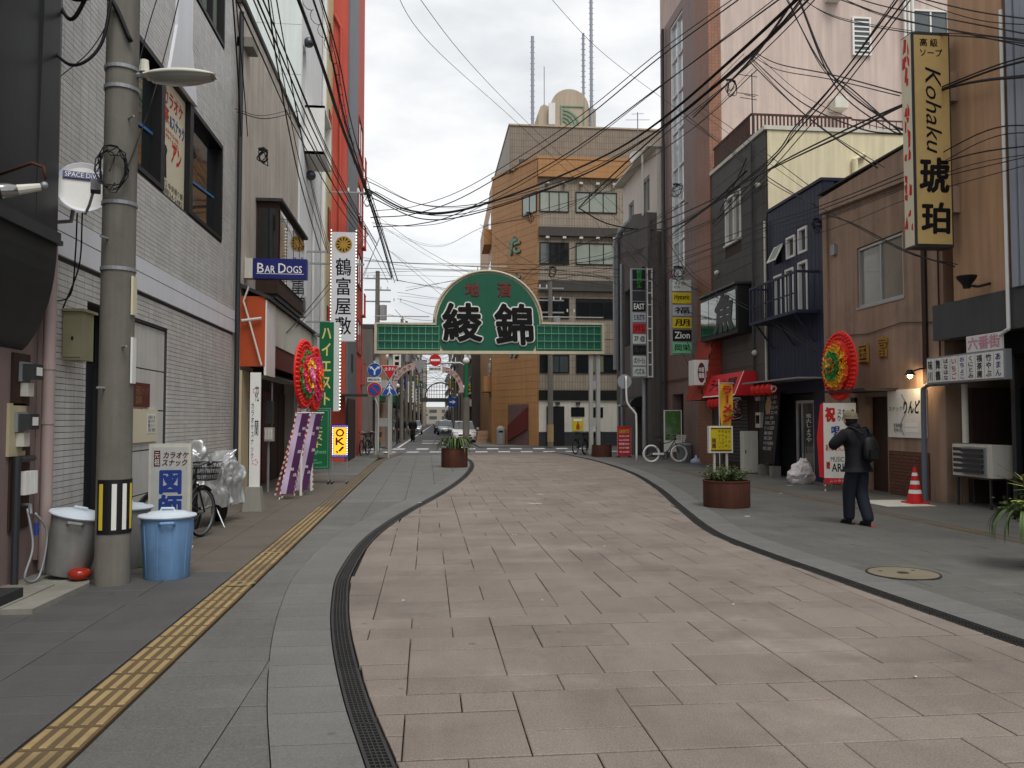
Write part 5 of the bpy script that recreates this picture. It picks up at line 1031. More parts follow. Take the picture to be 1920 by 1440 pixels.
# ================================================================ THE STREET BEYOND
rs = random.Random(21)
def fx(Y): return .2+(Y-47)*FD
wallm = []
for k, c in enumerate(((150, 140, 128), (110, 104, 100), (176, 170, 158), (92, 84, 80), (160, 128, 110), (128, 132, 134), (188, 180, 160), (84, 70, 64))): M('far_wall_%d' % k, c, .85, .12, .6, streak=.15, grime=.2); wallm.append('far_wall_%d' % k)
def far_house(side, y0, y1, hgt, mat, label, setback=0., nsg=2):
    xm = fx((y0+y1)/2); X = xm+side*(2.75+setback); o = thing('far_house', label, 'building', (X+side*3, (y0+y1)/2, 0), 'houses along the far street')
    MB().box(X, X+side*7, y0, y1-.15, 0, hgt).build('wall', mat, o); MB().box(X-side*.15, X+side*7, y0-.02, y1-.13, hgt, hgt+.18).build('parapet', 'dark_ledge', o)
    f_ = FX(X, -side); ff = FY(y0); fl = int((hgt-3)/3)
    for k in range(fl):
        z = 3.9+3*k; MB(f_).box(y0+.8, y1-.9, z, z+1.4, .003, .05).build('window', 'glass_grey' if (k+int(y0)) % 2 else 'glass_dark', o); MB(f_).box(y0+.7, y1-.8, z-.12, z-.01, .003, .22).build('sill', 'offwhite', o)
        xx = X+side*.9; MB(ff).box(min(xx, xx+side*1.4), max(xx, xx+side*1.4), z, z+1.2, .003, .04).build('side_window', 'glass_dark', o)
    MB(f_).box(y0+.3, y1-.5, 0.05, 2.5, .003, .04).build('shop_front', 'wood_dark' if int(y0) % 3 else 'glass_dark', o); MB(f_).box(y0+.1, y1-.3, 2.7, 3.3, .003, .4).build('shop_awning', ('maroon', 'slate_band', 'offwhite', 'club_green')[int(y0) % 4], o)
LL = ['dark narrow house behind the traffic signs on the far street', 'beige house next up the far street on the sign side', 'grey flat roofed house past the arched lamp', 'brown house half way down the far street left row', 'pale tall block down the far street left row', 'dark low house far down the left row', 'reddish house far down the left row', 'grey tower at the far end of the left row']
ys = [47.8, 55, 63, 72, 84, 98, 118, 145, 190]; hh = [6.8, 7.6, 8.6, 9.6, 10, 12, 12, 16]
for k in range(8): far_house(-1, ys[k], ys[k+1], hh[k], wallm[(k*3+1) % 8], LL[k], .6 if k == 0 else rs.uniform(.1, .5))
LR = ['black fronted house just past the brown corner building', 'pale house behind the white car on the far street', 'dark house with awning further along the parked car side', 'tan house half way down the right row', 'grey house far down the right row', 'cream block far down the right row', 'brown block at the far end of the right row']
ys = [70.2, 78, 88, 99, 115, 135, 160, 200]; hh = [11, 9.5, 13, 10, 12, 15, 17]
for k in range(7): far_house(1, ys[k], ys[k+1], hh[k], wallm[(k*5+3) % 8], LR[k], .3+rs.uniform(0, .3))
far_house(-1, 190, 260, 15, 'far_wall_2', 'cream slab closing the left side of the distance', .2); far_house(1, 200, 270, 14, 'far_wall_5', 'grey slab closing the right side of the distance', .2)
bk = thing('distant_block', 'pale block closing the end of the far street', 'building', (6, 330, 0)); MB().box(-30, 45, 330, 345, 0, 6.5).build('wall', 'far_wall_0', bk)
for k in range(8):
    for j in range(2): MB(FY(330)).box(-14+k*5, -11+k*5, 1.6+j*2.6, 2.8+j*2.6, .01, .1).build('window', 'glass_grey', bk)
# block on the left corner of the crossing, seen behind the red building
lb = thing('corner_house', 'pale grey corner house behind the arch leg at the crossing', 'building', (-8, 52, 0)); MB().box(-14, -5.1, 47.9, 60, 0, 7.4).build('wall', 'far_wall_5', lb)
for k in range(1): window(lb, FY(47.9), -7.4, -5.6, 3.8+k*3, 5.3+k*3, .003, 2, 1, 'dark_metal', 'glass_dark', .07, .06)
ORD = ['first', 'second', 'third', 'fourth', 'fifth', 'sixth', 'seventh', 'eighth']; CNT = {}
def nth(key): CNT[key] = CNT.get(key, -1)+1; return ORD[min(CNT[key], 7)]
# poles and lamps of the far street
M('pole_concrete', (112, 109, 102), .9, .22, 2.5, bump=.3, streak=.24, grime=.5, gd=(.07, .066, .06))
def util_pole(x, y, hgt, r, label, arms=2, group=None, tr=False):
    s = thing('utility_pole', label, 'utility pole', (x, y, 0), group); MB().tube([(x, y, 0), (x, y, hgt)], [r, r*.7], 10).build('pole', 'pole_concrete', s, smooth='auto')
    for k in range(arms): z = hgt-.5-k*.7; MB().box(x-.8, x+.8, y-.04, y+.04, z, z+.08).build('crossarm', 'galv', s); 
    for k in range(arms*2): MB().tube([(x-.6+k*.4, y, hgt-.42-(k//2)*.7), (x-.6+k*.4, y, hgt-.25-(k//2)*.7)], .04, 6).build('insulator', 'white', s)
    if tr: MB().tube([(x+.35, y-.1, hgt-3), (x+.35, y-.1, hgt-2.1)], .22, 10).build('transformer', 'galv', s)
    return s
util_pole(-3.0, 50.5, 10.6, .18, 'dark utility pole with crossarms above the arch left end', 3, tr=True)
for k, (y, side) in enumerate(((58, -1), (66, -1), (76, -1), (88, -1), (104, -1), (60, 1), (69, 1), (80, 1), (94, 1), (112, 1), (130, -1), (140, 1))):
    x = fx(y)+side*(2.1 if side < 0 else 2.2); rw = 'traffic sign side' if side < 0 else 'parked car side'; util_pole(x, y, 8.6+(k % 3)*.8, .15, '%s slim utility pole past the crossing on the %s' % (nth('p'+rw), rw), 2, 'utility poles of the far street', k % 2 == 0)
def arch_lamp(x, y, sgn, label, txt):
    s = thing('arched_lamp', label, 'street lamp', (x, y, 0)); MB().tube([(x, y, 0), (x, y, 2.9)], .2, 12).build('pole', 'pole_concrete', s, smooth='auto'); MB().tube([(x, y, 2.9), (x, y, 4.9)], .12, 10).build('upper_pole', 'club_green', s, smooth='auto')
    p0 = [(sgn*1.3*(1-math.cos(a)), 3.2+1.55*math.sin(a)) for a in [math.pi/2*k/10 for k in range(11)]]; p1 = [(sgn*(.25+1.05*(1-math.cos(a))), 3.2+1.2*math.sin(a)) for a in [math.pi/2*k/10 for k in range(10, -1, -1)]]
    MB(FY(y)).prism([(x+sgn*.14+a, b_) for a, b_ in p0+p1], -.05, .05).build('curved_board', 'cover_pink' if 'cover_pink' in MATS else M('cover_pink', (176, 152, 146), .7, .12, streak=.12, grime=.3), s)
    for k, ch in enumerate(txt): a = math.pi/2*(.32+.17*k); xx = x+sgn*(.14+.125+1.175*(1-math.cos(a))); zz = 3.2+1.375*math.sin(a); lettering(s, ch, FY(y-.052), (xx-.11, xx+.11, zz-.11, zz+.11), 'maroon', bold=.015)
    MB().ball((x, y, 5.1), .2, 12, 8).build('globe', 'white', s, smooth=True)
arch_lamp(-2.1, 46.6, 1, 'concrete lamp post with a pink lettered arched board beside the traffic signs', 'ニシタチ'); arch_lamp(2.35, 49.5, -1, 'concrete lamp post with a white lettered arched board behind the round planter', 'チタシニ')
for y, side in ((54, -1), (61, -1), (70, -1), (82, -1), (56, 1), (66, 1), (75, 1), (86, 1)):
    x = fx(y)+side*2.2; rw = 'traffic sign side' if side < 0 else 'parked car side'; s = thing('globe_lamp', '%s white globe lamp past the crossing on the %s' % (nth('g'+rw), rw), 'street lamp', (x, y, 0), 'globe lamps of the far street'); MB().tube([(x, y, 0), (x, y, 3.6)], .06, 8).build('post', 'dark_metal', s); MB().ball((x, y, 3.75), .16, 10, 6).build('globe', 'white', s, smooth=True)
# distant second arch
s = thing('distant_arch', 'dark distant arch with a latticed top over the far street', 'arch sign', (2, 125, 0)); x0 = fx(125); MB().box(x0-3.2, x0+3.2, 125, 125.4, 4.2, 4.8).build('beam', 'dark_ledge', s)
for sg in (-1, 1): MB().box(x0+sg*3.1-.15, x0+sg*3.1+.15, 125, 125.3, 0, 4.2).build('leg', 'dark_ledge', s)
mb = MB(FY(125)); arc = [(x0+.6+2.2*math.cos(a), 4.8+2.3*math.sin(a), 0) for a in [math.pi*k/16 for k in range(17)]]; mb.tube(arc, .09, 6)
for k in range(1, 16): mb.tube([(arc[k][0], 4.8, 0), arc[k]], .03, 4)
for k in range(1, 4): z = 4.8+k*.55; q = math.sqrt(max(0, 1-((z-4.8)/2.3)**2))*2.2; mb.tube([(x0+.6-q, z, 0), (x0+.6+q, z, 0)], .03, 4)
mb.build('lattice_top', 'dark_ledge', s)
# small hanging signs down the far street
cols_ = ['sign_red', 'white', 'sign_yellow', 'navy_board', 'black', 'club_green', 'sign_grey', 'tan_render']
for k in range(26):
    side = -1 if k % 2 else 1; y = 52+k*3.4+rs.uniform(-1, 1); y = y if side < 0 else max(y, 71); x = fx(y)+side*2.75; z = rs.uniform(2.6, 6); hgt = rs.uniform(.8, 2.2); w_ = rs.uniform(.45, .8); cm = cols_[k % 8]; cn_ = ('red', 'white', 'yellow', 'navy', 'black', 'green', 'silver', 'tan')[k % 8]
    rw = 'traffic sign side' if side < 0 else 'parked car side'; s = thing('hanging_sign', '%s small %s hanging sign past the crossing on the %s' % (nth(cn_+rw), cn_, rw), 'sign', (x-side*w_/2, y, z), 'hanging signs of the far street'); MB().box(x-side*w_, x-side*.12, y, y+.16, z, z+hgt).build('case', cm, s); MB().box(x-side*.119, x+side*.6, y+.05, y+.1, z+hgt*.5, z+hgt*.5+.05).build('bracket', 'dark_metal', s)
    mb = MB(FY(y)); xa = min(x-side*w_, x-side*.12); wd = w_-.12; n = int(hgt/.4)
    for j in range(n): mb.box(xa+wd*.25, xa+wd*.75, z+.12+j*.4, z+.36+j*.4, .001, .008)
    mb.build('letter_block', 'ink' if cm in ('white', 'sign_yellow', 'sign_grey', 'tan_render') else 'white_ink', s)
# ================================================================ STREET FURNITURE, LEFT
M('bin_blue', (112, 150, 192), .5, .2, 4, streak=.24, grime=.6, gd=(.07, .09, .11)); M('bin_lid', (196, 208, 218), .45, .08, grime=.25); M('bin_grey', (138, 138, 136), .5, .18, 4, streak=.2, grime=.5)
M('sheet_silver', (178, 180, 181), .34, .14, 4, metal=.55, bump=.6, bscale=11); M('board_grey', (188, 190, 186), .5, .06, streak=.06, grime=.15)
def candy():
    m = M('candy', (230, 228, 224), .5, .04); nt = m.node_tree; N = nt.nodes; L = nt.links; g_ = N.new('ShaderNodeNewGeometry'); sp = N.new('ShaderNodeSeparateXYZ'); L.new(g_.outputs['Position'], sp.inputs[0])
    md = N.new('ShaderNodeMath'); md.operation = 'FRACT'; mu = N.new('ShaderNodeMath'); mu.operation = 'MULTIPLY'; mu.inputs[1].default_value = 9; L.new(sp.outputs[2], mu.inputs[0]); L.new(mu.outputs[0], md.inputs[0])
    gt = N.new('ShaderNodeMath'); gt.operation = 'GREATER_THAN'; gt.inputs[1].default_value = .5; L.new(md.outputs[0], gt.inputs[0])
    mx = N.new('ShaderNodeMix'); mx.data_type = 'RGBA'; L.new(gt.outputs[0], mx.inputs[0]); mx.inputs[6].default_value = lin((228, 226, 222))+(1,); mx.inputs[7].default_value = lin((180, 40, 44))+(1,); L.new(mx.outputs[2], N['Principled BSDF'].inputs['Base Color'])
candy()
# near utility pole with street lamp
p = thing('utility_pole', 'thick round concrete utility pole with a black and yellow reflective wrap', 'utility pole', (-3.03, 8.45, 0)); px, py = -3.03, 8.45
MB().tube([(px, py, -.05), (px, py, 12)], [.162, .14], 28).build('pole', 'pole_concrete', p, smooth='auto')
def wrap(z0, z1, a0, a1, r, mat, name):
    mb = MB(); n = max(2, int((a1-a0)/.12)); lo_ = []; hi_ = []
    for k in range(n+1): a = a0+(a1-a0)*k/n; lo_.append(mb.p(px+r*math.cos(a), py+r*math.sin(a), z0)); hi_.append(mb.p(px+r*math.cos(a), py+r*math.sin(a), z1))
    for k in range(n): mb.f(lo_[k], lo_[k+1], hi_[k+1], hi_[k])
    return mb.build(name, mat, p, smooth=True)
wrap(.5, 1.02, -2.25, .9, .166, 'black', 'reflective_wrap')
for a, m_ in ((-1.95, 'yellow'), (-1.2, 'white'), (-.62, 'white'), (-.1, 'yellow')): wrap(.54, .98, a-.13, a+.13, .168, m_, 'reflective_stripe')
for z in (3.05, 3.7, 4.85, 5.05): MB().tube([(px, py, z), (px, py, z+.035)], .166, 24).build('steel_band', 'galv', p)
for a, z in ((-1.9, 1.9), (-.9, 2.3), (-1.9, 3.35), (-.8, 4.55)): MB().tube([(px+.15*math.cos(a), py+.15*math.sin(a), z), (px+.26*math.cos(a), py+.26*math.sin(a), z)], .011, 6).build('step_bolt', 'galv', p)
MB().box(px+.152, px+.172, py-.08, py+.03, 2.62, 3.0).build('name_strip', 'cream_board', p); MB().box(px+.155, px+.175, py-.07, py+.03, 1.95, 2.4).build('name_strip', 'white', p)
mb = MB(); rs = random.Random(6)
for k in range(5): rr_ = .12+.05*rs.random(); mb.tube([(px+rs.uniform(-.02, .02)+rr_*.9*math.cos(a), py-.2-rs.random()*.02, 4.02+rs.uniform(-.04, .04)+rr_*1.25*math.sin(a)) for a in [6.283*j/18 for j in range(18)]], .006, 5, close=True)
mb.build('cable_coil', 'cable', p)
s = thing('street_lamp', 'pale oval street lamp reaching out from the thick concrete pole', 'street lamp', (-2.6, 8.4, 4.9))
MB().tube([(px+.14, py-.02, 5.02), (px+.34, py-.03, 5.03)], .03, 8).build('arm', 'galv', s); MB().tube([(px+.22, py-.03, 5.05), (px+.22, py-.03, 5.17)], [.05, .04], 10).build('photocell', 'offwhite', s)
mb = MB(); rows = []
for k in range(13):
    t_ = k/12; x = -2.8+.68*t_; wy = .16*math.sin(math.pi*min(1, .12+t_*.8))**.6; zc = 5.0+.035*t_; hh_ = .07*math.sin(math.pi*min(.97, .1+t_*.87))**.5
    rows.append([mb.p(x, 8.42+wy*math.cos(a), zc+hh_*math.sin(a)*(1 if math.sin(a) > 0 else .15)) for a in [6.283*j/14 for j in range(14)]])
for a_, b_ in zip(rows, rows[1:]):
    for j in range(14): mb.f(a_[j], a_[(j+1) % 14], b_[(j+1) % 14], b_[j])
mb.f(*rows[0]); mb.f(*rows[-1][::-1]); mb.build('housing', 'offwhite', s, smooth=True)
mb = MB(); rows = []
for k in range(10):
    t_ = .1+.85*k/9; x = -2.8+.68*t_; wy = .145*math.sin(math.pi*min(1, .12+t_*.8))**.6; zc = 5.0+.035*t_; rows.append([mb.p(x, 8.42+wy*math.cos(a), zc-.004-.075*abs(math.sin(a))*math.sin(math.pi*min(1, .15+t_*.75))) for a in [math.pi+math.pi*j/8 for j in range(9)]])
for a_, b_ in zip(rows, rows[1:]):
    for j in range(8): mb.f(a_[j], a_[j+1], b_[j+1], b_[j])
glass_mat('lamp_glass', (150, 148, 140), .15); mb.build('glass_bowl', 'lamp_glass', s, smooth=True)
# bins
def bin_(x, y, r0, r1, hgt, body, lid, label, tilt=(0, 0, 0), ribs=True):
    s = thing('waste_bin', label, 'bin', (x, y, 0)); mb = MB(); mb.lathe([(r0, .0), (r0+.01, .015), (r1, hgt*.93), (r1+.012, hgt*.94), (r1+.012, hgt*.97)], 36, (x, y, 0)).build('body', body, s, smooth='auto')
    MB().lathe([(r1+.025, hgt*.955), (r1+.032, hgt*.975), (r1+.025, hgt*.995), (r1*.8, hgt*1.01), (r1*.72, hgt*1.035), (r1*.3, hgt*1.05), (.005, hgt*1.055)], 36, (x, y, 0)).build('lid', lid, s, smooth='auto')
    mb = MB(); mb.tube([(x-.07, y, hgt*1.04), (x-.06, y, hgt*1.09), (x+.06, y, hgt*1.09), (x+.07, y, hgt*1.04)], .012, 6); mb.build('lid_handle', lid, s)
    for sg in (-1, 1): mb = MB(); a = -1.3 if sg > 0 else 1.8; mb.tube([(x+(r1+.0)*math.cos(a-.28), y+(r1+.0)*math.sin(a-.28), hgt*.88), (x+(r1+.045)*math.cos(a-.2), y+(r1+.045)*math.sin(a-.2), hgt*.9), (x+(r1+.045)*math.cos(a+.2), y+(r1+.045)*math.sin(a+.2), hgt*.9), (x+r1*math.cos(a+.28), y+r1*math.sin(a+.28), hgt*.88)], .016, 6); mb.build('handle', body, s)
    if ribs:
        for k in range(10): a = 6.283*k/10+.2; MB().tube([(x+(r0+.004)*math.cos(a), y+(r0+.004)*math.sin(a), .03), (x+(r1-.002)*math.cos(a), y+(r1-.002)*math.sin(a), hgt*.86)], .007, 5).build('rib', body, s)
    s.rotation_euler = tilt; return s
bin_(-2.61, 8.75, .205, .25, .64, 'bin_blue', 'bin_lid', 'large light blue plastic bin with a pale lid beside the pole')
bin_(-3.52, 8.62, .19, .245, .6, 'bin_grey', 'bin_lid', 'grey bin with its lid tilted leaning on the house ledge', (0, math.radians(11), 0), False).location.z = .085
bin_(-3.24, 9.4, .2, .25, .66, 'bin_grey', 'bin_lid', 'grey bin with a white lid hidden behind the thick pole', (0, 0, 0), False)
s = thing('red_bowl', 'small glossy red ceramic pot at the foot of the pole', 'pot', (-3.32, 8.42, .0)); MB().lathe([(.05, 0), (.09, .02), (.105, .06), (.09, .095), (.06, .105), (.055, .09)], 18, (-3.32, 8.42, .055)).build('pot', M('red_glaze', (150, 46, 30), .2, .15), s, smooth=True)
MB().box(-3.9, -3.48, 7.05, 7.65, .055, .14).build('step_mat', M('black_rubber', (44, 44, 46), .7, .15, 30, bump=.5, bscale=90), label='black ribbed rubber step block in front of the house ledge', cat='step')
MB().box(-3.05, -2.75, 9.3, 9.6, .007, .03).build('green_mat', M('green_mat', (36, 110, 66), .9, .2), label='scrap of green mat behind the blue bin', cat='mat')
# snack bar light board
s = thing('snack_board', 'upright grey light board with big blue characters behind the blue bin', 'sign', (-3.1, 10.45, 0)); fb = FG((-3.1, 10.45, 0), (1, .12, 0))
MB(fb).box(-.24, .24, .12, 1.3, -.13, 0).build('case', 'offwhite', s); MB(fb).box(-.205, .205, .16, 1.26, .001, .008).build('face', 'board_grey', s); lettering(s, '図師', fb, (-.13, .15, .38, 1.0), 'blue_ink', w=.008, vertical=True, bold=.045, gap=1.0)
lettering(s, 'カラオケ\nスナック', fb, (-.09, .19, 1.03, 1.21), 'maroon', w=.008, bold=.025, shear=.15, fit=False); MB(fb).box(-.18, -.11, 1.03, 1.22, .009, .012).build('red_patch', 'maroon', s); lettering(s, '元祖', fb, (-.175, -.115, 1.04, 1.21), 'white_ink', w=.012, vertical=True, bold=.01)
for x in (-.22, .2): MB(fb).box(x, x+.04, .03, .119, -.12, -.02).build('leg', 'rust', s); MB(fb).box(x-.01, x+.05, 0, .03, -.25, .12).build('foot', 'offwhite', s)
# covered scooter
s = thing('covered_scooter', 'scooter under a crumpled silver sheet against the tiled wall', 'scooter', (-3.1, 13.0, 0)); rs = random.Random(12)
from mathutils import noise
def heap(name, parent, prof, cx_, cy_, ang, mat, amp, fq, nseg=64, seed=0, zlo=None):
    """draped shell: prof = [(t along, height, half width)] lofted along a direction"""
    mb = MB(); d = Vector((math.cos(ang), math.sin(ang), 0)); n_ = Vector((-d.y, d.x, 0)); rows = []
    Q = curve_pts(prof, 9)
    for q in Q:
        row = []
        for j in range(nseg+1):
            a = math.pi*j/nseg; c_ = math.cos(a); s_ = math.sin(a); w_ = q.z*(abs(c_)**.55)*(1 if c_ > 0 else -1); low = zlo(q.x) if zlo else .1
            z = low+(q.y-low)*(s_**.7); w_ *= 1+.25*(1-(z-low)/max(q.y-low, .01))
            P = Vector((cx_, cy_, 0))+d*q.x+n_*w_+Vector((0, 0, z)); P += noise.noise_vector(P*fq+Vector((seed, 0, 0)))*amp; rg = abs(noise.noise(Vector((P.x*1.3+P.z*.5, P.y*1.3, P.z*.6))*fq*1.2))+.55*abs(noise.noise(Vector((P.x-P.z*.4, P.y, P.z*.8))*fq*2.9))-.1; P += (n_*(1 if w_ > 0 else -1)*.6+Vector((0, 0, .35)))*(rg-.2)*amp*2.6; row.append(mb.p(*P))
        rows.append(row)
    for a_, b_ in zip(rows, rows[1:]):
        for j in range(nseg): mb.f(a_[j], b_[j], b_[j+1], a_[j+1])
    o = mb.build(name, mat, parent, smooth=True); return o
heap('cover', s, [(-.52, .8, .1), (-.48, 1.1, .14), (-.41, 1.3, .15), (-.28, 1.16, .22), (-.08, .98, .24), (.17, .93, .22), (.4, .98, .2), (.6, 1.14, .26), (.66, 1.04, .28), (.69, .6, .18)], -3.3, 12.95, 1.42, 'sheet_silver', .06, 4.0, zlo=lambda x: .32 if x < .4 else .28)
for dx_, r_ in ((-.48, .2), (.5, .2)):
    c_ = (-3.3+math.cos(1.42)*dx_, 12.95+math.sin(1.42)*dx_, .2); fr_ = (Vector(c_), Vector((math.cos(1.42), math.sin(1.42), 0)), Vector((0, 0, 1)), Vector((math.sin(1.42), -math.cos(1.42), 0)))
    w_ = MB(fr_).lathe([(.12, -.05), (.19, -.055), (.2, 0), (.19, .055), (.12, .05)], 22, (0, 0, 0)).build('wheel', 'rubber', s, smooth='auto'); MB(fr_).lathe([(.115, -.03), (.115, .03)], 18, (0, 0, 0)).build('rim', 'steel', w_)
MB().tube([(-3.1, 12.7, .3), (-2.95, 12.6, .01)], .012, 6).build('kick_stand', 'steel', s)
# bicycle
def bicycle(label, frame_m, tyre_m, rim_m, basket_m, fat=0.):
    r = thing('bicycle', label, 'bicycle', (0, 0, 0)); fb_ = lambda x: (Vector((x, 0, .33)), Vector((1, 0, 0)), Vector((0, 0, 1)), Vector((0, -1, 0)))
    for x in (-.53, .53):
        w_ = MB(fb_(x)).lathe([(.3-fat, -.012), (.315-fat*.4, -.024-fat*.3), (.334, 0), (.315-fat*.4, .024+fat*.3), (.3-fat, .012)], 28, (0, 0, 0), cap=False).build('wheel', tyre_m, r, smooth='auto'); MB(fb_(x)).lathe([(.285, -.012), (.3, -.012), (.3, .012), (.285, .012)], 28, (0, 0, 0), cap=False).build('rim', rim_m, w_); mb = MB(fb_(x))
        for k in range(14): a = 6.283*k/14; mb.tube([(.02*math.cos(a), .02*math.sin(a), .015*(-1)**k), (.288*math.cos(a), .288*math.sin(a), 0)], .0018, 3)
        mb.build('spoke', 'steel', w_, kind='stuff'); MB(fb_(x)).lathe([(.022, -.04), (.022, .04)], 10, (0, 0, 0)).build('hub', 'steel', w_)
        mb = MB(fb_(x)); arc = [(.35*math.cos(a), .35*math.sin(a), 0) for a in ([.5+2.4*k/12 for k in range(13)] if x < 0 else [.9+2.1*k/12 for k in range(13)])]; mb.tube(arc, .018, 5); mb.build('mudguard', frame_m, r)
    mb = MB(); mb.tube([(-.12, 0, .3), (-.2, 0, .78)], .018, 8); mb.tube([(-.12, 0, .3), (.1, 0, .42), (.36, 0, .78)], .02, 8); mb.tube([(-.18, 0, .68), (.1, 0, .72), (.37, 0, .86)], .016, 8)
    for y in (-.05, .05): mb.tube([(-.12, y*.6, .3), (-.53, y, .33)], .01, 6); mb.tube([(-.19, y*.3, .7), (-.53, y, .33)], .009, 6); mb.tube([(.4, y*.5, .72), (.53, y, .33)], .012, 6)
    mb.tube([(.36, 0, .76), (.4, 0, .95)], .018, 8); mb.build('frame', frame_m, r, smooth='auto')
    MB().tube([(.3, -.28, 1.0), (.38, -.22, 1.03), (.41, -.05, .97), (.41, .05, .97), (.38, .22, 1.03), (.3, .28, 1.0)], .013, 7).build('handlebar', 'steel', r, smooth=True)
    for y in (-.3, .3): MB().tube([(.2, y, .99), (.31, y*.95, 1.0)], .018, 7).build('grip', 'rubber', r)
    MB().tube([(-.2, 0, .78), (-.215, 0, .9)], .013, 7).build('seat_post', 'steel', r); mb = MB(); mb.prism([(-.36, -.1), (-.36, .1), (-.24, .07), (-.08, .02), (-.08, -.02), (-.24, -.07)], .9, .95); mb.build('saddle', 'wood_dark' if tyre_m == 'white' else 'rubber', r)
    MB(fb_(-.12)).lathe([(.09, -.05), (.09, -.035)], 18, (0, -.03, 0)).build('chainring', 'steel', r); MB().box(-.5, -.06, -.06, -.045, .29, .36).build('chain_guard', 'white' if tyre_m == 'white' else 'black', r)
    MB().tube([(-.12, -.09, .3), (-.04, -.1, .16)], .009, 6).build('crank', 'steel', r); MB().box(-.09, .01, -.19, -.1, .145, .165).build('pedal', 'black', r); MB().tube([(-.5, .07, .3), (-.42, .2, .01)], .008, 6).build('kick_stand', 'steel', r)
    mb = MB(); x0, x1 = .46, .76
    for z, gx, gy in ((.76, .1, .11), (.84, .12, .13), (.92, .135, .15), (1.0, .15, .165)): mb.tube([(.61-gx, -gy, z), (.61+gx, -gy, z), (.61+gx, gy, z), (.61-gx, gy, z)], .006, 4, close=True)
    for k in range(9):
        t_ = -1+2*k/8
        for sg in (-1, 1): mb.tube([(.61+.1*t_, sg*.11, .76), (.61+.15*t_, sg*.165, 1.0)], .004, 3); mb.tube([(.61+sg*.1, .11*t_, .76), (.61+sg*.15, .165*t_, 1.0)], .004, 3)
    mb.build('basket', basket_m, r); MB().box(.5, .72, -.1, .1, .755, .762).build('basket_floor', basket_m, r)
    return r
bk = bicycle('dark city bicycle with a black basket squeezed behind the snack bar board', 'black', 'rubber', 'steel', 'black'); bk.location = (-3.2, 11.15, .012); bk.rotation_euler = (0, 0, math.radians(72))
bw_ = bicycle('cruiser bicycle with white wall tyres and a white basket by the bar signs', 'black', 'white', 'steel', 'white', .045); bw_.location = (8.72, 29.7, .012); bw_.rotation_euler = (0, 0, math.radians(3))
for x, y, a, lab, gr in ((-2.75, 37.4, 80, 'parked city bicycle beside the red building corner', 'bicycles parked by the red building'), (-2.45, 38.3, 70, 'parked city bicycle beside the red building corner', 'bicycles parked by the red building'), (7.3, 37.0, 60, 'dark bicycle in the row by the right arch leg', 'bicycles parked by the right arch leg'), (7.0, 37.4, 55, 'dark bicycle in the row by the right arch leg', 'bicycles parked by the right arch leg'), (7.7, 37.7, 63, 'dark bicycle in the row by the right arch leg', 'bicycles parked by the right arch leg')):
    dup(bk, (x, y, .012), math.radians(a), lab, gr)
# white banner post
s = thing('banner_post', 'slim white lettered banner post standing in a pale concrete block', 'sign', (-3.0, 14.9, 0)); mb = MB(); i = [mb.p(-3.17+dx_, 14.75+dy_, 0) for dx_, dy_ in ((0, 0), (.34, 0), (.34, .3), (0, .3))]+[mb.p(-3.12+dx_, 14.8+dy_, .42) for dx_, dy_ in ((0, 0), (.24, 0), (.24, .2), (0, .2))]
mb.f(*i[4:]); [mb.f(i[k], i[(k+1) % 4], i[4+(k+1) % 4], i[4+k]) for k in range(4)]; mb.build('block', 'concrete', s); MB().box(-3.08, -2.9, 14.87, 14.92, .421, 2.42).build('panel', 'white', s); fy = FY(14.87); lettering(s, 'カラオケスナック', fy, (-3.06, -3.0, .9, 1.9), 'dark_metal', vertical=True, bold=.0); lettering(s, '花 蘭', fy, (-3.0, -2.92, 1.3, 2.2), 'dark_metal', vertical=True, bold=.0)
for z in (.85, 2.1): mb = MB(fy); [mb.prism([(-2.98+.03*math.cos(a), z+.03*math.sin(a)), (-2.98+.05*math.cos(a+.5), z+.05*math.sin(a+.5)), (-2.98+.06*math.cos(a), z+.06*math.sin(a)), (-2.98+.05*math.cos(a-.5), z+.05*math.sin(a-.5))], .001, .003) for a in (0, 1.26, 2.5, 3.77, 5.03)]; mb.build('blossom_print', 'pink_ink', s)
# opening garlands
fl = {}
for nm, c in (('fl_red', (226, 52, 52)), ('fl_green', (40, 150, 70)), ('fl_pink', (236, 70, 130)), ('fl_yellow', (240, 180, 40)), ('fl_rose', (240, 140, 190)), ('fl_orange', (246, 110, 50))):
    M(nm, c, .5, .15, 12, spec=.35, island=.16); mb = MB()
    for k in range(7):
        a = 6.283*k/7; mb.p(.012*math.cos(a), .012*math.sin(a), .0)
    for k in range(7): a = 6.283*k/7; b0 = len(mb.V); mb.p(.015*math.cos(a-.3), .015*math.sin(a-.3), .01); mb.p(.06*math.cos(a-.42), .06*math.sin(a-.42), .05); mb.p(.068*math.cos(a), .068*math.sin(a), .035); mb.p(.06*math.cos(a+.42), .06*math.sin(a+.42), .05); mb.p(.015*math.cos(a+.3), .015*math.sin(a+.3), .01); mb.F.append((b0, b0+1, b0+2, b0+3, b0+4))
    mb.ball((0, 0, .03), .022, 6, 4); me = bpy.data.meshes.new('flower'); me.from_pydata(mb.V, [], mb.F); me.materials.append(MATS[nm]); fl[nm] = me
M('garland_red', (224, 44, 38), .4, .1, 6)
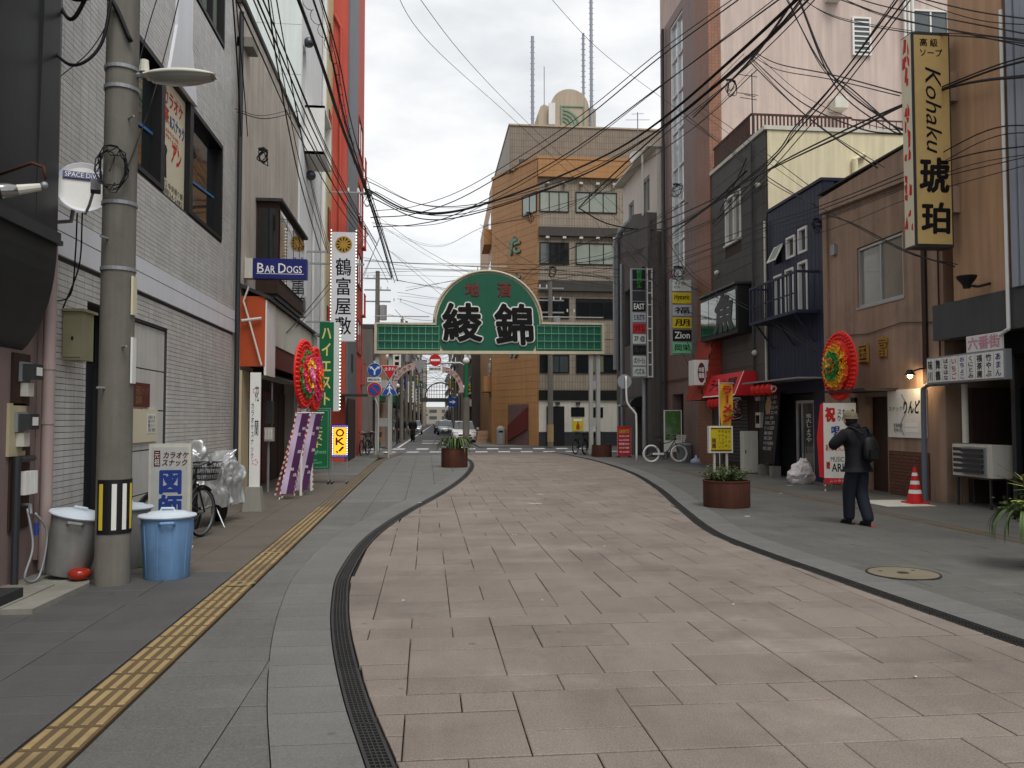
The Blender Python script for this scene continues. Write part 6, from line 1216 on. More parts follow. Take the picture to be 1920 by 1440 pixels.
def garland(c, sgn, R_, rings_, label, yaw=0., scale=1.):
    s = thing('garland_stand', label, 'garland', (c[0], c[1], 0)); n_ = Vector((sgn*math.cos(yaw), -math.sin(abs(yaw)), 0)); u_ = Vector((0, 0, 1)).cross(n_); fr_ = (Vector(c), u_, Vector((0, 0, 1)), n_)
    MB(fr_).lathe([(R_*.97, -.03), (R_, -.01), (R_*.98, .015), (R_*.9, .02), (.02, .03)], 40, (0, 0, 0)).build('disc', 'garland_red', s, smooth='auto'); mb = MB(fr_)
    for rr_, nn in ((.92, 44), (.8, 38)):
        for k in range(nn): a = 6.283*k/nn; mb.ball((R_*rr_*math.cos(a), R_*rr_*math.sin(a), .02), .042, 6, 4)
    mb.build('scallop', 'garland_red', s, kind='stuff', smooth=True)
    for rr_, nm, dome in rings_:
        nn = max(5, int(6.283*rr_*R_/.105)); rt = Matrix((u_, Vector((0, 0, 1)), n_)).transposed().to_4x4()
        for k in range(nn):
            a = 6.283*(k+.5*rr_*10 % 1)/nn; o = bpy.data.objects.new('flower', fl[nm]); COL.objects.link(o); o.parent = s; o.matrix_local = Matrix.Translation(fr_[0]+u_*(R_*rr_*math.cos(a))+Vector((0, 0, 1))*(R_*rr_*math.sin(a))+n_*dome-LOC[s]) @ rt @ Matrix.Rotation(random.uniform(-.45, .45), 4, 'X') @ Matrix.Rotation(random.uniform(-.45, .45), 4, 'Y') @ Matrix.Rotation(random.uniform(0, 6), 4, 'Z') @ Matrix.Scale(random.uniform(.75, 1.2), 4)
    MB(fr_).lathe([(R_*.72, .02), (R_*.5, .09), (R_*.25, .15), (.01, .17)], 24, (0, 0, 0), cap=False).build('backing', 'garland_red', s)
    return s, fr_
def legs(s, c, z, out, sep=.3, mat='candy'):
    for dx_, dy_ in ((out, -sep), (out, sep), (-out*.6, 0)): MB().tube([(c[0]-out*.05, c[1]+dy_*.15, z), (c[0]+dx_, c[1]+dy_, 0)], .022, 7).build('leg', mat, s)
for (c, lab, rg, yw) in (((-2.55, 17.7, 2.55), 'red opening garland with a green outer flower ring on striped legs', [(.62, 'fl_green', .07), (.47, 'fl_pink', .12), (.33, 'fl_yellow', .17), (.18, 'fl_rose', .2), (.04, 'fl_rose', .21)], .14), ((-2.5, 18.9, 2.5), 'red opening garland with pink and orange rings standing behind the first', [(.62, 'fl_pink', .07), (.47, 'fl_pink', .12), (.33, 'fl_orange', .17), (.18, 'fl_orange', .2), (.05, 'fl_green', .22)], .05)):
    s, fr_ = garland(c, 1, .74, [(a_, b_, d_*.62) for a_, b_, d_ in rg], lab, yw); MB().tube([(c[0]-.06, c[1], .0), (c[0]-.06, c[1], 2.5)], .03, 8).build('post', 'white', s)
    for dx_, dy_ in ((-.25, -.9), (.05, .3), (-.5, .2)): MB().tube([(c[0]-.08, c[1]-.05, 1.95), (c[0]+dx_-.1, c[1]+dy_*.6, 0)], .022, 7).build('leg', 'candy', s)
M('banner_purple', (78, 38, 84), .75, .1, 3, bump=.3, bscale=10); M('banner_pale', (196, 176, 206), .75, .08, 3, bump=.3, bscale=10)
def banner(x, y, label):
    s = thing('purple_banner', label, 'banner', (x, y, 0), None); fb_ = (Vector((x-.22, y, .12)), Vector((.98, .2, 0)), Vector((.18, .0, .984)), Vector((.2, -.97, -.04)))
    mb = MB(fb_); n = 14; L_ = [[mb.p(u0, 1.62*k/n, .02*math.sin(k*.9+u0*9)) for u0 in (0, .06, .12, .18, .25)] for k in range(n+1)]
    for a_, b_ in zip(L_, L_[1:]):
        for j in range(4): mb.f(a_[j], a_[j+1], b_[j+1], b_[j])
    mb.build('cloth', 'banner_purple', s, smooth=True); mb = MB(fb_); L_ = [[mb.p(u0, 1.62*k/n, .02*math.sin(k*.9+u0*9)+.003) for u0 in (-.002, .06, .11)] for k in range(n+1)]
    for a_, b_ in zip(L_, L_[1:]):
        for j in range(2): mb.f(a_[j], a_[j+1], b_[j+1], b_[j])
    mb.build('pale_edge', 'banner_pale', s, smooth=True); lettering(s, '祝開店\n花輪', fb_, (.1, .24, .15, 1.55), 'white_ink', w=.026, vertical=True, bold=.01, fit=False); MB(fb_).tube([(-.02, 1.64, 0), (.28, 1.64, 0)], .01, 6).build('top_rod', 'white', s); MB(fb_).tube([(.0, -.12, 0), (.0, 1.66, 0)], .014, 6).build('pole', 'candy', s)
banner(-2.66, 16.85, 'leaning purple lettered cloth banner in front of the garland legs'); banner(-2.5, 17.7, 'second purple cloth banner tucked behind the first one')
# green club board and OK light sign
s = thing('club_board', 'green wheeled club board with pale yellow katakana beside the lit OK sign', 'sign', (-2.68, 21, 0)); fb = FG((-2.68, 21, 0), (1, .05, 0)); 
mb = MB(fb); mb.box(-.3, .3, .34, 1.88, -.1, 0); mb.build('case', 'steel', s); MB(fb).box(-.28, .28, .37, 1.86, .001, .01).build('face', 'club_green', s); lettering(s, 'ハイエスト', fb, (-.12, .12, .88, 1.8), 'pale_yellow', w=.01, vertical=True, bold=.025); lettering(s, 'Highest', fb, (-.2, .2, .72, .84), 'sign_mint', w=.01, bold=.015)
lettering(s, '1set\n5000円', fb, (-.14, .14, .48, .64), 'sign_mint', w=.01, fit=False); mb = MB(fb); [mb.box(*q, .011, .014) for q in ((-.24, .24, 1.815, 1.825), (-.24, .24, .405, .415), (-.24, -.232, .416, 1.814), (.232, .24, .416, 1.814))]; mb.build('border_line', 'sign_mint', s)
for x in (-.28, .25): MB(fb).box(x, x+.03, .06, .34, -.06, -.03).build('leg', 'steel', s); MB(fb).box(x, x+.03, .05, .08, -.35, .3).build('foot_rail', 'steel', s)
for x in (-.265, .265):
    for y in (-.32, .27): MB(fb).lathe([(.035, -.02), (.04, 0), (.035, .02)], 12, (x, .04, y), axis=0).build('caster', 'rubber', s)
s = thing('light_sign', 'lit orange OK sign with a dotted bulb border on a wheeled stand', 'sign', (-2.14, 20.9, 0)); fb = FG((-2.14, 20.9, 0), (1, .05, 0)); M('led_orange', (255, 170, 40), emit=(255, 158, 30), es=1.0); M('led_blue', (60, 80, 255), emit=(90, 110, 255), es=2); M('led_white', (255, 245, 235), emit=(255, 245, 235), es=2.2); M('led_dark', (60, 30, 10), .6)
MB(fb).box(-.2, .2, .66, 1.46, -.09, 0).build('case', 'black', s); MB(fb).box(-.15, .15, .72, 1.4, .001, .006).build('screen', 'led_orange', s); lettering(s, 'O', fb, (-.1, .1, 1.17, 1.36), 'led_dark', w=.006, bold=.04); lettering(s, 'K', fb, (-.1, .11, .96, 1.14), 'led_dark', w=.006, bold=.04); mb = MB(fb); mb.prism([(-.06, .75), (-.1, .8), (-.08, .82), (-.03, .79)], .0065, .009).prism([(-.04, .82), (.06, .93), (.11, .9), (.0, .79)], .0065, .009); mb.build('exclamation', 'led_dark', s)
for nm, sel in (('led_white', 0), ('led_blue', 1)):
    mb = MB(fb); pts = [(-.175+.35*k/9, z) for k in range(10) for z in (.69, 1.43)]+[(x, .69+.74*k/18) for k in range(1, 18) for x in (-.175, .175)]
    for k, (x, z) in enumerate(pts):
        if (k < 20) == (sel == 1): mb.ball((x, z, .004), .012, 6, 4)
    mb.build('bulb_border', nm, s, kind='stuff')
for x in (-.19, .165): MB(fb).box(x, x+.025, .05, .659, -.06, -.035).build('leg', 'steel', s); MB(fb).box(x, x+.025, .05, .075, -.25, .2).build('foot_rail', 'steel', s)
MB(fb).box(-.165, .165, .16, .18, -.055, -.04).build('crossbar', 'steel', s)
for x in (-.18, .18):
    for y in (-.22, .17): MB(fb).lathe([(.03, -.02), (.035, 0), (.03, .02)], 12, (x, .035, y), axis=0).build('caster', 'rubber', s)
# ================================================================ TRAFFIC SIGNS
M('sign_blue', (30, 78, 160), .4, .05); M('sign_rim', (190, 34.3, 44), .4, .05)
def disc(parent, fr_, x, z, r, m_, w_, name): return MB(fr_).lathe([(r, w_), (r, w_+.012)], 28, (x, z, 0)).build(name, m_, parent)
s = thing('sign_pole', 'bent pole with a blue arrow sign and no parking disc by the left arch leg', 'traffic sign', (-1.98, 34.3, 0)); fy = FY(34.25)
MB().tube([tuple(q) for q in curve_pts([(-1.98, 34.3, 0), (-1.98, 34.3, 1.9), (-2.02, 34.3, 2.2), (-2.1, 34.3, 2.45), (-2.14, 34.3, 2.7), (-2.14, 34.3, 4.0)], 5)], .04, 8).build('pole', 'arch_leg', s, smooth=True)
disc(s, fy, -2.13, 3.62, .29, 'white', .0, 'sign_back'); disc(s, fy, -2.13, 3.62, .275, 'sign_blue', .013, 'blue_disc'); mb = MB(fy); mb.box(-2.16, -2.1, 3.42, 3.6, .026, .03).prism([(-2.1, 3.58), (-1.98, 3.7), (-2.02, 3.74), (-2.13, 3.63)], .026, .03).prism([(-2.16, 3.58), (-2.28, 3.7), (-2.24, 3.74), (-2.13, 3.63)], .026, .03).prism([(-2.04, 3.76), (-1.92, 3.76), (-1.95, 3.64)], .026, .03).prism([(-2.22, 3.76), (-2.34, 3.76), (-2.31, 3.64)], .026, .03); mb.build('arrow', 'white_ink', s)
MB(fy).box(-2.42, -1.86, 3.13, 3.31, 0, .02).build('text_plate', 'white', s); lettering(s, '自動車及び原付を除く', FY(34.23), (-2.39, -1.89, 3.17, 3.27), 'ink', bold=.02)
disc(s, fy, -2.13, 2.82, .3, 'white', 0, 'sign_back'); disc(s, fy, -2.13, 2.82, .285, 'sign_rim', .013, 'red_ring'); disc(s, fy, -2.13, 2.82, .215, 'sign_blue', .026, 'blue_disc'); mb = MB(fy); mb.prism([(-2.3, 2.96), (-2.26, 3.0), (-1.96, 2.68), (-2.0, 2.64)], .039, .043); mb.build('slash', 'sign_rim', s)
s = thing('sign_pole', 'pole with a red stop triangle above a blue crossing triangle by the left arch leg', 'traffic sign', (-1.55, 34.3, 0)); MB().tube([(-1.55, 34.3, 0), (-1.55, 34.3, 3.9)], .035, 8).build('pole', 'arch_leg', s); tri = lambda c, z, r, up_: [(c+r*math.cos(a), z+r*math.sin(a)) for a in ([math.pi/2+2.094*k for k in range(3)] if up_ else [-math.pi/2+2.094*k for k in range(3)])]
MB(fy).prism(tri(-1.52, 3.6, .42, 0), 0, .012).build('stop_back', 'white', s); MB(fy).prism(tri(-1.52, 3.6, .385, 0), .013, .02).build('stop_face', 'sign_rim', s); lettering(s, '止まれ', FY(34.225), (-1.73, -1.31, 3.6, 3.74), 'white_ink', bold=.02); MB(fy).prism(tri(-1.52, 2.78, .4, 1), 0, .012).build('crossing_back', 'white', s); MB(fy).prism(tri(-1.52, 2.78, .37, 1), .013, .02).build('crossing_face', 'sign_blue', s)
mb = MB(fy); mb.prism([(-1.54, 2.72), (-1.5, 2.72), (-1.48, 2.9), (-1.42, 2.82), (-1.4, 2.84), (-1.48, 2.97), (-1.56, 2.97), (-1.64, 2.84), (-1.62, 2.82), (-1.56, 2.9)], .021, .024).prism([(-1.55, 2.73), (-1.62, 2.6), (-1.59, 2.6), (-1.52, 2.7), (-1.45, 2.6), (-1.42, 2.6), (-1.49, 2.73)], .021, .0235).prism([(-1.52+.04*math.cos(k), 3.02+.04*math.sin(k)) for k in range(6)], .021, .024); mb.build('walker_print', 'white_ink', s)
s = thing('overhead_sign', 'red no entry disc on a horizontal arm over the far street', 'traffic sign', (1.2, 50, 0)); fy = FY(49.9); MB().tube([(2.38, 50, 0), (2.38, 50, 4.8), (2.0, 50, 5.0), (-.7, 50, 4.95)], .07, 8).build('arm', 'galv', s, smooth='auto'); disc(s, fy, .5, 5.15, .37, 'white', .06, 'disc_back'); disc(s, fy, .5, 5.15, .355, 'sign_rim', .073, 'red_disc'); MB(fy).box(.23, .77, 5.09, 5.21, .086, .09).build('white_bar', 'white_ink', s)
MB(fy).box(.12, .88, 4.5, 4.74, .06, .08).build('text_plate', 'white', s); lettering(s, '自動車及び原付を除く', FY(49.82), (.15, .85, 4.55, 4.69), 'ink', bold=.02); MB(fy).prism(tri(-.45, 4.85, .5, 0), .02, .04).build('triangle_back', 'galv', s)
s = thing('direction_sign', 'small blue arrow sign on a pole beside the far right row', 'traffic sign', (1.9, 66, 0)); MB().tube([(2.1, 66, 0), (2.1, 66, 3.4)], .04, 6).build('pole', 'galv', s); MB(FY(65.95)).box(1.7, 2.4, 2.6, 3.3, 0, .02).build('plate', 'sign_blue', s); mb = MB(FY(65.95)); mb.prism([(1.8, 2.92), (2.05, 2.92), (2.05, 2.8), (2.3, 2.97), (2.05, 3.14), (2.05, 3.02), (1.8, 3.02)], .021, .025); mb.build('arrow', 'white_ink', s)
# ================================================================ PLANTERS
M('leaf', (76, 98, 46), .5, .25, 8, spec=.4); M('leaf_yellow', (176, 176, 84), .5, .2, 8, spec=.4); M('leaf_dark', (60, 84, 40), .55, .3, 8); M('leaf_lime', (104, 118, 62), .55, .3, 8); M('soil', (52, 42, 34), .95, .25); M('stem', (96, 80, 60), .8, .2)
def planter(x, y, r, hgt, label):
    s = thing('planter', label, 'planter', (x, y, 0)); MB().lathe([(r*.98, 0), (r, .02), (r, hgt-.03), (r+.012, hgt-.02), (r+.012, hgt), (r-.03, hgt), (r-.03, hgt-.1)], 36, (x, y, .008)).build('tub', 'rust', s, smooth='auto'); MB().lathe([(r-.035, hgt-.09), (.01, hgt-.03)], 24, (x, y, .008), cap=False).build('soil', 'soil', s); return s
def blade(pts, w_, mat, parent, name='leaf'):
    P = curve_pts(pts, 4); n = len(P); mb = MB(); L_ = []
    for k, q in enumerate(P):
        t_ = (P[min(k+1, n-1)]-P[max(k-1, 0)]).normalized(); sd = t_.cross(Vector((0, 0, 1))); sd = sd.normalized() if sd.length > .01 else Vector((1, 0, 0)); f_ = w_*(math.sin(math.pi*min(1, .12+k/(n-1)*.88))**.7)+.001; up_ = sd.cross(t_)
        L_.append((mb.p(*(q-sd*f_+up_*f_*.35)), mb.p(*q), mb.p(*(q+sd*f_+up_*f_*.35))))
    for a_, b_ in zip(L_, L_[1:]):
        for j in range(2): mb.f(a_[j], a_[j+1], b_[j+1], b_[j])
    return mb.build(name, mat, parent, smooth=True)
rs = random.Random(31)
planter(.93, 27.75, .44, .62, 'round rusty tub at the end of the left pavement below the arch'); s = thing('arching_plant', 'grassy plant with arching green leaves in the tub below the arch', 'plant', (.93, 27.75, .55))
for k in range(60):
    a = rs.uniform(0, 6.283); L_ = rs.uniform(.35, .66); hgt = rs.uniform(.2, .46); r0 = rs.uniform(.02, .25)
    d = Vector((math.cos(a), math.sin(a), 0)); b0 = Vector((.93, 27.75, .54))+d*r0; drop = rs.uniform(-.25, .25)
    blade([b0, b0+d*L_*.25+Vector((0, 0, hgt*.8)), b0+d*L_*.62+Vector((0, 0, hgt)), b0+d*L_+Vector((0, 0, max(hgt*.5-abs(drop)*1.2, -.32)))], rs.uniform(.018, .032), rs.choice(('leaf', 'leaf', 'leaf_lime', 'leaf_dark')), s)
def bush(x, y, z, r, hgt, n, label, mats=('leaf', 'leaf_dark', 'leaf_lime')):
    s = thing('shrub', label, 'plant', (x, y, z)); ms = {m_: MB() for m_ in mats}; st = MB()
    for k in range(26):
        a = rs.uniform(0, 6.283); rr_ = r*math.sqrt(rs.random()); tip = Vector((x+rr_*math.cos(a)*1.05, y+rr_*math.sin(a)*1.05, z+hgt*(1-.45*(rr_/r)**2)*rs.uniform(.55, 1.1))); base = Vector((x+rr_*.4*math.cos(a), y+rr_*.4*math.sin(a), z)); st.tube([tuple(base), tuple(base.lerp(tip, .55)+Vector((0, 0, .03))), tuple(tip)], .006, 4)
        for j in range(n//26):
            t_ = rs.uniform(.25, 1.05); q = base.lerp(tip, t_)+Vector((rs.gauss(0, .05), rs.gauss(0, .05), rs.gauss(0, .03))); m_ = ms[rs.choice(mats)]; aa = rs.uniform(0, 6.283); l_ = rs.uniform(.035, .07); d = Vector((math.cos(aa), math.sin(aa), rs.uniform(-.3, .6))).normalized(); sd = d.cross(Vector((0, 0, 1))).normalized()*l_*.35; nn = Vector((0, 0, l_*.12))
            i = [m_.p(*q), m_.p(*(q+d*l_*.5+sd+nn)), m_.p(*(q+d*l_)), m_.p(*(q+d*l_*.5-sd+nn))]; m_.f(*i)
    st.build('stem', 'stem', s, kind='stuff')
    for m_, mb in ms.items(): mb.build('foliage', m_, s, kind='stuff')
    return s
planter(5.47, 14.73, .42, .48, 'round rusty tub with a leafy shrub on the right pavement'); bush(5.47, 14.73, .44, .42, .34, 1400, 'low leafy shrub filling the rusty tub on the right pavement')
for k in range(7):
    a = rs.uniform(0, 6.283); b0 = Vector((5.5, 14.7, .55)); d = Vector((math.cos(a), math.sin(a), 0))
planter(7.45, 34.8, .42, .5, 'round rusty tub with bare soil beside the right arch leg'); 
planter(6.74, 8.2, .36, .5, 'round rusty tub half out of view on the near right pavement')
s = bush(6.5, 8.2, .5, .42, .32, 1700, 'mixed leafy plants in the near right tub', ('leaf_dark', 'leaf', 'leaf_lime')); MB().tube([(6.3, 8.1, .5), (6.26, 8.1, .9), (6.24, 8.1, 1.02)], .03, 8).build('cut_trunk', 'stem', s)
sp = thing('spiky_plant', 'yellow edged spiky leaves rising from the near right tub', 'plant', (6.85, 8.15, .5))
for k in range(22): a = rs.uniform(0, 6.283); d = Vector((math.cos(a), math.sin(a)*.7, 0)); b0 = Vector((6.42, 8.15, .86)); e_ = rs.uniform(.0, .5); blade([b0, b0+d*.2+Vector((0, 0, e_*.3)), b0+d*.45+Vector((0, 0, e_*.75))], .016, rs.choice(('leaf_yellow', 'leaf_lime')), sp)
MB().tube([(6.5, 8.15, .5), (6.42, 8.15, .88)], .03, 8).build('trunk', 'stem', sp)
for k in range(30): a = rs.uniform(0, 6.283); d = Vector((math.cos(a), math.sin(a), 0)); b0 = Vector((6.25, 8.12, .6))+d*.1; blade([b0, b0+d*.12+Vector((0, 0, .05)), b0+d*.24+Vector((0, 0, -.1)), b0+d*.26+Vector((0, 0, -.28))], .01, rs.choice(('leaf_dark', 'leaf', 'leaf')), sp, 'hanging_leaf')
for k in range(6):
    a = 6.283*k/6; c_ = Vector((6.12+(.1 if k > 2 else 0), 8.05, .72-(.06 if k > 2 else 0)))
    for j in range(4): d = Vector((math.cos(a+j), math.sin(a+j), .6)).normalized(); blade([c_, c_+d*.05, c_+d*.09+Vector((0, 0, -.02))], .02, 'leaf_yellow', sp, 'pale_leaf')
# ================================================================ STREET FURNITURE, RIGHT
s = thing('noodle_board', 'yellow noodle menu light board on legs behind the leafy tub', 'sign', (7.85, 21.5, 0)); fb = FG((7.85, 21.5, 0), (1, .1, 0)); MB(fb).box(-.34, .34, .7, 1.42, -.12, 0).build('case', 'white', s); MB(fb).box(-.3, .3, .74, 1.38, .001, .008).build('face', 'sign_yellow', s); lettering(s, 'ラーメン\nギョーザ\nチャンポン\nチャーハン', fb, (-.1, .28, .82, 1.32), 'ink', w=.008, vertical=True, bold=.015, fit=False); lettering(s, '随園', fb, (-.27, -.15, .82, 1.1), 'maroon', w=.008, vertical=True, bold=.03)
for z in (.755, 1.335): MB(fb).box(-.3, .3, z, z+.03, .009, .012).build('pattern_line', 'maroon', s)
for x in (-.2, .16): MB(fb).box(x, x+.05, 0, .699, -.09, -.03).build('leg', 'offwhite', s)
M('flag_gold', (220, 170, 50), .75, .1, bump=.2, bscale=12)
s = thing('noodle_flag', 'yellow and red noodle flag on a thin pole in front of the awning', 'flag', (8.35, 23, 0)); mb = MB(); n = 16; L_ = []
for k in range(n+1):
    z = 2.62-1.3*k/n; cl = .0 if k < 9 else (k-9)*.012; L_.append([mb.p(8.37+j*.1*(1-cl*3)-.02*math.sin(k*.3), 23-.03*math.sin(k*.5+j*1.2), z+(.08*j/3 if k > 12 else 0)) for j in range(5)])
for a_, b_ in zip(L_, L_[1:]):
    for j in range(4): mb.f(a_[j], a_[j+1], b_[j+1], b_[j])
mb.build('cloth', 'flag_gold', s, smooth=True); lettering(s, 'ラーメン', FY(22.94), (8.4, 8.74, 1.5, 2.58), 'red_cloth', vertical=True, bold=.06); MB().tube([(8.35, 23, .0), (8.35, 23, 2.75)], .012, 6).tube([(8.33, 23, 2.64), (8.8, 23, 2.64)], .008, 6).build('pole', 'white', s); MB().lathe([(.18, 0), (.16, .12), (.03, .14)], 16, (8.35, 23, .007)).build('base', 'offwhite', s)
s = thing('traffic_cone', 'red and white striped traffic cone by the grey blue downpipe', 'cone', (9.2, 14.85, 0)); MB().prism([(9.02, 14.67), (9.38, 14.67), (9.38, 15.03), (9.02, 15.03)], .007, .04).build('base', 'red', s)
cone = [(.15, .04), (.024, .7)]; rz = lambda z: .15-(.126)*(z-.04)/.66
for z0, z1, m_ in ((.04, .2, 'red'), (.2, .27, 'white'), (.27, .37, 'red'), (.37, .44, 'white'), (.44, .53, 'red'), (.53, .59, 'white'), (.59, .7, 'red')): MB().lathe([(rz(z0), z0), (rz(z1), z1)], 20, (9.2, 14.85, 0)).build('band', m_, s, smooth='auto')
M('bag_clear', (214, 206, 206), .25, .25, 9, bump=.4, bscale=16, spec=.6); s = thing('rubbish_bag', 'translucent rubbish bag of pale waste slumped on the pavement', 'rubbish bag', (9.2, 19.7, 0)); mb = MB(); rows = []
for k in range(15):
    t_ = k/14; rr_ = .34*math.sin(math.pi*min(1, .22+t_*.72))**.8*(1-.35*t_) if t_ < .93 else .06
    rows.append([Vector((9.2+rr_*1.15*math.cos(a)+.08*t_, 19.7+rr_*.8*math.sin(a), .008+.6*t_)) for a in [6.283*j/26 for j in range(26)]])
ids = [[mb.p(*(q+noise.noise_vector(q*7)*.07*min(1, k*.3)+noise.noise_vector(q*17)*.025*min(1, k*.3))) for q in row] for k, row in enumerate(rows)]
for a_, b_ in zip(ids, ids[1:]):
    for j in range(26): mb.f(a_[j], a_[(j+1) % 26], b_[(j+1) % 26], b_[j])
mb.f(*ids[-1]); mb.f(*ids[0][::-1]); mb.build('bag', 'bag_clear', s); MB().ball((9.12, 19.62, .2), (.12, .1, .1), 8, 5).build('waste', M('waste', (190, 140, 130), .8, .3, 12), s)
# opening banner stand, ladder and right garland
s, fr_ = garland((9.25, 17.75, 2.8), -1, .79, [(.64, 'fl_orange', .07), (.55, 'fl_yellow', .1), (.45, 'fl_yellow', .13), (.36, 'fl_green', .16), (.27, 'fl_green', .18), (.19, 'fl_orange', .2), (.1, 'fl_green', .22), (.02, 'fl_yellow', .23)], 'large red opening garland with green and yellow rings on the brown wall side', 0)
s = thing('step_ladder', 'aluminium step ladder propping up the right opening garland', 'ladder', (9.45, 18.1, 0))
for y in (17.55, 17.95): MB().tube([(9.36, y, 2.2), (9.5, y+(.25 if y > 17.8 else -.05), .01)], .02, 6).build('rail', 'alu', s)
for k in range(6): z = .3+k*.33; MB().box(9.35+.02*(6-k), 9.41+.02*(6-k), 17.53, 17.99+.03*(6-k), z, z+.03).build('rung', 'alu', s)
for y in (18.3, 18.7): MB().tube([(9.4, 18.05, 2.1), (9.3, y, .01)], .018, 6).build('rear_leg', 'alu', s)
s = thing('opening_banner', 'white opening banner with red border and black lettering under the right garland', 'banner', (9.0, 17.6, 0)); fb = FG((8.78, 17.6, 0), (1, -.35, 0)); MB(fb).box(0, .68, .3, 1.96, -.02, 0).build('cloth', 'white', s); mb = MB(fb); mb.box(-.002, .682, .18, .3, -.022, .002).build('red_hem', 'red_cloth', s); mb = MB(fb); mb.prism([(-.1, .32), (-.002, .3), (-.002, 1.96), (-.06, 1.94), (-.14, 1.2)], -.02, .0); mb.build('red_side', 'red_cloth', s)
lettering(s, '祝', fb, (.05, .24, 1.55, 1.86), 'red_ink', bold=.05); lettering(s, 'スナック\nりんどう', fb, (.3, .64, 1.55, 1.84), 'ink', bold=.02, fit=False); lettering(s, '唄', fb, (.17, .34, 1.25, 1.44), 'blue_ink', bold=.04); lettering(s, 'ありがとうございます', fb, (.04, .64, .9, 1.05), 'red_ink', bold=.02); lettering(s, 'MUSIC BAR', fb, (.14, .62, .66, .77), 'ink', bold=.0); lettering(s, 'ARISA', fb, (.16, .6, .44, .62), 'ink', bold=.02); lettering(s, '贈', fb, (.05, .12, .5, .66), 'red_ink', bold=.03); lettering(s, 'ニシタチ より', fb, (.12, .6, .21, .27), 'white_ink', bold=.02)
for x in (.02, .64): MB(fb).tube([(x, 0, -.03), (x, 2.0, -.03)], .014, 6).build('pole', 'candy', s)
# things by the bars further up
s = thing('forest_poster', 'tall panel printed with a green forest beside the cruiser bicycle', 'sign', (9.3, 31, 0)); MB().box(9.05, 9.75, 30.95, 31.0, .35, 1.95).build('panel', 'white', s); m_ = M('forest_print', (74, 116, 58), .5, .55, 5, grime=.95, gd=(.01, .03, .012), pale=.6); MB(FY(30.95)).box(9.09, 9.71, .8, 1.92, .001, .006).build('print', m_, s)
for x in (9.1, 9.66): MB().box(x, x+.04, 30.96, 30.99, 0, .35).build('leg', 'galv', s)
s = thing('metal_bin', 'ribbed galvanised bin behind the cruiser bicycle', 'bin', (9.62, 30.3, 0)); MB().lathe([(.25, .007), (.27, .6), (.285, .62), (.285, .64), (.2, .7), (.03, .72)], 28, (9.62, 30.3, 0)).build('body', 'galv', s, smooth='auto')
for k in range(16): a = 6.283*k/16; MB().tube([(9.62+.255*math.cos(a), 30.3+.255*math.sin(a), .03), (9.62+.274*math.cos(a), 30.3+.274*math.sin(a), .58)], .009, 5).build('rib', 'galv', s)
MB().lathe([(.22, .007), (.2, .09), (.12, .17), (.05, .2), (.03, .3)], 14, (9.75, 29.3, 0)).build('plastic_bag', M('pale_blue_bag', (176, 186, 206), .4, .2, 9, bump=.4, bscale=20), smooth=True, label='small tied pale blue bag on the ground by the bicycle front wheel', cat='bag')
s = thing('bar_board', 'red bar price board with white lines of text by the grey building', 'sign', (8.25, 34.2, 0)); MB().box(7.98, 8.55, 34.15, 34.22, .05, 1.3).build('board', 'sign_red', s); lettering(s, 'LIBERTE', FY(34.15), (8.05, 8.48, 1.02, 1.16), 'sign_yellow', bold=.02); lettering(s, '20:00-21:00\n1set ¥2000\n飲放題 ¥3000\nカラオケ無料\nTEL 22-0000', FY(34.15), (8.05, 8.48, .15, .98), 'white_ink', fit=False, gap=.6)
mb = MB(FY(34.15)); [mb.ball((x, .1+k*.1, 0), .016, 6, 4) for k in range(12) for x in (7.97, 8.56)]; mb.build('bulb_strip', 'white', s, kind='stuff')
for x in (8.0, 8.48): MB().box(x, x+.05, 34.0, 34.4, .007, .049).build('foot', 'dark_metal', s)
s = thing('sign_pole', 'bent white pole carrying the grey back of a round sign by the bar nameplates', 'traffic sign', (7.68, 30, 0)); MB().tube([tuple(q) for q in curve_pts([(7.72, 30, 0), (7.72, 30, 1.6), (7.66, 30, 1.85), (7.45, 30, 2.1), (7.36, 30, 2.35), (7.34, 30, 3.2)], 5)], .038, 8).build('pole', 'white', s, smooth=True); disc(s, FY(30.08), 7.3, 3.0, .27, 'galv', 0, 'disc_back')
util_pole(7.05, 46.9, 9.6, .17, 'utility pole with a yellow striped wrap in front of the corner building', 3, None, True)
MB().tube([(7.05, 46.9, .3), (7.05, 46.9, 1.3)], .185, 12).build('striped_wrap', 'tactile', [o for o in COL.objects if o.name.startswith('utility_pole') and o.get('label', '').startswith('utility pole with a yellow')][0])
s = thing('round_bin', 'small white round litter bin by the brown corner wall', 'bin', (4.55, 51.5, 0)); MB().lathe([(.28, .02), (.28, .9), (.26, 1.0), (.15, 1.12), (.02, 1.16)], 18, (4.55, 51.0, .04)).build('body', 'bin_grey', s, smooth='auto'); MB().box(4.42, 4.68, 50.71, 50.73, .8, .9).build('slot', 'black', s)
s = thing('bollard', 'short black bollard at the pavement edge beyond the crossing', 'bollard', (9.2, 46.2, 0)); MB().tube([(9.2, 46.2, 0), (9.2, 46.2, .9)], .06, 10).build('post', 'black', s); MB().ball((9.2, 46.2, .92), .07, 8, 6).build('cap', 'black', s)
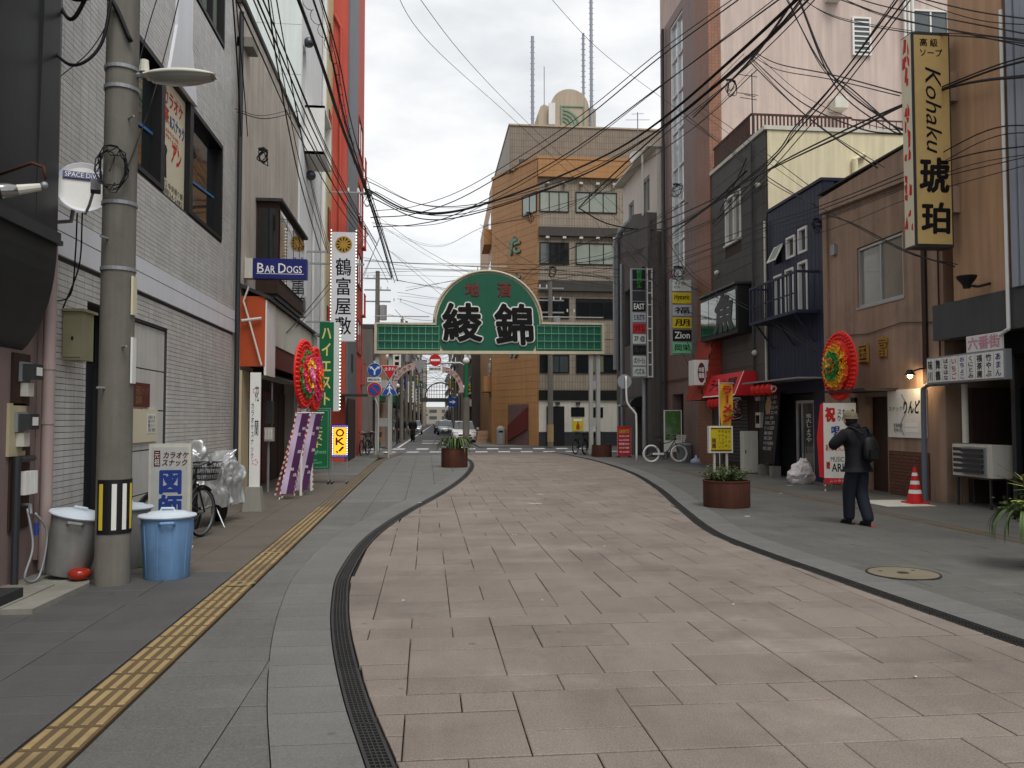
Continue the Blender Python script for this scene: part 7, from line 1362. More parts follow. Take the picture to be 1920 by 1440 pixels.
for k in range(3):
    s = thing('crate', ('lowest', 'middle', 'topmost')[k]+' pale crate of the small stack near the white car', 'crate', (3.6, 54, .04+k*.28), 'crates stacked by the brown building'); x, y, z = 3.55+.06*k, 54.2, .04+k*.28
    MB().box(x-.35, x+.35, y-.25, y+.25, z, z+.05).build('floor', 'tan_render', s)
    for q in range(2): MB().box(x-.35, x+.35, y-.25, y-.22, z+.07+q*.1, z+.14+q*.1).build('slat', 'tan_render', s); MB().box(x-.35, x+.35, y+.22, y+.25, z+.07+q*.1, z+.14+q*.1).build('slat', 'tan_render', s); MB().box(x-.35, x-.32, y-.219, y+.219, z+.07+q*.1, z+.14+q*.1).build('slat', 'tan_render', s); MB().box(x+.32, x+.35, y-.219, y+.219, z+.07+q*.1, z+.14+q*.1).build('slat', 'tan_render', s)
# ================================================================ CARS
glass_mat('car_glass', (40, 48, 54)); M('car_white', (226, 226, 224), .25, .04, spec=.6); M('car_silver', (160, 164, 168), .25, .05, metal=.4, spec=.6); M('car_black', (34, 34, 38), .25, .05, spec=.6); M('headlight', (210, 214, 216), .1, .05, spec=.8)
def car(x, y, label, paint, roof=None, hgt=1.5, ln_=3.9, wd=1.68, rot=0.):
    r = thing('car', label, 'car', (x, y, -.02), None); z0 = -.02
    # body sections: (distance from nose, half width at sill, half width at belt, belt height, floor)
    S = [(0, .6, .62, .62, .32), (.12, .74, .76, .74, .22), (.55, .82, .82, .86, .2), (1.05, .84, .82, .96, .18), (1.9, .84, .82, .98, .18), (2.8, .84, .82, 1.0, .18), (3.4, .83, .8, 1.02, .2), (3.8, .8, .76, .98, .26), (ln_, .7, .7, .8, .34)]
    mb = MB(); rows = []
    for d, ws, wb, zb_, fl_ in S: rows.append([mb.p(x+sx, y+d, z0+zz) for sx, zz in ((-ws*.92, fl_), (-ws, fl_+.15), (-wb*1.02, (fl_+zb_)*.55), (-wb, zb_-.08), (-wb*.86, zb_), (wb*.86, zb_), (wb, zb_-.08), (wb*1.02, (fl_+zb_)*.55), (ws, fl_+.15), (ws*.92, fl_))])
    for a_, b_ in zip(rows, rows[1:]):
        for j in range(9): mb.f(a_[j], a_[j+1], b_[j+1], b_[j])
        mb.f(a_[9], a_[0], b_[0], b_[9])
    mb.f(*rows[0][::-1]); mb.f(*rows[-1]); mb.build('body', paint, r, smooth='auto')
    C_ = [(1.0, .7, .97), (1.65, .6, hgt-.06), (2.0, .58, hgt), (2.9, .57, hgt-.02), (3.45, .6, hgt-.2), (3.75, .68, 1.0)]; mb = MB(); rows = [[mb.p(x-w_, y+d, z0+zz-.0), mb.p(x+w_, y+d, z0+zz)] for d, w_, zz in C_]
    sd = [[mb.p(x-.74, y+1.02, z0+.96), mb.p(x+.74, y+1.02, z0+.96)], [mb.p(x-.74, y+3.72, z0+.99), mb.p(x+.74, y+3.72, z0+.99)]]
    for a_, b_ in zip(rows[1:4], rows[2:5]): mb.f(a_[0], a_[1], b_[1], b_[0])
    mb.build('roof', paint, r)
    MB().quad((x-.7, y+1.0, z0+.97), (x+.7, y+1.0, z0+.97), (x+.6, y+1.65, z0+hgt-.06), (x-.6, y+1.65, z0+hgt-.06)).build('windscreen', 'car_glass', r); MB().quad((x+.66, y+3.75, z0+1.0), (x-.66, y+3.75, z0+1.0), (x-.6, y+3.45, z0+hgt-.2), (x+.6, y+3.45, z0+hgt-.2)).build('rear_screen', 'car_glass', r)
    for sg in (-1, 1): MB().quad((x+sg*.71, y+1.02, z0+.97), (x+sg*.72, y+3.72, z0+1.0), (x+sg*.605, y+3.45, z0+hgt-.2), (x+sg*.58, y+2.0, z0+hgt-.01), (x+sg*.605, y+1.65, z0+hgt-.06)).build('side_glass', 'car_glass', r); MB().prism([(x+sg*.45, y+.06), (x+sg*.72, y+.1), (x+sg*.78, y+.4), (x+sg*.5, y+.2)], z0+.6, z0+.76).build('headlight', 'headlight', r); MB().box(x+sg*.86, x+sg*1.02, y+1.2, y+1.3, z0+.92, z0+1.06).build('mirror', paint, r); MB().box(x+sg*.55, x+sg*.7, y+.045, y+.13, z0+.38, z0+.46).build('fog_lamp', 'black', r)
    MB().box(x-.42, x+.42, y-.012, y+.06, z0+.5, z0+.6).build('grille', 'black', r); MB().box(x-.5, x+.5, y-.008, y+.1, z0+.33, z0+.42).build('intake', 'black', r); MB().box(x-.17, x+.17, y-.025, y-.013, z0+.42, z0+.54).build('number_plate', 'white', r)
    for sg in (-1, 1):
        for d in (.75, 3.2): w_ = MB((Vector((x+sg*.76, y+d, z0+.3)), Vector((0, 1, 0)), Vector((0, 0, 1)), Vector((1, 0, 0)))).lathe([(.2, -.09), (.29, -.09), (.305, 0), (.29, .09), (.2, .09)], 20, (0, 0, 0)).build('wheel', 'rubber', r, smooth='auto'); MB((Vector((x+sg*.76, y+d, z0+.3)), Vector((0, 1, 0)), Vector((0, 0, 1)), Vector((1, 0, 0)))).lathe([(.19, -.095), (.19, .095)], 14, (0, 0, 0)).build('rim', 'steel', w_)
    if roof: MB().box(x-.18, x+.18, y+2.0, y+2.15, z0+hgt+.003, z0+hgt+.14).build('roof_light', 'white', r)
    return r
car(2.55, 55.5, 'white hatchback facing the crossing beside the lamp post', 'car_white'); car(1.95, 84, 'silver taxi with a roof light parked up the far street', 'car_silver', True); car(1.7, 93, 'dark car parked behind the taxi', 'car_black'); car(-1.3, 88, 'pale car half hidden behind the two walkers', 'car_silver')
# ================================================================ PEOPLE
M('skin', (196, 150, 122), .6, .08); M('jacket', (18, 19, 24), .8, .2, 6, bump=1., bscale=8); M('trousers', (28, 33, 46), .85, .2, 6, bump=1., bscale=7); M('cap_beige', (116, 106, 86), .85, .45, 22); M('pack', (20, 20, 22), .6, .15, bump=.25, bscale=20); M('shoe', (26, 26, 28), .6, .1); M('sole', (214, 84, 66), .6, .1); M('hair', (26, 22, 20), .7, .15)
def skinned(name, joints, edges, mat, parent, base, sub=2, root=0):
    """one continuous surface grown over a skeleton: joints = [(x, y, z, rx[, ry])]"""
    me = bpy.data.meshes.new('s'); me.from_pydata([Vector(j[:3]) for j in joints], edges, []); ob = bpy.data.objects.new('s', me); TS.collection.objects.link(ob)
    ob.modifiers.new('Skin', 'SKIN')
    if not me.skin_vertices: raise RuntimeError('no skin layer')
    for k, j in enumerate(joints):
        sv = me.skin_vertices[0].data[k]; sv.radius = (j[3], j[4] if len(j) > 4 else j[3]); sv.use_root = (k == root)
    m2 = ob.modifiers.new('Sub', 'SUBSURF'); m2.levels = sub; m2.render_levels = sub
    vl = TS.view_layers[0]; vl.update(); out = bpy.data.meshes.new_from_object(ob.evaluated_get(vl.depsgraph)); bpy.data.objects.remove(ob); out.name = name
    out.materials.clear(); out.materials.append(MATS[mat]); out.shade_smooth(); o = bpy.data.objects.new(name, out); COL.objects.link(o); o.parent = parent; LOC[o] = Vector((0, 0, 0)); return o
def person(loc, rz, label, pose, jk='jacket', tr='trousers', cap=True, scale=1., sub=2):
    r = thing('person', label, 'person', (0, 0, 0))
    # local: faces +Y, origin between the feet
    la, ra, ll, rl, hd = pose['la'], pose['ra'], pose['ll'], pose['rl'], pose['head']
    J = [(0, 0, .93, .13, .1), (0, .02, 1.12, .13, .095), (0, .03, 1.3, .15, .1), (0, .05, 1.42, .07, .07), (hd[0]*.5, .05+(hd[1]-.05)*.5, 1.48, .055, .055), (hd[0], hd[1], hd[2], .085, .1), (hd[0]*1.05, hd[1]+.01, hd[2]+.1, .07, .085)]
    E_ = [(0, 1), (1, 2), (2, 3), (3, 4), (4, 5), (5, 6)]
    def limb(start, pts, rad):
        p_ = start
        for q, r_ in zip(pts, rad): J.append(tuple(q)+(r_,)); E_.append((p_, len(J)-1)); p_ = len(J)-1
        return p_
    for arm in (la, ra):
        w_ = limb(2, arm, (.06, .045, .034)); a_ = Vector(arm[1]); h_ = Vector(arm[2]); d = (h_-a_).normalized(); sd = d.cross(Vector((0, 0, 1))); sd = sd.normalized() if sd.length > .1 else Vector((1, 0, 0))
        J.append(tuple(h_+d*.06)+(.034, .02)); E_.append((w_, len(J)-1)); pm = len(J)-1; up_ = sd.cross(d)
        for k, (o_, l_) in enumerate(((-.027, .055), (-.009, .068), (.009, .064), (.026, .05))):
            b0 = h_+d*.085+sd*o_; J.append(tuple(b0)+(.009,)); E_.append((pm, len(J)-1)); J.append(tuple(b0+d*l_*.55-up_*.012)+(.008,)); E_.append((len(J)-2, len(J)-1)); J.append(tuple(b0+d*l_*.75-up_*.04)+(.007,)); E_.append((len(J)-2, len(J)-1))
        b0 = h_+d*.03+sd*.04; J.append(tuple(b0)+(.011,)); E_.append((w_, len(J)-1)); J.append(tuple(b0+d*.04+sd*.015-up_*.015)+(.009,)); E_.append((len(J)-2, len(J)-1))
    for leg in (ll, rl): limb(0, leg, (.085, .06, .045))
    skinned('body', J, E_, 'skin', r, loc, sub)
    # jacket
    J = [(0, -.005, .8, .19, .15), (0, 0, .97, .195, .15), (0, .02, 1.17, .2, .15), (0, .02, 1.33, .21, .14), (0, .03, 1.43, .11, .1), (hd[0]*.4, .05, 1.49, .075, .075)]; E_ = [(0, 1), (1, 2), (2, 3), (3, 4), (4, 5)]
    for arm in (la, ra):
        a0 = Vector(arm[0]); a1 = Vector(arm[1]); a2 = Vector(arm[2]); J.append(tuple(a0)+(.1,)); E_.append((3, len(J)-1)); J.append(tuple(a0.lerp(a1, .5))+(.09,)); E_.append((len(J)-2, len(J)-1)); J.append(tuple(a1)+(.084,)); E_.append((len(J)-2, len(J)-1)); J.append(tuple(a1.lerp(a2, .55))+(.07,)); E_.append((len(J)-2, len(J)-1)); J.append(tuple(a1.lerp(a2, .95))+(.054,)); E_.append((len(J)-2, len(J)-1))
    jo = skinned('jacket', J, E_, jk, r, loc, sub, 1)
    skinned('collar', [(hd[0]*.3, .02, 1.42, .1, .085), (hd[0]*.5, .03, 1.5, .085, .08), (hd[0]*.5, .035, 1.53, .07, .07)], [(0, 1), (1, 2)], jk, r, loc, sub)
    J = [(0, 0, .95, .15, .115), (0, 0, .88, .155, .12)]; E_ = [(0, 1)]
    for leg in (ll, rl):
        l0, l1, l2 = [Vector(q) for q in leg]; p_ = 1
        for q, r_ in ((l0, .115), (l0.lerp(l1, .5), .112), (l1, .1), (l1.lerp(l2, .5), .094), (l2+Vector((0, 0, .03)), .088), (l2+Vector((0, .005, -.035)), .08)): J.append(tuple(q)+(r_,)); E_.append((p_, len(J)-1)); p_ = len(J)-1
    skinned('trousers', J, E_, tr, r, loc, sub)
    for leg in (ll, rl):
        a = Vector(leg[2]); t_ = pose.get('toe', 0); sh_ = skinned('shoe', [(a.x, a.y-.05, a.z-.035, .045, .045), (a.x, a.y+.03, a.z-.035, .045, .042), (a.x+t_*.05, a.y+.12, a.z-.05, .045, .032), (a.x+t_*.07, a.y+.18, a.z-.055, .035, .022)], [(0, 1), (1, 2), (2, 3)], 'shoe', r, loc, sub); mb = MB(); mb.prism([(a.x+x_, a.y+y_) for x_, y_ in ((-.035, -.095), (.035, -.095), (.042, .0), (.045, .13), (.025, .2), (-.018, .2), (-.04, .13), (-.04, 0))], a.z-.09, a.z-.068); LOC[sh_] = Vector((0, 0, 0)); mb.build('sole', 'shoe', sh_)
        if cap and a.x > 0: MB().box(a.x-.03, a.x+.03, a.y-.101, a.y-.096, a.z-.085, a.z-.06).build('heel_patch', 'sole', sh_)
    mb = MB(); mb.ball((hd[0], hd[1]-.015, hd[2]+.045), (.092, .105, .13), 16, 10); mb.build('hair', 'hair', r, smooth=True)
    fx_ = MB(); fx_.ball((hd[0], hd[1]+.1, hd[2]+.01), (.014, .026, .024), 8, 6); fx_.build('nose', 'skin', r, smooth=True)
    for sg in (-1, 1): MB().ball((hd[0]+sg*.088, hd[1]+.005, hd[2]+.01), (.012, .026, .036), 8, 6).build('ear', 'skin', r, smooth=True); MB().ball((hd[0]+sg*.034, hd[1]+.088, hd[2]+.045), (.014, .01, .009), 8, 5).build('eye', 'white', r, smooth=True)
    MB().ball((hd[0], hd[1]+.09, hd[2]-.045), (.028, .01, .008), 8, 5).build('mouth', 'maroon', r, smooth=True)
    if cap:
        mb = MB(); mb.lathe([(.12, -.012), (.116, -.008), (.108, .0), (.105, .035), (.09, .07), (.06, .095), (.025, .106), (.004, .108)], 22, (hd[0], hd[1]-.01, hd[2]+.065)); c_ = mb.build('cap', 'cap_beige', r, smooth='auto'); mb = MB(); pts = [(hd[0]+.1*math.cos(a), hd[1]+.05+.14*math.sin(a)) for a in [math.pi*k/10 for k in range(11)]]; mb.prism(pts+[(hd[0]-.1, hd[1]), (hd[0]+.1, hd[1])], hd[2]+.062, hd[2]+.07); mb.build('cap_peak', 'cap_beige', r)
    r.location = loc; r.rotation_euler = (0, 0, rz); r.scale = (scale,)*3; LOC[r] = Vector(loc); return r
man = person((6.49, 11.95, .006), math.radians(8), 'man in a dark jacket and beige cap walking away with a hand raised', dict(la=((-.2, .03, 1.36), (-.37, .1, 1.17), (-.17, .2, 1.36)), ra=((.2, .03, 1.36), (.29, -.04, 1.1), (.22, .1, .93)), ll=((-.09, 0, .88), (-.085, .1, .49), (-.06, .14, .09)), rl=((.09, 0, .88), (.085, .05, .5), (.05, -.16, .09)), head=(-.03, .12, 1.55)), scale=1.0)
bp_ = thing('backpack', 'small black drawstring backpack worn by the man in the dark jacket', 'backpack', (0, 0, 0))
J = [(.07, -.19, 1.34, .1, .045), (.07, -.21, 1.22, .125, .065), (.07, -.22, 1.06, .13, .08), (.07, -.2, .96, .11, .06)]; skinned('bag', J, [(0, 1), (1, 2), (2, 3)], 'pack', bp_, (0, 0, 0), 2); MB().box(.0, .14, -.31, -.285, 1.0, 1.14).build('pocket', 'pack', bp_)
for sg in (-1, 1): MB().tube([tuple(q) for q in curve_pts([(.07+sg*.07, -.16, 1.36), (sg*.13, -.05, 1.47), (sg*.135, .1, 1.42), (sg*.15, .14, 1.25), (.07+sg*.1, -.13, 1.02)], 6)], .014, 6).build('strap', 'pack', bp_, smooth=True)
bp_.location = man.location; bp_.rotation_euler = man.rotation_euler
stand = dict(la=((-.2, .03, 1.36), (-.25, 0, 1.1), (-.23, .06, .88)), ra=((.2, .03, 1.36), (.25, 0, 1.1), (.23, .06, .88)), ll=((-.09, 0, .88), (-.09, .1, .5), (-.08, .12, .09)), rl=((.09, 0, .88), (.09, .05, .5), (.08, -.14, .09)), head=(0, .07, 1.56))
M('coat_black', (24, 24, 28), .85, .1); M('coat_wine', (60, 40, 44), .85, .1)
person((-1.0, 61.0, -.024), math.radians(180), 'walker in black on the road at the far street edge', stand, 'coat_black', 'coat_black', False, 1.0, 1); person((-1.75, 60, .046), math.radians(175), 'walker in a dark coat on the far pavement', stand, 'coat_black', 'trousers', False, .98, 1); person((-2.0, 61.2, .046), math.radians(185), 'walker in wine coloured clothes beside the dark coated walker', stand, 'coat_wine', 'coat_wine', False, .95, 1)
# ================================================================ OVERHEAD CABLES
WIRES=[
('cross_thin',0.008,[(-0.98,18,11.53),(0.03,24,12.67),(3.84,33,13.46),(9.35,38.97,11.06)]),
('cross_thin',0.008,[(-0.69,18,11.55),(1.26,25,12.57),(5.0,35,13.74),(9.35,38.42,11.44)]),
('main',0.03,[(-2.15,30,9.92),(-0.59,29,8.93),(1.37,27,8.56),(4.47,24,9.08),(6.13,21,9.5),(8.1,17,10.84),(8.33,16,11.07)]),
('main',0.022,[(-2.46,36,10.35),(-0.53,38,11.08),(1.93,38,12.07),(5.6,33,13.3),(8.19,28,14.42),(9.35,23.49,14.26),(9.35,20.86,13.71)]),
('main',0.022,[(-2.34,36,9.95),(-0.41,38,10.59),(1.68,38,11.27),(5.6,33,12.42),(8.18,28,13.37),(9.35,19.62,12.6)]),
('main',0.03,[(6.7,36,11.01),(7.13,34,11.31),(8.46,29,12.11),(9.35,23.98,12.27),(9.05,19,11.66),(9.23,18,11.86)]),
('drop',0.03,[(6.7,36,11.01),(7.91,36,10.37),(9.35,35.47,9.99),(9.35,30.56,8.96),(9.35,26.48,8.73),(9.35,23.24,8.92)]),
('right',0.018,[(9.35,14.67,9.96),(9.35,17.57,9.28),(9.35,19.74,8.95),(9.35,21.72,8.61),(9.35,26.24,8.04)]),
('right',0.018,[(9.35,14.93,10.1),(9.35,17.81,9.39),(9.35,20.04,9.08),(9.35,22.08,8.72),(9.35,30.71,8.69)]),
('right',0.016,[(9.35,20.55,12.82),(9.35,18.56,10.09),(9.35,17.11,8.86),(9.35,15.31,7.27)]),
('right',0.02,[(9.35,19.77,12.41),(9.35,18.05,9.61),(9.35,15.87,7.74),(9.35,15.13,7.26)]),
('right',0.014,[(9.35,22.73,12.29),(9.35,20.94,11.12),(9.35,18.05,9.61),(9.35,15.28,8.07)]),
('right',0.016,[(9.35,22.74,12.06),(9.35,19.71,9.63),(9.35,16.92,7.95),(9.35,15.31,7.25)]),
('right',0.016,[(9.35,22.94,12.07),(9.35,20.64,10.13),(9.35,18.61,8.55),(9.35,16.2,6.85)]),
('right',0.02,[(9.35,11.48,6.84),(9.35,13.48,7.5),(9.35,15.86,7.91),(9.35,19.76,8.34),(9.35,23.25,8.6),(9.35,29.36,9.18),(8.73,38,10.05)]),
('right',0.012,[(9.35,11.51,6.07),(9.35,12.82,6.45),(9.35,15.15,6.47),(9.35,18.68,6.7),(9.35,23.29,7.19),(9.35,32.18,7.94)]),
('right',0.012,[(9.35,11.52,5.79),(9.35,13.24,6.18),(9.35,15.16,6.37),(9.35,18.68,6.61),(9.35,23.3,7.03),(9.21,35,7.77)]),
('right',0.008,[(9.35,11.52,5.66),(9.35,15.16,6.16),(9.35,18.69,6.38),(9.35,28.19,7.17),(8.46,38,7.26)]),
('right',0.014,[(9.35,18.68,6.51),(9.35,17.21,5.91),(9.35,15.21,4.9),(9.35,13.75,4.32)]),
('right',0.014,[(9.35,29.58,12.95),(9.35,24.06,9.66),(9.35,21.04,7.89),(9.35,18.81,6.67)]),
('right',0.01,[(9.35,28.03,12.85),(9.35,23.21,9.86),(9.35,19.21,7.3)]),
('top',0.012,[(9.35,11.46,7.41),(9.35,13.44,8.63),(9.35,15.98,10.21),(9.35,17.99,11.61)]),
('top',0.012,[(9.35,11.47,7.21),(9.35,13.45,8.44),(9.35,15.99,10.04),(9.35,19.62,12.6)]),
('bundle',0.035,[(-2.32,14,9.05),(-2.28,17.5,9.22),(-2.29,22,9.4),(-2.25,30,9.92),(-2.18,38,10.05),(-2.03,48,9.8)]),
('bundle',0.02,[(-2.06,14,9.06),(-2.03,17.5,9.23),(-2.15,22,9.4),(-2.15,30,9.82),(-2.08,38,9.93),(-1.88,48,9.5)]),
('bundle',0.015,[(-1.92,14,9.07),(-1.89,17.5,9.24),(-2.01,22,9.41),(-2.11,30,10.02),(-1.98,38,10.06),(-1.72,48,9.65)]),
('bundle',0.018,[(-2.78,12,7.86),(-2.9,15,8.18),(-3.25,21,9.1),(-2.79,27,8.8),(-2.57,36,9.6)]),
('facade',0.014,[(-2.52,13,8.33),(-2.66,15,7.71),(-2.92,19,7.13),(-3.07,24,6.44)]),
('facade',0.01,[(-2.4,13,8.33),(-2.63,16,8.12),(-2.83,20,7.43),(-2.96,25,6.56)]),
('facade',0.014,[(-2.93,12.5,8.04),(-3.18,14,7.54),(-3.68,16.6,7.2)]),
('polewire',0.006,[(-2.64,9,6.21),(-2.74,9,5.74),(-2.81,8.6,4.77),(-2.94,8.2,3.83)]),
('polewire',0.006,[(-2.86,9,6.2),(-2.98,8.9,5.56),(-3.01,8.5,4.56),(-3.04,8.2,3.98)]),
('polewire',0.005,[(-3.72,8.6,5.01),(-3.36,8.5,5.28),(-3.06,8.3,5.6)]),
('gate',0.012,[(-2.87,38,8.86),(-0.03,38,8.76),(5.18,40,9.19),(9.35,39.03,8.85)]),
('gate',0.012,[(-2.87,38,8.49),(2.49,39,8.64),(9.35,39.03,8.47)]),
('gate',0.01,[(-3.01,40,8.62),(0.51,42,9.15),(5.7,44,9.4),(9.35,39.05,7.95)]),
('gate',0.014,[(-1.88,48,9.65),(2.05,46,8.78),(4.54,44,8.66),(5.85,43,9.65),(9.14,41,10.03),(9.35,35.47,9.99)]),
('gate',0.01,[(-1.72,48,8.94),(1.75,46,8.33),(5.99,44,8.97),(9.35,39.58,9.09)]),
('gate',0.01,[(-2.6,40,11.53),(-0.04,42,10.18),(2.88,45,9.38),(6.39,47,8.54)]),
('gate',0.01,[(5.85,43,9.51),(7.67,42,9.08),(9.35,39.6,8.43)]),
('gate',0.006,[(-2.93,45,12.19),(0.54,45,11.09),(3.54,46,12.58),(9.35,38.39,12.72)]),
('main',0.02,[(-2.02,31,9.86),(-0.22,29,8.65),(1.72,27,8.43),(4.71,24,8.92),(6.27,21,9.4),(7.79,18,10.4),(7.97,16,10.71)]),
('main',0.016,[(-2.15,30,10.21),(-0.04,31,9.65),(2.75,33,10.46),(6.68,34,12.09),(9.35,29.91,12.97),(9.35,23.13,12.31)]),
('main',0.014,[(2.95,44,11.95),(6.56,42,12.41),(8.74,38,12.85),(9.35,28.06,11.9),(9.35,22.36,11.58)]),
('main',0.026,[(9.34,28,12.27),(9.35,23.14,12.08),(9.16,20,12.1),(8.78,18,11.84)]),
('right',0.02,[(9.35,11.47,7.13),(9.35,12.79,7.44),(9.35,15.11,7.78),(9.35,17.14,7.97),(9.35,20.37,8.33),(9.35,25.47,8.81)]),
('right',0.012,[(9.35,23.25,8.45),(9.35,26.48,8.73),(9.35,30.7,9.0),(9.35,37.42,9.44),(8.14,43,9.7)]),
('right',0.012,[(9.35,21.73,8.09),(9.35,25.02,8.09),(9.35,28.76,8.44),(8.98,38,9.29),(6.42,43,9.66)]),
('right',0.01,[(9.35,28.22,6.23),(9.35,32.96,7.86),(8.99,38,10.31)]),
('right',0.01,[(9.35,26.07,5.54),(9.35,30.75,7.04),(9.24,36,9.15)]),
('right',0.012,[(9.35,32.15,9.23),(9.35,28.21,6.61),(9.35,21.85,4.33),(9.35,19.06,3.22)]),
('right',0.01,[(8.64,40,8.62),(9.35,33.81,6.67),(9.35,26.34,4.87)]),
('right',0.01,[(8.38,40,11.81),(9.35,35.51,8.34),(9.35,31.48,6.33),(9.35,27.73,3.37)]),
('right',0.016,[(9.35,23.23,9.31),(9.35,23.87,8.95),(9.35,25.49,8.3)]),
('top',0.012,[(9.35,11.45,7.66),(9.35,13.15,8.68),(9.35,15.39,10.18)]),
('top',0.01,[(9.35,11.46,7.27),(9.35,13.03,8.15),(9.35,15.06,9.2),(9.35,18.01,10.98),(9.35,20.23,12.79)]),
('cross_thin',0.008,[(3.12,24,14.77),(5.9,28,14.6),(8.97,30,13.6),(9.35,23.23,9.23)]),
('gate',0.014,[(-1.29,49,9.19),(2.39,47,9.71),(5.53,45,9.87),(8.42,43,9.36),(9.35,38.5,8.12)]),
('gate',0.012,[(-1.75,49,8.71),(0.58,47,8.0),(2.94,46,8.35),(6.12,45,8.84)]),
('gate',0.01,[(-1.92,42,10.14),(-0.03,46,9.2),(1.83,48,8.0)]),
('gate',0.016,[(5.85,43,9.71),(6.94,41,10.12),(8.43,39,10.39),(9.35,35.47,10.11),(9.35,28.73,9.41)]),
('gate',0.01,[(3.0,47,12.8),(4.74,46,11.09),(6.12,45,10.03)]),
('bundle',0.016,[(-2.66,12.5,8.14),(-2.7,15.5,8.32),(-2.77,20,8.6),(-2.62,27,8.81),(-2.4,37,9.46),(-2.03,48,9.65)]),
('bundle',0.014,[(-2.58,12.5,8.14),(-2.64,16,8.44),(-2.65,21,8.69),(-2.45,28,8.81),(-2.27,38,9.56)]),
('facade',0.012,[(-2.42,34,9.15),(-3.08,30,7.08),(-3.03,25,5.52),(-3.19,21,4.08),(-3.35,19,3.35)]),
('facade',0.01,[(-2.1,38,10.05),(-2.69,30,5.93),(-2.94,25,3.92)]),
('facade',0.01,[(-3.8,16.8,7.75),(-3.46,18,8.07),(-3.4,22,9.74)]),
('main',0.02,[(-2.21,30,9.89),(-0.66,29,8.88),(1.29,27,8.51),(4.39,24,9.03),(6.05,21,9.45),(8.02,17,10.81),(8.24,16,11.05)]),
('main',0.016,[(-2.43,36,10.63),(-0.49,38,11.44),(1.98,38,12.45),(5.66,33,13.63),(8.25,28,14.68),(9.35,23.35,14.36),(9.35,20.74,13.73)]),
('main',0.014,[(-2.4,36,10.12),(-0.49,38,10.5),(1.57,38,11.03),(5.48,33,12.19),(8.07,28,13.25),(9.35,19.81,12.76)]),
('main',0.015,[(6.79,36,11.03),(7.24,34,11.2),(8.58,29,11.97),(9.35,23.68,12.03),(9.16,19,11.6),(9.35,17.99,11.87)]),
('right',0.013,[(9.35,14.65,9.84),(9.35,17.53,9.11),(9.35,19.66,8.74),(9.35,21.61,8.42),(9.35,26.06,7.91)]),
('right',0.012,[(9.35,14.9,10.21),(9.35,17.75,9.39),(9.35,19.93,9.03),(9.35,21.93,8.67),(9.35,30.38,8.74)]),
('right',0.01,[(9.35,20.62,13.04),(9.35,18.65,10.12),(9.35,17.21,8.86),(9.35,15.41,7.38)]),
('right',0.015,[(9.35,19.7,12.23),(9.35,17.97,9.36),(9.35,15.78,7.54),(9.35,15.02,7.17)]),
('right',0.011,[(9.35,22.78,12.18),(9.35,21.0,10.99),(9.35,18.12,9.53),(9.35,15.34,8.04)]),
('right',0.008,[(9.35,22.57,12.16),(9.35,19.52,9.71),(9.35,16.73,8.0),(9.35,15.11,7.24)]),
('right',0.009,[(9.35,22.73,12.0),(9.35,20.39,9.95),(9.35,18.34,8.38),(9.35,15.94,6.78)]),
('right',0.013,[(9.35,11.48,6.87),(9.35,13.48,7.51),(9.35,15.86,7.92),(9.35,19.75,8.35),(9.35,23.24,8.61),(9.35,29.35,9.19),(8.73,38,10.09)]),
('right',0.009,[(9.35,11.5,5.97),(9.35,12.81,6.3),(9.35,15.13,6.28),(9.35,18.63,6.48),(9.35,23.22,6.97),(9.35,32.01,7.78)]),
('right',0.007,[(9.35,11.48,5.66),(9.35,13.18,5.99),(9.35,15.05,6.13),(9.35,18.49,6.33),(9.35,22.95,6.74),(9.35,34.64,7.55)]),
('right',0.007,[(9.35,11.48,5.54),(9.35,15.07,5.9),(9.35,18.51,6.04),(9.35,27.71,6.74),(8.71,38,7.1)]),
('right',0.009,[(9.35,18.61,6.6),(9.35,17.13,5.84),(9.35,15.12,4.83),(9.35,13.66,4.34)]),
('right',0.011,[(9.35,29.73,13.25),(9.35,24.22,9.69),(9.35,21.21,7.89),(9.35,18.97,6.79)]),
('right',0.007,[(9.35,28.3,12.8),(9.35,23.54,9.83),(9.35,19.54,7.34)]),
('top',0.007,[(9.35,11.49,7.36),(9.35,13.5,8.48),(9.35,16.08,10.07),(9.35,18.13,11.64)]),
('top',0.007,[(9.35,11.45,7.31),(9.35,13.42,8.44),(9.35,15.94,10.01),(9.35,19.52,12.64)]),
('bundle',0.028,[(-2.28,14,8.93),(-2.21,17.5,9.04),(-2.19,22,9.18),(-2.09,30,9.64),(-1.95,38,9.78),(-1.7,48,9.6)]),
('bundle',0.009,[(-2.08,14,9.17),(-2.06,17.5,9.3),(-2.2,22,9.44),(-2.23,30,9.85),(-2.19,38,9.99),(-2.04,48,9.68)]),
('bundle',0.008,[(-1.95,14,9.09),(-1.94,17.5,9.21),(-2.09,22,9.33),(-2.24,30,9.91),(-2.16,38,9.97),(-1.98,48,9.69)]),
('bundle',0.014,[(-2.82,12,7.78),(-2.96,15,8.09),(-3.36,21,8.98),(-2.97,27,8.67),(-2.86,36,9.47)]),
('facade',0.009,[(-2.49,13,8.36),(-2.59,15,7.7),(-2.82,19,7.12),(-2.9,24,6.47)]),
('facade',0.007,[(-2.39,13,8.31),(-2.61,16,8.04),(-2.78,20,7.34),(-2.9,25,6.54)]),
('facade',0.01,[(-2.89,12.5,8.04),(-3.1,14,7.51),(-3.55,16.6,7.2)]),
('gate',0.008,[(-2.94,38,8.99),(-0.14,38,8.54),(5.02,40,8.92),(9.35,39.85,9.08)]),
('gate',0.008,[(-2.86,38,8.82),(2.52,39,8.83),(9.35,38.88,8.62)]),
('gate',0.007,[(-3.15,40,8.53),(0.29,42,8.88),(5.38,44,9.13),(9.35,40.58,8.15)]),
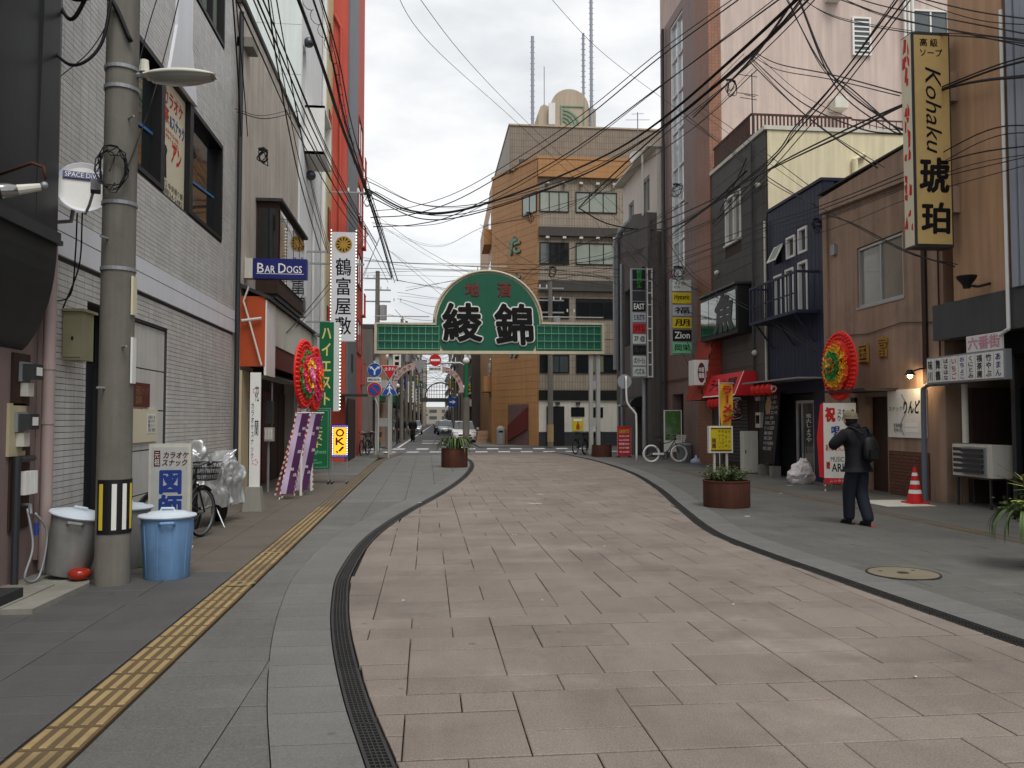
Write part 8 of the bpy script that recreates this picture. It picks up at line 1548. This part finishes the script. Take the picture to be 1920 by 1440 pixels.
('gate',0.008,[(-1.83,48,9.68),(2.1,46,8.64),(4.6,44,8.43),(5.93,43,9.43),(9.22,41,9.89),(9.35,35.15,9.93)]),
('gate',0.007,[(-1.65,48,8.73),(1.85,46,8.31),(6.12,44,8.98),(9.35,38.94,8.88)]),
('gate',0.007,[(-2.55,40,11.19),(0.04,42,9.89),(2.99,45,9.14),(6.55,47,8.34)]),
('gate',0.007,[(5.88,43,9.65),(7.72,42,9.13),(9.35,39.3,8.45)]),
('gate',0.007,[(-2.97,45,12.11),(0.47,45,11.01),(3.45,46,12.51),(9.35,38.78,12.8)]),
('main',0.014,[(-1.96,31,10.13),(-0.15,29,8.82),(1.8,27,8.52),(4.8,24,8.98),(6.36,21,9.45),(7.88,18,10.45),(8.06,16,10.79)]),
('main',0.009,[(-2.19,30,10.36),(-0.09,31,9.64),(2.68,33,10.35),(6.58,34,11.95),(9.28,30,12.94),(9.35,23.35,12.47)]),
('main',0.007,[(2.85,44,12.0),(6.42,42,12.25),(8.58,38,12.64),(9.35,28.5,11.95),(9.35,22.7,11.74)]),
('main',0.016,[(9.3,28,12.35),(9.35,23.26,12.02),(9.11,20,11.99),(8.71,18,11.86)]),
('right',0.014,[(9.35,11.42,7.18),(9.35,12.72,7.48),(9.35,14.99,7.8),(9.35,16.97,7.97),(9.35,20.1,8.31),(9.35,25.0,8.76)]),
('right',0.007,[(9.35,23.08,8.42),(9.35,26.18,8.68),(9.35,30.18,8.92),(9.35,36.51,9.29),(8.45,43,9.72)]),
('right',0.009,[(9.35,21.72,8.22),(9.35,25.0,8.07),(9.35,28.72,8.34),(9.0,38,9.21),(6.44,43,9.79)]),
('right',0.007,[(9.35,28.43,6.38),(9.22,33,7.71),(8.76,38,10.38)]),
('right',0.007,[(9.35,25.89,5.59),(9.35,30.34,7.1),(9.35,35.62,9.12)]),
('right',0.007,[(9.35,31.9,9.31),(9.35,27.92,6.63),(9.35,21.62,4.35),(9.35,18.84,3.24)]),
('right',0.007,[(8.62,40,8.69),(9.35,33.94,6.41),(9.35,26.45,4.91)]),
('right',0.008,[(8.23,40,11.48),(9.27,36,7.89),(9.35,32.32,6.01),(9.35,28.53,3.3)]),
('right',0.008,[(9.35,23.26,9.12),(9.35,23.93,8.58),(9.35,25.58,8.21)]),
('top',0.008,[(9.35,11.42,7.57),(9.35,13.09,8.5),(9.35,15.27,10.07)]),
('top',0.007,[(9.35,11.49,7.31),(9.35,13.07,8.21),(9.35,15.13,9.28),(9.35,18.13,11.09),(9.35,20.41,12.92)]),
('gate',0.007,[(-1.26,49,9.38),(2.43,47,9.6),(5.58,45,9.65),(8.48,43,9.21),(9.35,38.23,8.15)]),
('gate',0.009,[(-1.61,49,8.54),(0.78,47,7.47),(3.21,46,7.86),(6.46,45,8.76)]),
('gate',0.007,[(-1.8,42,10.08),(0.2,46,9.32),(2.17,48,7.97)]),
('gate',0.01,[(5.75,43,9.87),(6.8,41,10.07),(8.26,39,10.27),(9.35,36.2,10.21),(9.35,29.3,9.61)]),
('gate',0.007,[(2.97,47,12.42),(4.69,46,10.59),(6.05,45,9.84)]),
('bundle',0.012,[(-2.68,12.5,8.05),(-2.73,15.5,8.19),(-2.83,20,8.44),(-2.71,27,8.6),(-2.54,37,9.25),(-2.24,48,9.49)]),
('bundle',0.01,[(-2.6,12.5,8.21),(-2.66,16,8.47),(-2.69,21,8.69),(-2.51,28,8.82),(-2.37,38,9.66)]),
('facade',0.009,[(-2.5,34,8.97),(-3.17,30,6.73),(-3.13,25,5.19),(-3.29,21,3.86),(-3.46,19,3.3)]),
('facade',0.008,[(-2.02,38,10.4),(-2.57,30,5.98),(-2.8,25,4.03)]),
('facade',0.007,[(-3.85,16.8,7.82),(-3.56,18,8.13),(-3.58,22,9.78)]),
]
def spot(q):
    x, y, z = q
    if x < -.9: return 'the tiled building' if y < 17 else ('the cream house' if y < 24.6 else ('the white building' if y < 30.5 else ('the red building' if y < 40.5 else 'the far pole')))
    if x > 5.2 and y < 40.5: return 'the golden sign' if y < 15.7 else ('the brown bar' if y < 19.7 else ('the navy bar' if y < 23.1 else ('the grey panelled front' if y < 27.8 else ('the pink building' if y < 34 else 'the grey corner building'))))
    if y > 40: return 'the brown corner building' if x > 3 else 'the crossing'
    return 'the arch' if y > 33 else ('high over the street' if z > 10.5 else 'mid street')
wl = {}
for kind, rad, pts in WIRES:
    A_, B_ = spot(pts[0]), spot(pts[-1]); tk = 'thick' if rad >= .02 else ('thin' if rad <= .01 else 'medium')
    lab = '%s black cable running along beside %s' % (tk, A_) if A_ == B_ else '%s black cable strung from %s to %s' % (tk, A_, B_)
    wl.setdefault(lab, []).append((sum(p_[2] for p_ in pts)/len(pts), rad, pts))
for lab, ws in wl.items():
    ws.sort(key=lambda w_: -w_[0])
    for k, (_, rad, pts) in enumerate(ws):
        pre = '' if len(ws) == 1 else ({2: ('upper ', 'lower '), 3: ('upper ', 'middle ', 'lower ')}.get(len(ws), ('highest ', 'second highest ', 'third highest ', 'fourth highest ', 'fifth highest ', 'lowest ', 'lowest '))[k])
        MB().tube([tuple(q) for q in curve_pts(pts, 8)], rad, 6).build('overhead_cable', 'cable', smooth=True, label=pre+lab, cat='cable', group='overhead cables')
def span(a, b, sag, r, label, group, n=12):
    a = Vector(a); b = Vector(b); MB().tube([tuple(a.lerp(b, k/n)-Vector((0, 0, sag*4*(k/n)*(1-k/n)))) for k in range(n+1)], r, 5).build('overhead_cable', 'cable', smooth=True, label=label, cat='cable', group=group)
rs = random.Random(44)
for k in range(56):
    y0 = rs.uniform(50, 110); side = rs.choice((-1, 1)); y1 = y0+rs.uniform(6, 26); x0 = fx(y0)+side*2.2; x1 = fx(y1)+(-side if k % 2 else side)*2.2
    span((x0, y0, rs.uniform(6, 9.3)), (x1, y1, rs.uniform(6, 9.3)), rs.uniform(.2, .7), .014, 'slack cable strung between poles of the far street', 'cables of the far street', 8)
for k in range(12):
    y0 = 52+k*6; z = rs.uniform(5.2, 8.4); span((fx(y0)-2.7, y0, z), (fx(y0)+2.9, y0+rs.uniform(-3, 3), z+rs.uniform(-.6, .6)), .3, .012, 'cable crossing over the far street from house to house', 'cross cables of the far street', 8)
# lashing loops, splice boxes and insulators on the cables
def coil(x, y, z, R_, n, label):
    s = thing('cable_coil', label, 'cable', (x, y, z)); R_ *= .62
    for k in range(n):
        pts = []; a0 = rs.uniform(0, 6); w_ = rs.uniform(.35, 1.0); tl = rs.uniform(-.6, .6); hgt = rs.uniform(.6, 1.3)
        for j in range(9): a = 6.283*j/9; pts.append((x+rs.gauss(0, R_*.12)+R_*w_*math.cos(a)+tl*R_*math.sin(a), y+R_*.5*math.sin(a+a0), z-R_*hgt*.9+R_*hgt*math.sin(a)+rs.gauss(0, R_*.1)))
        MB().tube([tuple(q) for q in curve_pts(pts+[pts[0]], 3)], rs.uniform(.007, .014), 5).build('loop', 'cable', s)
    MB().tube([(x-R_*.8, y, z+.04), (x, y, z+.06), (x+R_*.6, y, z)], .035, 6).build('splice_case', 'cable', s)
coil(9.2, 24, 11.9, .32, 5, 'tangled cable loops hanging in front of the pale pink side wall'); coil(9.35, 30, 10.4, .32, 5, 'tangled cable loops by the tall glass stair window'); coil(8.95, 28.6, 7.0, .4, 7, 'heavy black cable loops hanging above the lit nameplates'); coil(-3.3, 16.9, 7.0, .2, 4, 'small cable loops on the corner between the tiled and cream fronts'); coil(-2.15, 30, 9.7, .3, 4, 'cable loops knotted on the left bundle in front of the red building'); coil(6.6, 43, 9.6, .4, 6, 'cable loops at the pole above the arch right shoulder'); coil(9.8, 19.8, 6.6, .22, 5, 'black cable loops at the corner of the navy and brown fronts'); coil(4.5, 36, 10.7, .3, 5, 'cable splice knot hanging before the brown corner building')
s = thing('cable_bracket', 'steel brackets carrying cables out from the red building', 'bracket', (-2.9, 31, 8)); 
for y, z in ((26.5, 6.5), (30.5, 9.9)): MB().box(-3.7, -2.0, y, y+.06, z, z+.06).build('arm', 'galv', s); [MB().tube([(-2.2-.35*k, y+.03, z+.06), (-2.2-.35*k, y+.03, z+.2)], .04, 6).build('insulator', 'white', s) for k in range(3)]
mb = MB()                                            # helical lashing on the left bundle
P = curve_pts([(-2.28, 14, 9.08), (-2.0, 17.5, 9.2), (-2.15, 22, 9.5), (-2.1, 30, 9.9), (-2.0, 38, 10.0)], 40)
mb.tube([tuple(q+Vector((.06*math.cos(k*.9), 0, .06*math.sin(k*.9)))) for k, q in enumerate(P)], .006, 4); mb.build('overhead_cable', 'cable', label='thin lashing wire coiled loosely round the left cable bundle', cat='cable')
# cables on the pole and down the pink house
for pts, r in (([(-3.7, 8.3, 5.9), (-3.4, 8.2, 5.65), (-3.1, 8.25, 5.7), (-2.9, 8.3, 5.3)], .022), ([(-3.75, 8.4, 5.3), (-3.4, 8.2, 5.0), (-3.15, 8.2, 5.2), (-3.05, 8.2, 5.7)], .016), ([(-3.75, 8.3, 6.2), (-3.75, 8.6, 5.5), (-3.8, 8.8, 4.6), (-3.82, 8.85, 3.4)], .018), ([(-3.7, 8.5, 5.8), (-3.45, 8.3, 5.5), (-3.2, 8.2, 5.9)], .02), ([(-3.55, 8.75, 3.7), (-3.62, 8.9, 3.3), (-3.7, 9.0, 2.9), (-3.85, 8.9, 2.8)], .008), ([(-3.5, 8.75, 3.7), (-3.6, 8.95, 3.2), (-3.75, 8.95, 2.75)], .008)):
    MB().tube([tuple(q) for q in curve_pts(pts, 8)], r, 6).build('drop_cable', 'cable', smooth=True, label='black drop cable drooping between the thick pole and the pink house', cat='cable', group='drop cables of the pink house')
# ---------------------------------------------------------------- tidy
bpy.data.scenes.remove(TS)
